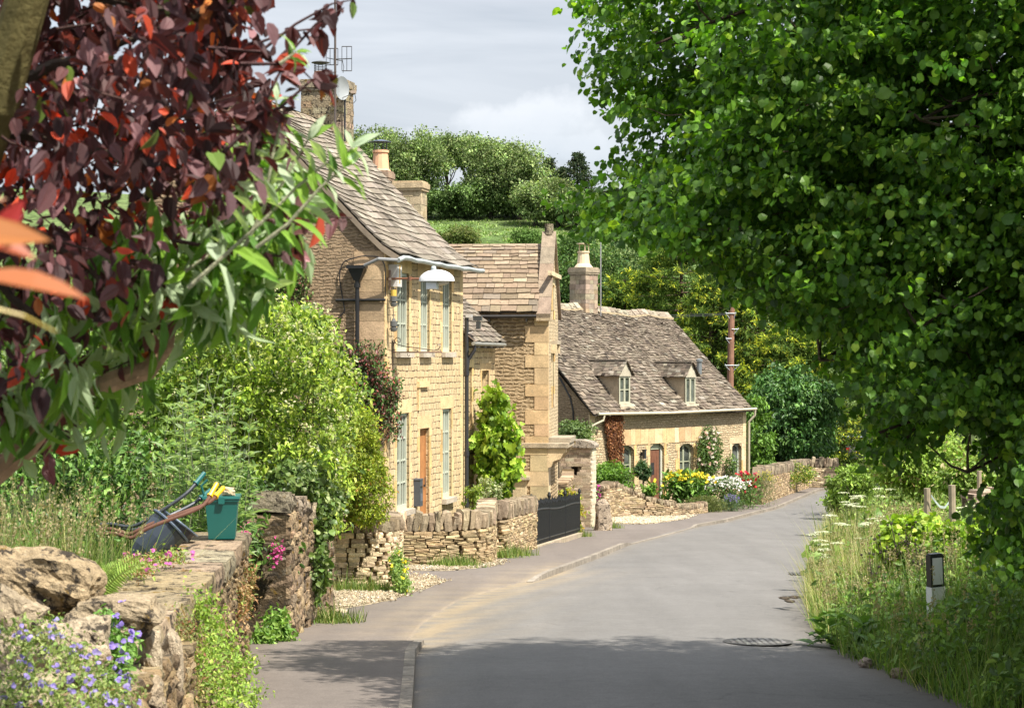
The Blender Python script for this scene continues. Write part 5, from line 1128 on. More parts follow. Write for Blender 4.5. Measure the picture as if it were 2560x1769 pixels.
# ---- green buddleia mingling with the plum
b1=[(330,560),(470,520),(560,400),(640,310),(700,420),(740,560),(700,680),(640,720),(600,790),(520,800),(450,760),(440,850),(400,800),(330,830),(250,700)]
b2=[(-60,640),(300,600),(420,700),(400,880),(330,940),(250,1060),(150,1100),(-60,1060)]
c3=np.concatenate([survey_cloud(b1,6.4,7.6,75),survey_cloud(b2,6.3,7.6,60)]); c3=c3[~((c3[:,1]<6.95)&((CY-c3[:,2]/c3[:,1]*F)>830)&((c3[:,0]/c3[:,1]*F+CX)>240)&(R.random(len(c3))<.85))]; n=2100; j=R.integers(0,len(c3),n); p=c3[j]+R.normal(0,1,(n,3))*.05
g=Geo(); gl=Geo(); bb=np.array([-1.9,7.2,Hf(-1.9,7.2)])
sp=[([(470,720),(560,640),(650,560),(740,470),(800,420),(880,370)],.155),([(560,560),(640,520),(700,470),(740,400),(770,350)],.155),([(600,640),(660,520),(680,400),(700,310),(690,250)],.12),([(640,620),(720,560),(800,470),(860,420)],.155),([(430,700),(520,640),(560,590)],.11),([(700,160),(740,130)],.08)]
PP=[];NN=[];DD=[];SS=[]
for pts,sz in sp:
    d=R.uniform(5.9,6.6); q=np.array([W(x_,y_,d) for x_,y_ in pts]); g.tube(q,np.linspace(.007,.003,len(q)),(.30,.30,.20),5)
    L=np.linspace(0,len(q)-1.001,len(q)*2+1)
    for a_ in L[2:]:
        i0=int(a_); f=a_-i0; pt=q[i0]*(1-f)+q[i0+1]*f; ax=unit((q[i0+1]-q[i0])[None])[0]
        for sd_ in (-1,1):
            side=np.cross(ax,np.array([0,-1,.3]))*sd_; DD.append(ax*.55+side*.9+np.array([0,-.1,-.15])+R.normal(0,.25,3)); NN.append(np.array([.3,-.2,1.])+R.normal(0,.5,3)); PP.append(pt); SS.append(sz*R.uniform(.55,1.1)*(1.05-.5*a_/len(q)))
    for _ in range(2): DD.append(ax+R.normal(0,.2,3)); NN.append(np.array([.3,-.6,.6])); PP.append(q[-1]); SS.append(sz*.6)
PP,NN,DD,SS=map(np.array,(PP,NN,DD,SS)); bc_=((.13,.27,.035),(.21,.37,.045),(.08,.17,.03))
gl.inst(LANCE[0],LANCE[1],PP,orient(DD,NN)*SS[:,None,None],vary(bc_+((.46,.56,.38),),(2,2,1,3),len(PP),.12))
put_leaves(gl,LANCE,p,unit(np.array([.4,-.1,-.6])+R.normal(0,.5,(n,3))),.105,bc_,(2,2,1),.5,.5,.7,.22,.15)
E=empty('buddleia',tuple(bb),'green buddleia with felted pale leaf undersides and peeling trunk mingling with the plum','shrub')
gl.build('foliage',M['bud'],E,off=bb)
g.tube([tuple(bb+np.array([0,0,-.2])),W(-60,1230,6.9),W(60,1120,6.85),W(150,1010,6.8),W(290,950,6.8),W(370,925,6.8),W(415,865,6.8),W(432,760,6.8),W(455,640,6.8),W(520,560,6.7)],[.06,.05,.042,.034,.036,.034,.028,.02,.014,.008],(.40,.27,.17),9)
for a,b_ in ((W(330,930,6.8),W(345,640,6.9)),(W(380,910,6.8),W(390,700,7.)),(W(150,1010,6.8),W(230,760,6.9)),(W(60,1120,6.8),W(80,800,6.9)),(W(432,760,6.8),W(560,620,6.5))): g.tube(wig(a,b_,7,.04),np.linspace(.016,.005,7),(.20,.15,.10),6)
g.build('trunk',M['bark'],E,off=bb)
# ---- very near orange leaves
nb=W(-260,760,2.1); E=empty('near_leaf_spray',tuple(nb),'blurred spray of big orange red leaves close to the lens at the left edge','leaf spray')
BIG=leaf_tpl([(0,0),(.10,.08),(.17,.3),(.185,.5),(.13,.75),(.04,.93),(0,1)],.3,.12)
g=Geo(); PP=np.array([W(-190,590,2.1),W(-60,690,2.05),W(-40,640,2.15),W(-120,520,2.2),W(-130,560,2.15)]); DD=np.array([(1.,-.05,.05),(1,.05,-.10),(.55,0,.8),(.9,.1,.25),(1.,.1,-.3)]); NN=np.array([(.1,-.7,.7),(.1,-.45,.9),(.2,-.9,.2),(.1,-.6,.8),(.1,-.6,.8)])
g.inst(BIG[0],BIG[1],PP,orient(DD,NN)*np.array([.132,.115,.075,.06,.1])[:,None,None],[(.38,.14,.04),(.36,.11,.035),(.36,.03,.03),(.45,.25,.16),(.35,.08,.03)]); g.build('leaves',M['leaf'],E,off=nb)
g=Geo(); g.tube([W(-260,760,2.1),W(-120,745,2.1),W(60,790,2.12),W(140,830,2.15)],[.004,.003,.002,.001],(.42,.32,.07),5); g.tube([W(-260,760,2.1),W(-190,600,2.1),W(-120,550,2.15)],.002,(.4,.1,.05),4); g.tube([W(-200,750,2.1),W(-60,690,2.05)],.002,(.4,.1,.05),4); g.build('stalk',M['paint'],E,off=nb)

# ---- hedge, shrubs behind the walls on the left
p,od,k,c=blobs([(-4.4,23.5,-2.0,1.25,.9,1.15),(-5.6,23,-1.9,1.3,.9,1.2),(-7.2,23,-1.9,1.5,.9,1.3),(-8.8,23,-1.9,1.5,.9,1.3),(-3.7,24.3,-2.2,.7,.7,.95),(-3.3,25.2,-2.4,.5,.9,.7)],1100,21000,.10,shell=.35)
plant('beech_hedge','dark glossy beech hedge behind the wheelbarrows','hedge',p,od,k,OVATE,.085,((.07,.15,.03),(.12,.23,.045),(.19,.30,.07),(.04,.08,.02)),(3,3,2,1.5),'glossleaf',None,None,(-5.2,23.2,Hf(-5.2,23.2)))
dg=[(380,1000),(400,880),(440,800),(520,770),(600,735),(700,745),(770,775),(810,800),(830,850),(870,920),(900,990),(880,1060),(860,1150),(860,1320),(600,1330),(560,1180),(420,1080)]
c4=survey_cloud(dg,27.5,33,1300); n=34000; j=R.integers(0,len(c4),n); k4=np.exp(R.normal(0,.15,len(c4))); p=c4[j]+R.normal(0,1,(n,3))*np.array([.11,.11,.055]); od=unit(np.array([.3,-.5,.5])+R.normal(0,.7,(n,3)))
db=(-3.6,30.5,Hf(-3.6,30.5)); g=Geo(); limbs(g,db,c4,.07,26,(.10,.07,.05))
fl=Geo(); 
cj=c4[R.integers(0,len(c4),1250)]+np.array([0,-.05,.12])+R.normal(0,.09,(1250,3))
for _ in range(7): fl.inst(DIA[0],DIA[1],cj+R.normal(0,.026,cj.shape),orient(R.normal(0,1,cj.shape),np.array([0,0,1.])+R.normal(0,.3,cj.shape))*.055,vary([(.66,.63,.38),(.52,.54,.28)],[1,1],len(cj),.1))
plant('dogwood','large lime green dogwood with cream flower clusters below the gable','shrub',p,od,k4[j],OVATE,.082,((.27,.37,.045),(.17,.27,.035),(.38,.45,.08),(.06,.11,.02)),(4,3,2,1.8),'leaf',g,None,db,extra=[('flower_clusters',fl,'petal')],up=.9,rand=.5,droop=.4)
c5=survey_cloud([(-400,640),(440,690),(520,900),(560,1240),(-400,1240)],26.5,33,820); n=19000; j=R.integers(0,len(c5),n); p=c5[j]+R.normal(0,1,(n,3))*.16
plant('garden_shrub','green shrub seen through the plum leaves left of the dogwood','shrub',p,unit(R.normal(0,1,(n,3))+np.array([.2,-.4,.5])),np.ones(n),OVATE,.11,((.11,.19,.03),(.17,.27,.04),(.06,.11,.02)),(2,2,1),'leaf',None,None,(-7,31.5,Hf(-7,31.5)))
b=[(-2.78,34.0,-1.95,.62,.6,.88),(-2.45,33.9,-2.3,.42,.5,.62),(-3.15,34,-2.25,.55,.5,.7),(-2.65,33.9,-1.35,.38,.4,.42)]
p,od,k,c=blobs(b,560,19000,.055,shell=.35,flat=.9); g=Geo(); limbs(g,(-2.8,34.6,Hf(-2.8,34.6)),c,.05,14,(.12,.09,.06))
plant('round_shrub','rounded yellow green shrub resting on the pale wall end','shrub',p,od,k,OVATE,.052,((.25,.31,.03),(.17,.235,.025),(.36,.38,.05),(.30,.17,.05)),(4,4,2,.4),'leaf',g,None,(-2.8,34.6,Hf(-2.8,34.6)),up=.6)
# grey-green buddleia shrub in front of hedge
g=Geo(); P_=[];D_=[];N_=[];S_=[]
for i in range(46):
    px=R.uniform(395,640); top=R.uniform(905,1160)+abs(px-520)*.5; d=R.uniform(20.3,22.3); tp_=W(px,top,d); bs=np.array([tp_[0]*.8+(-3.25)*.2+R.normal(0,.1),d,-2.75]); q=wig(bs,tp_,7,.05); g.tube(q,np.linspace(.009,.003,7),(.20,.22,.13),4,False)
    for t in np.linspace(1.2,6,13):
        i0=min(int(t),5); f=t-i0; pt=q[i0]*(1-f)+q[i0+1]*f
        for _ in range(4):
            th=R.uniform(0,6.28); up_=.25+.13*t; D_.append((math.cos(th),math.sin(th),up_+R.normal(0,.25))); N_.append((R.normal(0,.4)-math.cos(th)*.3,R.normal(0,.4)-math.sin(th)*.3,1)); P_.append(pt); S_.append(.21*R.uniform(.6,1.1)*(1.25-t/9))
gl=Geo(); n=len(P_); gl.inst(LANCE[0],LANCE[1],np.array(P_),orient(np.array(D_),np.array(N_))*np.array(S_)[:,None,None],vary(((.17,.28,.07),(.30,.38,.20),(.10,.18,.05)),(2,1.4,1),n,.14))
sb=(-3.3,21.2,Hf(-3.3,21.2)); E=empty('buddleia_shrub',sb,'upright grey green buddleia stems behind the green bin','shrub'); gl.build('foliage',M['bud'],E,off=sb); g.build('stems',M['bark'],E,off=sb)
# ivy over the pillar wall
p,od,k,c=blobs([(-2.72,28.2,-2.1,.3,.9,.32),(-2.62,27.2,-2.6,.12,.35,.65),(-2.62,26.7,-3.0,.08,.2,.4),(-2.95,27.4,-1.75,.4,1.,.28)],260,4200,.05)
plant('ivy','ivy trailing down the side of the dark high wall','ivy',p,od,k,HAZEL,.062,((.09,.15,.035),(.14,.21,.05),(.06,.10,.025),(.25,.3,.12)),(3,2,2,1),'glossleaf',None,None,(-2.6,27.2,G(27)))
# creepers on the gable (house axes)
def H1pts(pts): c,s=math.cos(A1),math.sin(A1); q=np.array(pts,float); return np.column_stack([O1[0]+c*q[:,0]-s*q[:,1],O1[1]+s*q[:,0]+c*q[:,1],q[:,2]])
def creeper(name,lab,boxes,n,size,cols,w,cat='creeper',tpl=OVATE):
    P_=[]
    for (x0,x1,y0,y1,z0,z1,m) in boxes:
        u=R.beta(1.6,1.6,(int(n*m),3)); q=np.column_stack([x0+(x1-x0)*u[:,0],y0+(y1-y0)*u[:,1],z0+(z1-z0)*u[:,2]]); P_.append(H1pts(q))
    p=np.concatenate(P_); n=len(p); kk=.8+.5*(np.sin(p[:,2]*9+p[:,0]*7)*.5+.5)
    g=Geo(); b0=p[p[:,2].argmin()]
    for i in R.choice(n,24,replace=False): g.tube(wig(b0+R.normal(0,.1,3),p[i],6,.08),np.linspace(.014,.004,6),(.12,.085,.06),4,False)
    return plant(name,lab,cat,p,unit(np.array([.1,-1,.2])+R.normal(0,.5,(n,3))),kk,tpl,size,cols,w,'glossleaf',g,None,tuple(b0),up=.3,droop=.6)
creeper('virginia_creeper','red and green creeper climbing the house corner by the downpipe',[(-.35,0,-.1,.85,-1.7,.35,.45),(-.3,0,.3,1.05,-.9,.1,.25),(-.2,.35,-.35,.3,-2.0,-.3,.3),(-.2,.5,-.3,-.05,-1.2,-.5,.05)],4200,.075,((.055,.11,.03),(.08,.15,.035),(.22,.06,.05),(.16,.075,.07)),(4,2,2,1.5))
creeper('climbing_plant','creeper patch high on the gable left of the downpipe',[(-.25,0,1.7,3.1,.9,2.3,.7),(-.2,0,2.1,2.8,.4,1.2,.3),(-.2,0,2.3,2.6,2.2,3.,.08)],3000,.075,((.09,.15,.035),(.13,.19,.045),(.20,.08,.06),(.05,.09,.025)),(3,2,1.3,1))
creeper('wisteria','small yellow green wisteria sprig in front of the gable',[(-.8,-.4,1.1,2.0,-.9,.2,1)],420,.11,((.30,.38,.04),(.2,.3,.04)),(1,1),tpl=LANCE)
# vine on link
vn=[(1238,965),(1262,1000),(1285,1060),(1292,1110),(1288,1190),(1278,1235),(1245,1285),(1222,1245),(1194,1160),(1182,1100),(1208,1020)]
c6=survey_cloud(vn,52.3,53.4,150); n=2600; j=R.integers(0,len(c6),n); p=c6[j]+R.normal(0,1,(n,3))*.10; g=Geo(); vb=(-.55,53.3,G(53)); limbs(g,vb,c6,.04,12,(.15,.11,.08))
plant('grape_vine','bright lime green vine climbing the link building','vine',p,unit(np.array([.4,-.9,.1])+R.normal(0,.5,(n,3))),np.exp(R.normal(0,.2,150))[j],VINE,.15,((.24,.36,.03),(.15,.26,.03),(.34,.43,.06)),(3,2,1),'leaf',g,None,vb,up=.5,droop=.7)
def bush(name,lab,px,py,D,r,n,size,cols,w,cat='bush',rz=None,mat='leaf',tpl=OVATE,cr=None,ext=None,group=None,z0=None,up=.6):
    c0=W(px,py,D); rz=rz or r; p,od,k,c=blobs(rcrown(c0[0],D,c0[2]-rz,c0[2]+rz,r,7),max(40,n//22),n,cr or r*.16,shell=.45)
    base=(c0[0],D,z0 if z0 is not None else min(c0[2]-rz,Hf(c0[0],D)+.3)); g=Geo(); limbs(g,base,c,.03,6,(.12,.09,.06))
    return plant(name,lab,cat,p,od,k,tpl,size,cols,w,mat,g,group,base,extra=ext,up=up)
bush('variegated_shrub','cream variegated shrub under the vine behind the garden wall',1222,1235,50.5,.42,1500,.07,((.42,.45,.26),(.15,.22,.06)),(2,1),'shrub',rz=.5)
bush('garden_plant','yellow green plant between the black pipe and the garden wall',1180,1250,49.5,.28,700,.07,((.30,.38,.05),(.18,.28,.04)),(1,1),'plant',rz=.55)
bush('pier_shrub','grey green shrub above the garden pier against the cottage gable',1440,1085,71,.72,4200,.085,((.10,.16,.05),(.15,.21,.07)),(1,1),'shrub',rz=.55)
bush('golden_shrub','golden yellow shrub pushing through the black railings',1420,1275,60.5,.48,2600,.11,((.42,.38,.04),(.22,.28,.04),(.5,.32,.06)),(2,2,1),'shrub',rz=.95)
bush('hydrangea_bush','bright green bush below the arched cottage window',1530,1200,77.6,.82,5200,.10,((.15,.28,.03),(.10,.2,.025)),(1,1),'bush',rz=.72)
x0=W(1607,1178,80.6); p,od,k,c=blobs([(x0[0],x0[1],x0[2],.30,.30,.36)],60,1700,.05,shell=.4); g=Geo(); g.tube([(x0[0],x0[1],-6.3),(x0[0]+.02,x0[1],x0[2])],.03,(.14,.11,.08),6); g.lathe([(.16,0),(.2,.25)],(.3,.2,.14),(x0[0],x0[1],-6.32),10)
plant('standard_bay','small dark ball topped standard tree beside the cottage door','topiary',p,od,k,OVATE,.085,((.04,.09,.03),(.07,.13,.045)),(1,1),'glossleaf',g,None,(x0[0],x0[1],-6.3),'crown','trunk')
bush('foliage_plant','low leafy plant between the little standard tree and the wall',1625,1222,79.5,.34,500,.13,((.13,.26,.04),(.2,.33,.05)),(1,1),'plant',rz=.26)
# dead brown climber on cottage
def Cpts(x,y,z): c,s=math.cos(AC),math.sin(AC); return np.column_stack([OC[0]+c*x-s*y,OC[1]+s*x+c*y,z])
n=3400; t=R.random(n); z=-2.25-2.5*t; wd=(.66-.30*t); xx=1.35+.30*t+R.uniform(-1,1,n)*wd; p=Cpts(xx,-.06-R.random(n)*.16,z)
g=Geo(); 
for i in range(10): g.tube(wig(Cpts(np.array([1.65]),np.array([-.05]),np.array([-6.]))[0],p[R.integers(n)],8,.03),.012,(.12,.07,.04),4,False)
plant('dead_climber','dried rust brown climber hanging on the cottage wall under the left dormer','climber',p,unit(np.array([.5,-.8,-.3])+R.normal(0,.4,(n,3))),np.ones(n),OVATE,.085,((.30,.13,.055),(.20,.085,.04),(.42,.22,.10),(.12,.05,.03)),(3,3,1,2),'petal',g,None,tuple(Cpts(np.array([1.65]),np.array([-.1]),np.array([-6.1]))[0]),up=.1,droop=1.)
# rose climber
def rose(name,lab,xc,zc_,rx,rz,n,nf,size=.09):
    u=unit(R.normal(0,1,(n,3)))*R.random((n,1))**.5; p=Cpts(xc+u[:,0]*rx,-.3+u[:,1]*.22,zc_+u[:,2]*rz); g=Geo(); b0=Cpts(np.array([xc]),np.array([-.25]),np.array([-6.35]))[0]
    for i in range(14): g.tube(wig(b0,p[R.integers(n)],7,.05),.012,(.13,.12,.06),4,False)
    fl=Geo()
    for i in range(nf):
        q=p[R.integers(n)]+np.array([.02,-.12,.02]); c=vary([(.72,.58,.50),(.75,.68,.58),(.70,.45,.35)],[2,2,1],1,.05)[0]
        fl.inst(HAZEL[0],HAZEL[1],np.tile(q,(7,1)),orient(R.normal(0,1,(7,3)),np.array([.4,-.8,.3])+R.normal(0,.5,(7,3)))*size,np.tile(c,(7,1)))
    return plant(name,lab,'rose',p,unit(np.array([.4,-.6,.2])+R.normal(0,.6,(n,3))),np.exp(R.normal(0,.2,n)),OVATE,.085,((.08,.15,.035),(.13,.2,.05),(.05,.10,.025)),(2,2,1),'leaf',g,None,tuple(b0),extra=[('rose_blooms',fl,'petal')] if nf else None)
rose('climbing_rose','climbing rose with pale pink blooms beside the right arched window',8.0,-4.2,.95,1.25,3600,46)
rose('small_climber','thin climber left of the last cottage window',9.6,-4.9,.35,.65,600,4,.06)
# cottage border flowers
def flowerbed(name,lab,cat,px,py,D,w_,h_,nleaf,lsize,lc,nf,fs,fc,fz=.8,tpl=OVATE,petal=DIA,mat='leaf',spread=.35,pet=3,facing=(.2,-.5,.8)):
    c0=W(px,py,D); n=nleaf; z0=min(c0[2]-h_,Hf(c0[0],D)+.2); u=R.normal(0,.42,(n,2)); top=c0[2]+h_-.5*h_*(u**2).sum(1)
    p=np.column_stack([c0[0]+u[:,0]*w_,c0[1]+u[:,1]*w_*.7,z0+(top-z0)*R.random(n)**.7]); fl=Geo()
    if nf:
        u=R.normal(0,.42,(nf,2)); q=np.column_stack([c0[0]+u[:,0]*w_,c0[1]+u[:,1]*w_*.7,z0+(c0[2]+h_-z0-.4*h_*(u**2).sum(1))*R.uniform(fz,1.08,nf)])
        for _ in range(pet): fl.inst(petal[0],petal[1],q+R.normal(0,fs*.22,q.shape),orient(R.normal(0,1,q.shape),np.array(facing)+R.normal(0,.35,q.shape))*fs,vary(fc,[1]*len(fc),nf,.1))
    return plant(name,lab,cat,p,unit(np.array([0,-.3,.6])+R.normal(0,.5,(n,3))),np.exp(R.normal(0,.12,n)),tpl,lsize,lc,[1]*len(lc),mat,None,None,(c0[0],c0[1],z0),extra=[('blooms',fl,'petal')] if nf else None,up=.5,droop=.1)
flowerbed('yellow_iris_clump','clump of yellow irises with sword leaves right of the brown door','flowers',1712,1212,80.6,1.0,.50,900,.30,((.12,.24,.05),(.18,.3,.07)),190,.11,((.72,.56,.03),(.8,.66,.06)),.80,LANCE,HAZEL,pet=2)
flowerbed('daisy_clump','mass of white daisies at the cottage end','flowers',1805,1220,81.0,1.15,.42,1500,.10,((.11,.18,.05),(.08,.14,.04)),480,.075,((.80,.79,.74),(.74,.73,.68)),.70,OVATE,HAZEL,pet=1)
flowerbed('juniper_bush','low spreading olive bush in front of the daisies','bush',1762,1262,79.2,.85,.36,4200,.085,((.13,.16,.045),(.09,.12,.035),(.18,.2,.06)),0,0,(),tpl=NEEDLE)
flowerbed('lavender_clump','blue green clump with violet spikes at the pavement edge','flowers',1828,1262,79.8,.42,.38,1500,.08,((.10,.17,.08),(.14,.2,.1)),60,.05,((.22,.17,.42),),.8,NEEDLE)
flowerbed('red_flower_bed','scarlet and crimson flowers near the end drainpipe','flowers',1868,1215,82.2,.62,.5,1100,.11,((.10,.2,.05),(.15,.26,.06)),70,.10,((.55,.02,.03),(.62,.05,.08),(.25,.01,.04)),.6,LANCE,HAZEL,pet=2)
flowerbed('santolina_bush','rounded grey green bush with tiny yellow flowers at the far wall','bush',1912,1210,84.4,.55,.5,3600,.06,((.16,.2,.07),(.12,.16,.06)),160,.035,((.62,.55,.06),),.8,NEEDLE)
flowerbed('white_foxglove','white foxglove beside the rough standing stone','flowers',1484,1245,72.2,.10,.5,40,.16,((.12,.2,.05),),70,.07,((.78,.76,.6),),.45,OVATE,HAZEL,pet=1)
flowerbed('pink_foxglove','single magenta foxglove spike behind the standing stone','flowers',1497,1248,72.3,.06,.45,30,.14,((.12,.2,.05),),80,.06,((.62,.05,.35),),.35,OVATE,HAZEL,pet=1)
# ---- verge on the right
def verge_pts(n,y0,y1,x0,x1,pw=1.):
    y=y0+(y1-y0)*R.random(n)**pw; x=XR(y)+x0+(x1-x0)*R.random(n); return x,y
def blades(name,lab,x,y,h,cols,w,wd=.008,zo=0.,bend=.6,kind='stuff'):
    n=len(x); z=H(x,y)-.02+zo; pos=np.column_stack([x,y,z]); g=Geo()
    th=R.uniform(0,6.28,n); lean=np.column_stack([np.cos(th),np.sin(th),np.zeros(n)])*(bend*R.random((n,1))); up_=unit(np.array([0,0,1.])+lean); side=unit(np.column_stack([-np.sin(th),np.cos(th),np.zeros(n)])+R.normal(0,.3,(n,3)))
    nn=np.cross(side,up_); hh=h*np.exp(R.normal(0,.3,n)); M3=np.stack([side*wd,nn*hh[:,None]*.3,up_*hh[:,None]],-1)
    tv=np.array([(-.5,0,0),(.5,0,0),(.45,.05,.35),(-.45,.05,.35),(.3,.25,.7),(-.3,.25,.7),(0,.6,1.)]); tf=[(0,1,2,3),(3,2,4,5),(5,4,6)]
    g.inst(tv,tf,pos,M3,vary(cols,w,n,.18,.05)); return tag(g.build(name,M['grass']),lab,kind=kind)
GC=((.13,.20,.04),(.20,.26,.06),(.36,.34,.14),(.08,.14,.03)); 
x,y=verge_pts(24000,17,44,-.02,2.6); blades('verge_grass','long seeding grass on the verge along the lane',x,y,.42,((.17,.27,.05),(.24,.32,.08),(.38,.36,.16),(.10,.18,.04)),(4,2.5,.5,3),.010)
x,y=verge_pts(16000,44,78,-.1,4.5); blades('verge_grass','long grass farther down the verge',x,y,.6,GC,(2,3,3,1),.02)
x,y=verge_pts(4500,26,50,-.05,.9); blades('verge_grass','tall straw coloured seeding grass at the verge edge',x,y,.75,((.40,.36,.17),(.30,.30,.11),(.2,.26,.07)),(2,2,1),.008)
x,y=verge_pts(8000,15,30,2.4,8); blades('verge_grass','shaded rough grass under the hazel',x,y,.45,GC,(3,2,1,3),.014)
# seed heads
def seedheads(name,lab,x,y,h,kind='stuff'):
    n=len(x); g=Geo(); z=H(x,y)
    for i in range(n):
        b=np.array([x[i],y[i],z[i]]); t=b+np.array([R.normal(0,.08)+.05,R.normal(0,.08),h*R.uniform(.8,1.15)]); q=wig(b,t,5,.02); g.tube(q,[.003,.003,.0025,.002,.001],(.34,.34,.15),3,False)
        m=16; tt=R.uniform(.78,1.0,(m,1)); pp=b+(t-b)*tt+R.normal(0,.012,(m,3)); g.inst(DIA[0],DIA[1],pp,orient(np.array([.2,0,.9])+R.normal(0,.6,(m,3)),R.normal(0,1,(m,3)))*.028,vary([(.40,.34,.19),(.32,.26,.15)],[1,1],m,.1))
    return tag(g.build(name,M['grass']),lab,kind=kind)
x,y=verge_pts(800,19,44,-.05,2.2); seedheads('grass_seed_heads','feathery grass seed heads above the verge',x,y,.75)
def undergrowth(name,lab,x,y,hmax,size,cols,w,tpl=OVATE,mat='leaf',kind='stuff',cat=None):
    n=len(x); z=H(x,y)+hmax*R.random(n)**.8*(.55+.45*np.sin(x*2.3+1)*np.cos(y*1.7)); p=np.column_stack([x,y,z]); g=Geo(); put_leaves(g,tpl,p,unit(np.array([-.4,-.4,.3])+R.normal(0,.6,(n,3))),size,cols,w,.8,.5,.2,.35,.2,.85+.3*np.sin(x*3.1+y*2.2)); o=g.build(name,M[mat]); return tag(o,lab,cat,kind=kind)
x,y=verge_pts(46000,16,38,.05,4.2); undergrowth('verge_undergrowth','nettles and broad weeds covering the bank',x,y,.75,.075,((.14,.25,.045),(.20,.33,.06),(.09,.17,.035),(.28,.40,.08)),(3,3,2,1))
x,y=verge_pts(22000,36,78,.1,6); undergrowth('verge_undergrowth','mixed green weeds on the bank farther off',x,y,1.1,.10,((.20,.31,.055),(.28,.39,.09),(.13,.22,.045)),(2,2,1))
x,y=verge_pts(9000,15,27,3.,9); undergrowth('verge_undergrowth','dark shaded ground ivy under the hazel',x,y,1.0,.11,((.05,.10,.025),(.08,.15,.03)),(1,1))
# dock-like broad leaves at the edge
for px,py,D,lab in ((2075,1570,23.6,'clump of large dock leaves at the edge of the lane'),(2160,1590,22.6,'dock clump nearer the bollard')):
    c0=W(px,py,D); z0=Hf(c0[0],D); n=26; th=R.uniform(0,6.28,n); d=np.column_stack([np.cos(th),np.sin(th),R.uniform(.4,1.3,n)]); pos=np.column_stack([c0[0]+R.normal(0,.12,n),D+R.normal(0,.12,n),z0+R.uniform(.05,.45,n)])
    g=Geo(); g.inst(LANCE[0],LANCE[1],pos,orient(d,np.array([0,0,1.])+R.normal(0,.2,(n,3)))*(np.array([1.5,1,1])*.26)[None,None,:],vary([(.13,.24,.05),(.09,.17,.04)],[1,1],n,.12)); tag(g.build('dock_plant',M['leaf']),lab,'plant','dock clumps')
# bushes on the bank
bush('lime_bush','bright lime green ivy bush on the bank behind the bollard',2300,1350,27.,.55,6000,.07,((.30,.42,.04),(.2,.32,.03),(.38,.46,.08)),(2,2,1),'bush',rz=.36,tpl=HAZEL,z0=-3.2)
bush('lime_bush','second lime bush farther right against the shaded hazel',2420,1365,26.,.45,4200,.07,((.28,.40,.04),(.16,.27,.03)),(1,1),'bush',rz=.36,tpl=HAZEL,z0=-3.)
el=Geo()
bush('elder_bush','tall elder bush with creamy heads behind the hogweed',2285,1110,62,1.25,12000,.14,((.22,.33,.05),(.30,.40,.07),(.13,.22,.04)),(2,2,1),'bush',rz=1.35)
bush('elder_bush','elder bush in front of the parked car',2125,1222,58,.68,6000,.12,((.18,.28,.05),(.25,.36,.07)),(1,1),'bush',rz=.75)
bush('elder_bush','wide green bramble mound left of the wooden posts',2300,1165,47,1.1,13000,.10,((.22,.34,.05),(.30,.42,.07),(.34,.26,.12)),(3,2,.5),'bush',rz=.75)
bush('elder_bush','bramble bush around the crumbling field wall',2420,1200,44.,.7,6000,.10,((.2,.32,.05),(.28,.38,.07),(.34,.28,.14)),(3,2,.7),'bush',rz=.5)
bush('elder_bush','pale green elder rising over the bend beside the dark laurel',2270,1010,72,1.1,8000,.15,((.2,.28,.06),(.28,.34,.10)),(1,1),'bush',rz=.9,z0=-5.5)
bush('field_tree','tree on the field side behind the hazel boughs',2420,940,75,3.2,9000,.22,((.09,.16,.03),(.13,.2,.04)),(1,1),'tree',rz=2.4)
bush('field_tree','hedge tree on the far field behind the hazel',2300,860,100,3.6,7000,.26,((.07,.13,.03),(.1,.16,.035)),(1,1),'tree',rz=3.2)
# hogweed with white umbels
hog=[(2080,1290,36,'white hogweed leaning over the lane, head below the wall end'),(2120,1262,40,'hogweed with broad flat head in the centre of the white flowers'),(2150,1240,43,'hogweed behind the centre of the white flowers'),(2195,1222,46,'far hogweed under the tall elder bush'),(2058,1330,33.5,'small hogweed head closest to the lane'),(2200,1292,38,'hogweed rising from the straw coloured grass'),(2235,1238,47,'hogweed farthest right of the flowering group'),(2050,1352,32,'lowest white hogweed at the lane edge'),(2160,1312,36,'hogweed just above the straw grass tops'),(2110,1232,46,'hogweed against the bend of the lane'),(2430,1265,30,'hogweed beside the right wooden post')]
for px,py,D,lab in hog:
    t=W(px,py,D); z0=Hf(t[0],D); E=empty('hogweed',(t[0],D,z0),lab,'wildflower',group='white hogweed on the verge'); g=Geo(); u=Geo(); off=np.array([t[0],D,z0])
    for h in range(4):
        tt=t+np.array([R.normal(0,.16),R.normal(0,.2),R.uniform(-.28,.03)])*(h>0); g.tube(wig(np.array([t[0],D,z0]),tt,6,.03),np.linspace(.012,.005,6),(.22,.28,.1),4,False)
        m=55; th=R.uniform(0,6.28,m); rr=.125*np.sqrt(R.random(m))*R.uniform(.7,1.1); q=tt+np.column_stack([np.cos(th)*rr,np.sin(th)*rr,.02-rr*rr*1.2]); u.inst(HAZEL[0],HAZEL[1],q,orient(R.normal(0,1,(m,3))*np.array([1,1,.1]),np.array([0,-.2,1.])+R.normal(0,.25,(m,3)))*.030,vary([(.55,.56,.38),(.42,.47,.28)],[2,1],m,.08))
    n=22; put_leaves(g,VINE,np.array([t[0],D,z0])+R.normal(0,1,(n,3))*np.array([.15,.15,.2])+np.array([0,0,.45]),unit(R.normal(0,1,(n,3))),.16,((.12,.2,.05),(.17,.26,.06)),(1,1)); g.build('stems_and_leaves',M['leaf'],E,off=off); u.build('flower_heads',M['petal'],E,off=off)
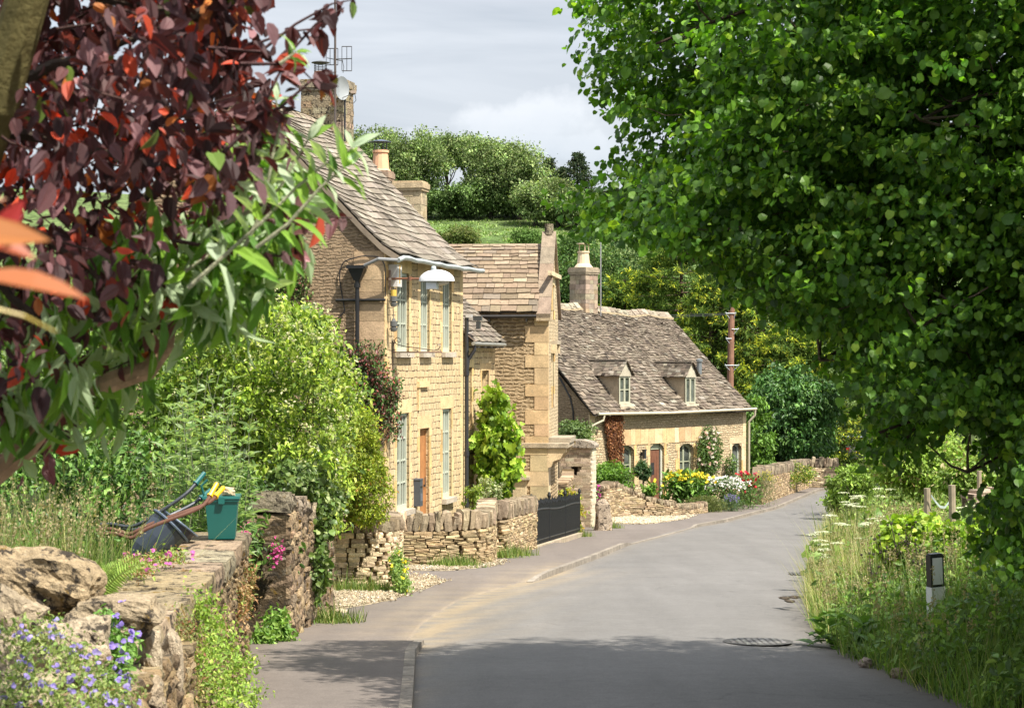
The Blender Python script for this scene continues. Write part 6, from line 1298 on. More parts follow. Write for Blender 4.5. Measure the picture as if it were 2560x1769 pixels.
for i,(px,py,D,lab) in enumerate(((2200,1350,26,'dark dried seed stalk standing left of the bollard'),(2235,1330,26.5,'tall dark knapweed stalk among the bank weeds'),(2262,1322,25.5,'dark seed stalk left of the lime bush'),(2175,1400,25,'short dark seed stalk nearest the lane'),(2290,1370,25,'dark seed stalk above the bollard'))):
    t=W(px,py,D); z0=Hf(t[0]+.08,D); g=Geo(); b0=np.array([t[0]+.12,D,z0]); q=wig(b0,t,6,.03); g.tube(q,np.linspace(.009,.005,6),(.075,.06,.045),5,False)
    for s in range(9): e=q[3+s%3]+np.array([R.normal(0,.07),R.normal(0,.07),R.uniform(.0,.12)]); g.tube([q[2+s%3],e],[.005,.003],(.08,.06,.045),3,False); g.inst(BOULDER[0],BOULDER[1],e[None],(np.eye(3)*.032)[None],[(.06,.05,.04)])
    tag(g.build('seed_stalk',M['bark']),lab,'wildflower','dark seed stalks on the bank')
# ---- left foreground plants
def lgrass(x0,x1,y0,y1,n,h,name,lab,cols=GC,w=(3,3,2,1),wd=.008):
    x=R.uniform(x0,x1,n); y=R.uniform(y0,y1,n); blades(name,lab,x,y,h,cols,w,wd)
lgrass(-5.6,-3.3,15,21,3800,.72,'garden_grass','tall grass behind the near wall'); 
x=R.uniform(-5.4,-3.3,120); y=R.uniform(15,20.5,120); seedheads('grass_seed_heads','arching oat grass seed heads by the wheelbarrows',x,y,1.4)
x=R.uniform(-4.15,-3.3,70); y=R.uniform(14.6,17.4,70); seedheads('grass_seed_heads','oat grass stems rising in front of the barrow trays',x,y,1.25)
x=R.uniform(-4.3,-3.25,2600); y=R.uniform(14.4,17.2,2600); blades('garden_grass','lush grass in front of the barrow trays',x,y,.95,GC,(4,3,.6,3),.009)
# fern
fb=W(235,1500,13.6); E=empty('fern',tuple(fb),'pale green fern between the boulder and the near wall','fern'); 
for f_ in range(8):
    th=-1.15+2.3*f_/7+R.uniform(-.1,.1); L=R.uniform(.34,.46); g=Geo(); b0=fb+np.array([math.sin(th)*.05,R.uniform(-.04,.04),0]); q=np.array([b0+np.array([math.sin(th)*L*s*(.45+.5*s),-.08*s,L*(s-.28*s*s)]) for s in np.linspace(0,1,9)]); g.tube(q,.0025,(.3,.35,.1),3,False)
    P_=[];D_=[];sc=[]
    for t in np.linspace(1.2,7.9,22):
        i0=int(t); f=t-i0; pt=q[i0]*(1-f)+q[i0+1]*f; ax=unit((q[i0+1]-q[i0])[None])[0]; sd1=unit(np.cross(ax,[0,-1,.2])[None])[0]
        for s in(-1,1): P_.append(pt); D_.append(sd1*s+ax*.35); sc.append(.075*math.sin(min(1.,(8.2-t)/6.5)*1.57)+.006)
    P_=np.array(P_);D_=np.array(D_)
    g.inst(LANCE[0]*np.array([.62,1,1]),LANCE[1],P_,orient(D_,np.tile([0,-1,.3],(len(P_),1)))*np.array(sc)[:,None,None],vary([(.30,.42,.09),(.22,.33,.06)],[1,1],len(P_),.08)); o=g.build('frond',M['leaf'],E,off=fb)
def clump(name,lab,cat,pts,spread,n,size,cols,w,nf=0,fs=.03,fc=((.5,.4,.7),),tpl=OVATE,hg=.0,mat='leaf',petal=HAZEL,group=None,up=.6):
    c=np.array(pts,float); j=R.integers(0,len(c),n); p=c[j]+R.normal(0,1,(n,3))*np.asarray(spread); fl=Geo(); ext=None
    if nf:
        q=c[R.integers(0,len(c),nf)]+R.normal(0,1,(nf,3))*np.asarray(spread)*1.1+np.array([.03,-.03,.03]); 
        for _ in range(3): fl.inst(petal[0],petal[1],q+R.normal(0,fs*.2,q.shape),orient(R.normal(0,1,q.shape),np.array([.2,-.7,.5])+R.normal(0,.4,q.shape))*fs,vary(fc,[1]*len(fc),nf,.12))
        ext=[('blooms',fl,'petal')]
    return plant(name,lab,cat,p,unit(np.array([.2,-.5,.3])+R.normal(0,.6,(n,3))),np.exp(R.normal(0,.12,n)),tpl,size,cols,w,mat,None,group,tuple(np.array([p[:,0].mean(),p[:,1].mean(),p[:,2].min()])),extra=ext,up=up)
clump('campanula','violet bellflowers spilling over the stones in the bottom left corner','flowers',[W(px,py,d) for px,py,d in ((30,1600,9.2),(110,1590,9.4),(170,1640,9.2),(220,1690,9.0),(60,1680,8.8),(130,1740,8.6),(250,1760,8.8),(300,1740,9.),(20,1750,8.5),(200,1780,8.6))],(.05,.08,.05),3600,.022,((.20,.28,.07),(.28,.33,.11),(.13,.2,.05)),(2,2,1),90,.020,((.26,.21,.50),(.34,.28,.58)))
clump('ivy_leaved_plant','green leaved plant with violet flowers on the rubble between the boulders','flowers',[W(px,py,d) for px,py,d in ((265,1560,10.8),(285,1610,10.6),(300,1660,10.4),(275,1700,10.3),(320,1620,10.8))],(.03,.05,.04),900,.04,((.13,.25,.05),(.18,.32,.07)),(1,1),26,.028,((.30,.22,.62),))
clump('spurge','yellow green spurge growing from the road face of the near wall','plant',[W(px,py,d) for px,py,d in ((500,1510,14.8),(530,1560,14.8),(560,1610,15.2),(600,1660,15.8),(580,1720,15),(530,1700,14.4),(490,1650,14.2),(620,1740,16),(560,1780,14.5),(520,1620,14.5))],(.07,.12,.07),3000,.034,((.26,.38,.06),(.18,.3,.045),(.36,.44,.09)),(2,2,1))
clump('stonecrop','dry reddish stonecrop on the wall below the capstones','plant',[W(px,py,d) for px,py,d in ((455,1560,13.7),(470,1620,13.6),(440,1680,13.4),(480,1720,13.6),(450,1760,13.3))],(.06,.08,.06),2400,.022,((.30,.26,.10),(.34,.16,.10),(.2,.25,.07)),(2,1,1.5))
clump('dry_weed','rusty withered weed at the far end of the near wall','plant',[W(px,py,d) for px,py,d in ((605,1480,18.6),(615,1500,18.8),(625,1440,19.2),(600,1530,18.4))],(.04,.06,.06),1100,.03,((.32,.17,.08),(.2,.24,.07),(.38,.26,.12)),(2,1,1))
clump('cranesbill','small pink flowered weed trailing on the wall top by the barrow','plant',[W(px,py,d) for px,py,d in ((330,1400,15.6),(360,1410,15.5),(400,1392,16.2),(345,1425,15.2),(440,1388,16.4))],(.05,.06,.035),900,.03,((.25,.33,.08),(.35,.2,.1)),(2,1),14,.03,((.6,.15,.4),))
clump('leafy_weed','green leafy weed at the foot of the dark high wall','plant',[W(px,py,d) for px,py,d in ((670,1585,23.4),(700,1570,23.6),(690,1545,23.6),(660,1600,23.2),(715,1595,23.6))],(.07,.06,.07),900,.07,((.15,.28,.05),(.22,.34,.07)),(1,1))
clump('valerian','pink valerian flowering on the dark high wall','flowers',[W(690,1372,24.0),W(683,1395,24.0)],(.03,.03,.05),120,.04,((.15,.25,.06),),(1,),50,.026,((.62,.10,.30),))
clump('valerian','small pink valerian sprig behind the green bin','flowers',[W(607,1330,22.5)],(.05,.05,.04),160,.04,((.15,.25,.06),),(1,),30,.035,((.62,.10,.30),))
clump('poppy_weeds','yellow poppies at the end of the pale dry stone wall','flowers',[W(px,py,d) for px,py,d in ((992,1430,33.2),(1000,1455,33),(990,1400,33.4),(1010,1465,32.6),(998,1415,33.4))],(.06,.1,.09),1300,.06,((.16,.26,.06),(.23,.33,.08)),(1,1),22,.04,((.75,.6,.03),))
for i,(x_,y_,lab) in enumerate(((-2.75,33.6,'grass tuft at the foot of the pale wall left end'),(-2.3,33.5,'grass tuft below the middle of the pale curved wall'),(-1.3,39.7,'grass tuft along the foot of the sweeping wall, left'),(-1.0,39.6,'grass tuft at the sweeping wall foot where it bends'),(-.25,43.6,'grass tuft where the two garden walls meet'),(.05,44.6,'grass tuft in the corner below the short wall'),(1.9,58.3,'tuft of weeds at the far foot of the railings'),(-2.5,27.2,'tuft of weeds at the foot of the pillar wall'),(3.2,65.6,'weeds beside the pier foot'))):
    n=650; x=x_+R.normal(0,.20,n); y=y_+R.normal(0,.18,n); g=Geo(); z=G(y)+kerbh(y)-.01
    th=R.uniform(0,6.28,n); up_=unit(np.column_stack([np.cos(th)*.5,np.sin(th)*.5,np.ones(n)])); sd_=np.column_stack([-np.sin(th),np.cos(th),np.zeros(n)]); hh=.16*np.exp(R.normal(0,.4,n)); M3=np.stack([sd_*.014,np.cross(sd_,up_)*.02,up_*hh[:,None]],-1)
    g.inst(BLADE[0],BLADE[1],np.column_stack([x,y,z]),M3,vary(GC,(3,2,1,1),n,.18)); tag(g.build('grass_tuft',M['grass']),lab,'grass tuft','grass tufts at the wall feet')
# ================================================================== THINGS
# railings
ra=np.array([.47,48.6]); rb=np.array([1.98,58.6]); L=np.linalg.norm(rb-ra); dirr=(rb-ra)/L; z0a=G(48.6)+.12; z0b=G(58.6)+.12
E=empty('iron_railings',(ra[0],ra[1],z0a),'black spiked iron railings between the garden wall and the pier','railings'); off=np.array([ra[0],ra[1],z0a]); K=(.012,.013,.015)
g=Geo(); g.tube([(0,0,0),(0,0,1.02)],.014,K,5); g.lathe([(.014,1.0),(.026,1.04),(.0,1.16)],K,n=5); b0=g.build('spiked_bar',M['iron'],E); nb=90
zz=lambda t:(z0b-z0a)*t
for i in range(nb):
    t=(i+.5)/nb; o=b0 if i==0 else b0.copy()
    if i: COL.objects.link(o); o.parent=E
    o.location=(dirr[0]*L*t,dirr[1]*L*t,zz(t)); o.scale=(1,1,R.uniform(.96,1.04))
g=Geo(); g.tube([(0,0,.86)]+[(dirr[0]*L*t,dirr[1]*L*t,zz(t)+.86+.03*math.sin(t*9)) for t in np.linspace(.1,1,10)],.026,K,6); g.tube([(0,0,.12),(dirr[0]*L,dirr[1]*L,zz(1)+.12)],.018,K,6); g.build('top_rail',M['iron'],E)
g=Geo(); g.tube([(0,0,-.05),(0,0,1.16)],.03,K,7); g.lathe([(.03,1.14),(.055,1.2),(.03,1.28),(.0,1.3)],K,n=8); p0=g.build('post',M['iron'],E)
for i,t in enumerate((0,.33,.66,1.)):
    o=p0 if i==0 else p0.copy()
    if i: COL.objects.link(o); o.parent=E
    o.location=(dirr[0]*L*t,dirr[1]*L*t,zz(t))
g=Geo()
for i in range(12):
    t0,t1=i/12,(i+.98)/12; a=ra+dirr*L*t0; b=ra+dirr*L*t1; nrm=np.array([dirr[1],-dirr[0]])*.14
    za,zb_=G(a[1])-.05,G(b[1])-.05; v=[(a[0]-nrm[0],a[1]-nrm[1],za),(b[0]-nrm[0],b[1]-nrm[1],zb_),(b[0]+nrm[0],b[1]+nrm[1],zb_),(a[0]+nrm[0],a[1]+nrm[1],za)]; v+=[(x,y,z0a+zz(t0 if k in(0,3) else t1)+.01) for k,(x,y,z) in enumerate(v)]
    g.add(v,[(0,1,5,4),(1,2,6,5),(2,3,7,6),(3,0,4,7),(4,5,6,7)],vary([(.38,.31,.23)],[1],1,.08)[0])
g.build('plinth',M['stone'],E,off=off)
# return of the railings towards the pier
E=empty('iron_railings',(2.0,58.7,z0b),'short return of black railings behind the golden shrub','railings')
g=Geo(); g.tube([(0,0,0),(0,0,1.1)],.013,K,5); b0=g.build('spiked_bar',M['iron'],E)
for i in range(9):
    o=b0 if i==0 else b0.copy()
    if i: COL.objects.link(o); o.parent=E
    o.location=(-.01*i+.0,.0+.42*i,-.02*i)
g=Geo(); g.tube([(0,0,.95),(-.08,3.4,.8)],.022,K,6); g.build('top_rail',M['iron'],E)
# rough standing stone
so_=W(1507,1328,63.5); g=Geo(); V=[];n=12
for i in range(9):
    t=i/8; 
    for k in range(n):
        th=2*math.pi*k/n; r=(.29-.07*t)*(1+.12*math.sin(3*th+t*4)+R.normal(0,.03))*(1 if i<8 else .45)*(1.15 if i==0 else 1); V.append((so_[0]+r*math.cos(th),63.5+r*math.sin(th)*.8,G(63.5)-.05+t*1.02+(.04 if i==8 else 0)))
fs=[(i*n+k,i*n+(k+1)%n,(i+1)*n+(k+1)%n,(i+1)*n+k) for i in range(8) for k in range(n)]+[tuple(8*n+k for k in range(n))]
g.add(V,fs,(.36,.29,.22)); tag(g.build('standing_stone',M['mossstone']),'rough stumpy standing stone at the yard entrance','stone bollard')
# verge marker post
bp=np.array([(2342-CX)/F*22.5,22.5,-3.1]); z0=Hf(bp[0],22.5); zt=(CY-1385)/F*22.5; h=zt-z0
E=empty('verge_marker_post',(bp[0],bp[1],z0),'black and white verge marker post leaning in the grass','bollard',.5); E.rotation_euler=(0.02,-.05,.35)
g=Geo(); g.box(-.085,.085,-.05,.05,-.2,h,(.02,.02,.022)); g.box(-.075,.075,-.04,.04,h,h+.015,(.02,.02,.022)); g.build('body',M['plastic'],E)
g=Geo(); g.box(-.062,.062,-.058,-.0505,h-.33,h-.03,(.74,.74,.72)); g.build('reflector_panel',M['plastic'],E)
g=Geo(); g.box(-.088,.088,-.060,.06,-.1,h-.36,(.80,.80,.78)); g.build('white_sleeve',M['paint'],E)
# wooden posts
for px,ty,D,w_,lab in ((2318,1220,31,.055,'left wooden post with a sagging strap on the bank'),(2380,1212,31.5,.06,'right wooden post with a green strap end on the bank'),(2448,1176,40,.05,'thin weathered post by the crumbling field wall')):
    x=(px-CX)/F*D; z0=Hf(x,D)-.2; z1=(CY-ty)/F*D; g=Geo(); g.tube([(x,D,z0),(x+.01,D,(z0+z1)/2),(x+.0,D,z1)],[w_,w_*.97,w_*.93],(.33,.27,.19),9); tag(g.build('wooden_post',M['wood']),lab,'post','weathered posts on the bank')
g=Geo(); a=W(2328,1238,30.9); b=W(2372,1256,31.3)
pts=[a,W(2338,1252,30.9),W(2350,1266,31),W(2362,1268,31.2),b]; 
for p,q in zip(pts[:-1],pts[1:]): g.add([p+[0,0,.02],q+[0,0,.02],q-[0,0,.02],p-[0,0,.02],p+[0,.006,.02],q+[0,.006,.02],q+[0,.006,-.02],p+[0,.006,-.02]],[(0,1,2,3),(5,4,7,6),(0,4,5,1),(3,2,6,7)],(.40,.46,.44))
tag(g.build('strap',M['plastic']),'grey strap sagging between the two wooden posts','strap')
# utility pole
D=91; x=(1827-CX)/F*D; z0=Hf(x,D); z1=(CY-768)/F*D; E=empty('utility_pole',(x,D,z0),'brown wooden utility pole beside the cottage roof','utility pole')
g=Geo(); g.tube([(0,0,-.2),(-.04,0,(z1-z0)*.5),(0.04,0,z1-z0)],[.17,.16,.14],(.25,.135,.09),12); g.build('pole',M['wood'],E); hh=z1-z0
for dz,xa,xb in ((.28,-.27,.18),(1.0,0,.30),(1.43,-.26,0),(2.65,-.3,.32)):
    g=Geo(); g.tube([(xa+.03,-.15,hh-dz),(xb+.03,-.15,hh-dz)],.022,(.40,.44,.46),5)
    for s in (xa,xb):
        if s: g.tube([(s+.03,-.15,hh-dz),(s+.03,-.15,hh-dz+.07)],.02,(.45,.48,.5),5); g.tube([(s+.02,-.15,hh-dz),(.03+.1*(1 if s>0 else -1),-.15,hh-dz-.22)],.014,(.35,.38,.4),4)
    g.build('bracket_arm',M['metal'],E)
g=Geo()
for dy,e in ((0,W(1290,770,100)),(.06,W(1300,755,104))):
    s=W(1812,787,D)+np.array([0,-.15,dy]); g.tube(wig(s,e,14,0,.02),.014,(.05,.05,.055),4)
tag(g.build('overhead_wire',M['plastic']),'thin wires running left from the utility pole','wire')
# parked car (tail towards us)
D=122; x=(2150-CX)/F*D; z0=Hf(x,D)+.0; E=empty('parked_car',(x,D,z0),'dark parked car with yellow number plate half hidden by the bushes','car',.12)
g=Geo(); prof=[(-.0,.32),(-.02,.62),(.02,.95),(.10,1.02),(.32,1.50),(.9,1.58),(2.0,1.52),(2.6,1.05),(3.9,.92),(4.1,.6),(4.1,.3)]; 
V=[];m=len(prof)
for sx,ins in ((-1,0),(1,0)):
    for (y_,z_c) in prof: V.append((sx*(.88 if z_c<1.1 else .68),y_,z_c))
fs=[(i,i+1,m+i+1,m+i) for i in range(m-1)]+[(m-1,0,m,2*m-1)]+[tuple(range(m))[::-1],tuple(range(m,2*m))]; g.add(V,fs,(.045,.04,.05)); g.build('body',M['plastic'],E)
g=Geo(); g.add([(-.64,.07,1.04),(.64,.07,1.04),(.60,.28,1.46),(-.60,.28,1.46)],[(0,1,2,3)],(.1,.1,.1)); g.v[-1][:,1]-=.03; g.build('rear_window',M['glass'],E)
g=Geo(); g.box(-.66,.66,.34,2.0,1.575,1.60,(.30,.33,.38)); g.build('roof_panel',M['metal'],E)
for s in(-1,1):
    g=Geo(); g.box(s*.78-.1,s*.78+.1,-.035,.0,.78,.98,(.5,.03,.03)); g.build('tail_light',M['plastic'],E)
    for y_ in (.75,3.2): g=Geo(); g.prism([(y_+.31*math.cos(t),.31+.31*math.sin(t)) for t in np.linspace(0,6.283,15)[:-1]],s*.80-.1,s*.80+.1,'x',(.02,.02,.02)); g.build('wheel',M['plastic'],E)
g=Geo(); g.box(-.26,.26,-.045,-.02,.62,.73,(.70,.50,.03)); g.build('number_plate',M['plastic'],E)
g=Geo(); g.box(-.86,.86,-.10,.0,.34,.56,(.05,.05,.055)); g.build('bumper',M['plastic'],E)
# drain covers
g=Geo(); c0=np.array([4.0*0+ (1895-CX)/F*23.9,23.9]); zc0=G(23.9)+.044; g.add([(c0[0]+.42*math.cos(t),c0[1]+.52*math.sin(t),zc0+.003-.52*math.sin(t)*.054) for t in np.linspace(0,6.283,25)[:-1]],[tuple(range(24))],(.085,.083,.08))
for i in range(9):
    for j in range(7):
        x=c0[0]-.33+i*.075; y=c0[1]-.42+j*.125; 
        if ((x-c0[0]+.03)/.36)**2+((y-c0[1])/.5)**2<1: g.box(x,x+.045,y,y+.07,zc0-.004-(y-c0[1])*.054,zc0+.005-(y-c0[1])*.054,vary([(.165,.162,.158)],[1],1,.1)[0])
tag(g.build('manhole_cover',M['stone']),'round cast iron cover set in the shaded lane','manhole cover')
g=Geo(); cx,cy_=(2010-CX)/F*38.5,38.5
for i in range(8): g.box(cx-.28+i*.07,cx-.24+i*.07,cy_-.22,cy_+.22,G(cy_)+.03,G(cy_)+.045,(.05,.045,.04))
tag(g.build('drain_grate',M['iron']),'small drain grate at the right edge of the lane','drain grate')
# boulders and loose stones
def rock(name,lab,px,py,D,sx,sy,sz,col,rz=0.,cat='rock',group=None,mat='mossstone',tilt=0.):
    c=W(px,py,D); n=3; V,Fc=BOULDER; v=V.copy()
    g=Geo(); import bmesh
    bm=bmesh.new(); vs=[bm.verts.new(tuple(p)) for p in v]; [bm.faces.new([vs[i] for i in f]) for f in Fc]; bmesh.ops.subdivide_edges(bm,edges=bm.edges[:],cuts=6,use_grid_fill=True,smooth=.5); 
    co_=np.array([tuple(p.co) for p in bm.verts]); fs=[tuple(q.index for q in f.verts) for f in bm.faces] if (bm.verts.index_update() or True) else None; bm.free()
    ph=R.uniform(0,6,6); co_=co_*(1+.10*np.sin(co_[:,0:1]*6+ph[0]+co_[:,2:3]*4)+.07*np.sin(co_[:,1:2]*9+ph[1])+.05*np.sin(co_[:,2:3]*15+ph[2]+co_[:,0:1]*8))+.012*np.sin(co_[:,0:1]*31+co_[:,2:3]*23+ph[3])*np.sin(co_[:,1:2]*27+ph[4])+R.normal(0,.009,co_.shape)
    co_=co_*np.array([sx,sy,sz]); cc,ss=math.cos(rz),math.sin(rz); ct,st=math.cos(tilt),math.sin(tilt)
    co_=np.column_stack([co_[:,0]*ct+co_[:,2]*st,co_[:,1],-co_[:,0]*st+co_[:,2]*ct]); co_=np.column_stack([co_[:,0]*cc-co_[:,1]*ss,co_[:,0]*ss+co_[:,1]*cc,co_[:,2]])+c
    g.add(co_,fs,col); return tag(g.build(name,M[mat],smooth=False),lab,cat,group)
rock('boulder','largest orange tinted boulder on the left end of the near wall',95,1452,11.4,.68,.5,.36,(.36,.275,.17),.2,tilt=.25,mat='mossstone')
rock('boulder','flat topped grey brown boulder in front of the capstones',285,1545,11.3,.52,.42,.28,(.34,.27,.18),.1,group='boulders on the near wall')
rock('boulder','pale rounded boulder above the violet flowers',180,1640,10.3,.40,.4,.40,(.42,.34,.24),.5,group='boulders on the near wall')
rock('boulder','small pointed boulder at the left edge under the largest one',35,1540,10.6,.30,.3,.26,(.36,.29,.2),.2,tilt=.5,group='boulders on the near wall')
rock('boulder','pale stone at the left edge low in the corner',10,1650,9.2,.16,.2,.26,(.44,.36,.26),.2,group='boulders on the near wall')
rock('boulder','upright pale stone between the green plant and the stonecrop',375,1640,11.6,.14,.2,.34,(.46,.38,.27),.4,group='boulders on the near wall')
rock('boulder','brown stone at the bottom below the green leaved plant',330,1735,10.8,.36,.3,.26,(.33,.26,.18),.1,group='boulders on the near wall')
rock('boulder','mossy stone lowest in the left corner',70,1745,8.9,.30,.3,.24,(.36,.30,.2),.1,group='boulders on the near wall')
rock('boulder','narrow stone leaning under the nearest capstone',425,1670,12.4,.16,.25,.44,(.42,.34,.24),.1,group='boulders on the near wall')
rock('rock','pale stone lying on the green bin lid',571,1228,19.1,.13,.12,.085,(.50,.40,.26),.3,mat='stone')
rock('rock','loose pale rock on the gravel at the end of the dark wall',852,1535,29.0,.22,.2,.16,(.46,.38,.27),.3,mat='stone')
rock('rock','reddish block of stone at the foot of the right bank',2258,1690,20.3,.28,.25,.17,(.27,.21,.15),.3,mat='stone')
rock('rock','small rock left of the reddish block on the right bank',2165,1656,21.3,.14,.14,.10,(.30,.24,.2),.3,mat='stone')
# infill of the near wall towards the camera
dry_wall('rubble_wall','rubble stonework under the boulders in the bottom left corner',[(-2.05,7.),(-2.25,10),(-2.5,13.6)],((0,.6,1),(-1.55,-1.75,-1.95)),thick=.7,sh=.11,sw=.2,pal=NEARPAL,cope=None,mat=M['mossstone'],smooth=False)
# fallen leaf litter and droppings on road: small clods
for i,(px,py,D) in enumerate(((1962,1492,29.6),(1975,1500,29.4),(1985,1490,29.8))): rock('clod','small dark mud clods at the right edge of the lane',px,py+2,D,.14,.2,.035,(.07,.055,.04),.3,'mud clod','mud clods on the lane',mat='stone')
# green kerbside caddy
bc=W(556,1343,19.2); E=empty('green_bin',tuple(bc),'dark green lidded recycling box standing on the wall end','bin',.1); gcol=(.012,.11,.095)
g=Geo(); h=.40; 
def frus(g,w0,d0,w1,d1,z0,z1,col): g.add([(-w0,-d0,z0),(w0,-d0,z0),(w0,d0,z0),(-w0,d0,z0),(-w1,-d1,z1),(w1,-d1,z1),(w1,d1,z1),(-w1,d1,z1)],[(0,3,2,1),(4,5,6,7),(0,1,5,4),(1,2,6,5),(2,3,7,6),(3,0,4,7)],col)
frus(g,.125,.15,.155,.19,0,.38,gcol); frus(g,.165,.20,.165,.20,.36,.385,gcol); g.build('body',M['plastic'],E)
g=Geo(); frus(g,.175,.21,.172,.205,.386,.41,gcol); g.box(-.03,.03,-.222,-.205,.34,.40,gcol); o=g.build('lid',M['plastic'],E)
g=Geo(); g.tube([(-.16,-.02,.36),(-.20,-.02,.50),(-.14,-.02,.56)],.014,(.01,.09,.08),6); g.build('handle',M['plastic'],E)
# wheelbarrows tipped up behind the wall
def barrow(lab,gripcol,framecol,pts_list,tray,wheelc,rim):
    base=np.array(wheelc)-np.array([0,0,.2]); E=empty('wheelbarrow',tuple(base),lab,'wheelbarrow',group='wheelbarrows behind the wall')
    for pts in pts_list:
        q=np.array(pts); t=np.arange(len(q)); tt=np.linspace(0,len(q)-1,22); qs=np.stack([np.interp(tt,t,q[:,i]) for i in range(3)],1)
        for _ in range(3): qs[1:-1]=(qs[:-2]+2*qs[1:-1]+qs[2:])/4
        g=Geo(); g.tube(qs,.017,framecol,8); f=g.build('frame_tube',M['metal'] if framecol[0]<.1 else M['wood'],E,off=base)
        g=Geo(); dd=unit((qs[-1]-qs[-3])[None])[0]; g.tube([qs[-1]-dd*.02,qs[-1]+dd*.13],[.021,.023],gripcol,10); g.tube([qs[-1]-dd*.025,qs[-1]-dd*.01],.030,gripcol,10); g.build('grip',M['plastic'],f,off=base)
    T_=np.array(tray); top=(T_[1]+T_[2]+T_[5]+T_[6])/4+np.array([-.02,0,.02]); bot=(T_[0]+T_[3]+T_[4]+T_[7])/4; ax=bot-top
    g=Geo(); g.tube([top+ax*s for s in (0,.03,.06,.5,.9,1.15,1.25)],[.20,.205,.185,.175,.15,.10,.01],(.03,.04,.055),18); tr_=g.build('tray',M['plastic'],E,off=base,smooth=False)
    g=Geo(); u1=unit(np.cross(ax,[0,0,1.])[None])[0]; u2=unit(np.cross(ax,u1)[None])[0]; g.tube([top+.205*(u1*math.cos(t)+u2*math.sin(t)) for t in np.linspace(0,6.283,28)],.012,(.10,.13,.18),6,False); g.build('rim',M['metal'],tr_,off=base)
    g=Geo(); c=np.array(wheelc); g.tube([c+np.array([.17*math.cos(t),.0,.17*math.sin(t)]) for t in np.linspace(0,6.283,20)],.035,(.03,.03,.03),8,False); w_=g.build('wheel',M['plastic'],E,off=base); g=Geo(); g.tube([c+[0,-.04,0],c+[0,.04,0]],.04,rim,8); g.build('hub',M['metal'],w_,off=base)
d1=18.2
barrow('wheelbarrow with yellow grips and rusty brown tubes','','','','','') if 0 else None
tr1=[W(350,1345,17.9),W(412,1305,17.9),W(418,1345,17.8),W(325,1440,17.6)]; tr1+= [p+np.array([.05,.45,.0]) for p in tr1]
barrow('rusty framed wheelbarrow with yellow grips leaning on the wall',(.72,.42,.01),(.12,.058,.04),[[W(250,1335,17.6),W(290,1330,17.6),W(330,1350,17.6),W(352,1325,17.6),W(440,1292,17.7),W(510,1268,17.9),W(527,1235,18.0)],[W(240,1325,17.9),W(280,1318,17.9),W(325,1340,17.9),W(352,1318,17.9),W(450,1282,18),W(525,1258,18.2),W(541,1238,18.3)]],tr1,W(300,1490,17.9),(.2,.1,.06))
tr2=[W(385,1330,18.6),W(430,1300,18.6),W(444,1335,18.5),W(395,1400,18.4)]; tr2+= [p+np.array([.05,.45,.0]) for p in tr2]
barrow('black framed wheelbarrow with green grips behind the yellow one',(.01,.10,.10),(.035,.04,.05),[[W(255,1318,18.6),W(275,1306,18.6),W(330,1322,18.6),W(400,1280,18.6),W(470,1232,18.7),W(492,1205,18.8)],[W(250,1310,19.),W(285,1312,19),W(340,1330,19),W(420,1290,19),W(480,1262,19.2),W(505,1242,19.3)]],tr2,W(290,1480,18.9),(.3,.3,.3))
# ------------------------------------------------------------------ light, sky, camera
AZ_=math.radians(-42); EL=math.radians(57)
S=np.array([math.cos(EL)*math.cos(AZ_),math.cos(EL)*math.sin(AZ_),math.sin(EL)])
import mathutils
sd=bpy.data.lights.new('Sun','SUN'); sd.energy=4.6; sd.angle=math.radians(.6); sd.color=(1.,.94,.83)
so=bpy.data.objects.new('Sun',sd); COL.objects.link(so); so.rotation_euler=mathutils.Vector(S).to_track_quat('Z','Y').to_euler(); so.location=(20,-10,40)
w=bpy.data.worlds.new('World'); scene.world=w; w.use_nodes=True; nt=w.node_tree
for n in list(nt.nodes): nt.nodes.remove(n)
sky=nt.nodes.new('ShaderNodeTexSky'); sky.sky_type='NISHITA'; sky.sun_disc=False; sky.sun_elevation=EL; sky.sun_rotation=math.pi/2-AZ_; sky.air_density=1.; sky.dust_density=1.5
skyc=vmath(nt,'SCALE',sky.outputs[0],scale=.075)
d=nd(nt,'TexCoord').outputs['Generated']; sp=nd(nt,'SeparateXYZ',Vector=d)
az=math_(nt,'DIVIDE',sp.outputs[0],math_(nt,'MAXIMUM',math_(nt,'ABSOLUTE',sp.outputs[1]),.05)); el=math_(nt,'DIVIDE',sp.outputs[2],math_(nt,'MAXIMUM',math_(nt,'ABSOLUTE',sp.outputs[1]),.05))
v=nd(nt,'CombineXYZ',X=math_(nt,'MULTIPLY',az,3.),Y=math_(nt,'MULTIPLY',el,22.),Z=0.0).outputs[0]
n1=noise(nt,v,1.1,5,.55,.6)
cl=mixc(nt,ramp(nt,n1,.36,.66),(.285,.305,.335),(.385,.40,.425))
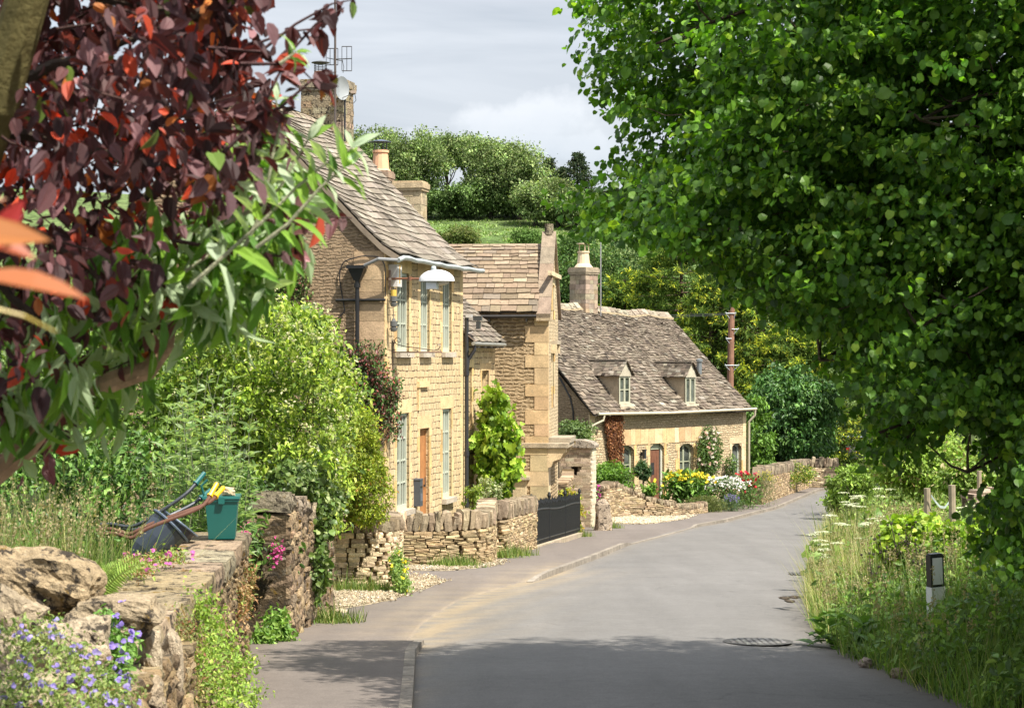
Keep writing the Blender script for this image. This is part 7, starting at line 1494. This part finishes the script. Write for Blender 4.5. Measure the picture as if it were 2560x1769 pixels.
# cumulus bank low over the hill
wv=nd(nt,'CombineXYZ',X=az,Y=el,Z=0.0).outputs[0]
nz=nd(nt,'TexNoise',Scale=32.,Detail=7.,Roughness=.6,Vector=wv).outputs['Fac']
def blob(cx,cy,rx,ry):
    a=math_(nt,'DIVIDE',math_(nt,'SUBTRACT',az,cx),rx); b=math_(nt,'DIVIDE',math_(nt,'SUBTRACT',el,cy),ry)
    return math_(nt,'SUBTRACT',1.0,math_(nt,'SQRT',math_(nt,'ADD',math_(nt,'MULTIPLY',a,a),math_(nt,'MULTIPLY',b,b))))
A=math_(nt,'MAXIMUM',blob(.018,.118,.026,.016),blob(-.010,.113,.022,.013)); A=math_(nt,'MAXIMUM',A,blob(.005,.104,.06,.012))
m_=ramp(nt,math_(nt,'ADD',A,math_(nt,'MULTIPLY',math_(nt,'SUBTRACT',nz,.5),1.9)),-.02,.42)
shade=ramp(nt,math_(nt,'ADD',el,math_(nt,'MULTIPLY',nz,.03)),.108,.138)
cum=mixc(nt,shade,(.34,.37,.41),(.46,.47,.49))
cl=mixc(nt,math_(nt,'MULTIPLY',m_,.75),cl,cum)
cl=vmath(nt,'SCALE',cl,scale=math_(nt,'MULTIPLY_ADD',ramp(nt,sp.outputs[2],.22,.9),1.0,1.0))   # brighter overhead as when overcast, raised out of view for extra fill
brk=math_(nt,'MULTIPLY',ramp(nt,noise(nt,d,3.5,4,.6),.52,.72),.35)
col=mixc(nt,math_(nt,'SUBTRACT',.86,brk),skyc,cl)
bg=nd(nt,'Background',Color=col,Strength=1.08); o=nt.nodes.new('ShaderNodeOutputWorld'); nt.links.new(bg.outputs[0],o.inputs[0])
cam=bpy.data.cameras.new('Camera'); cam.sensor_width=36; cam.lens=70.0; cam.clip_end=3000; cam.clip_start=.1
cam.dof.use_dof=True; cam.dof.focus_distance=48; cam.dof.aperture_fstop=8.5
co=bpy.data.objects.new('Camera',cam); COL.objects.link(co); co.location=(0,0,0); co.rotation_euler=(math.pi/2,0,0); scene.camera=co
scene.view_settings.view_transform='Standard'; scene.view_settings.look='None'; scene.view_settings.exposure=1.05; scene.view_settings.gamma=1
scene.cycles.max_bounces=8; scene.cycles.transmission_bounces=6; scene.cycles.diffuse_bounces=4
try: scene.cycles.use_denoising=True; scene.cycles.denoiser='OPENIMAGEDENOISE'
except Exception: pass
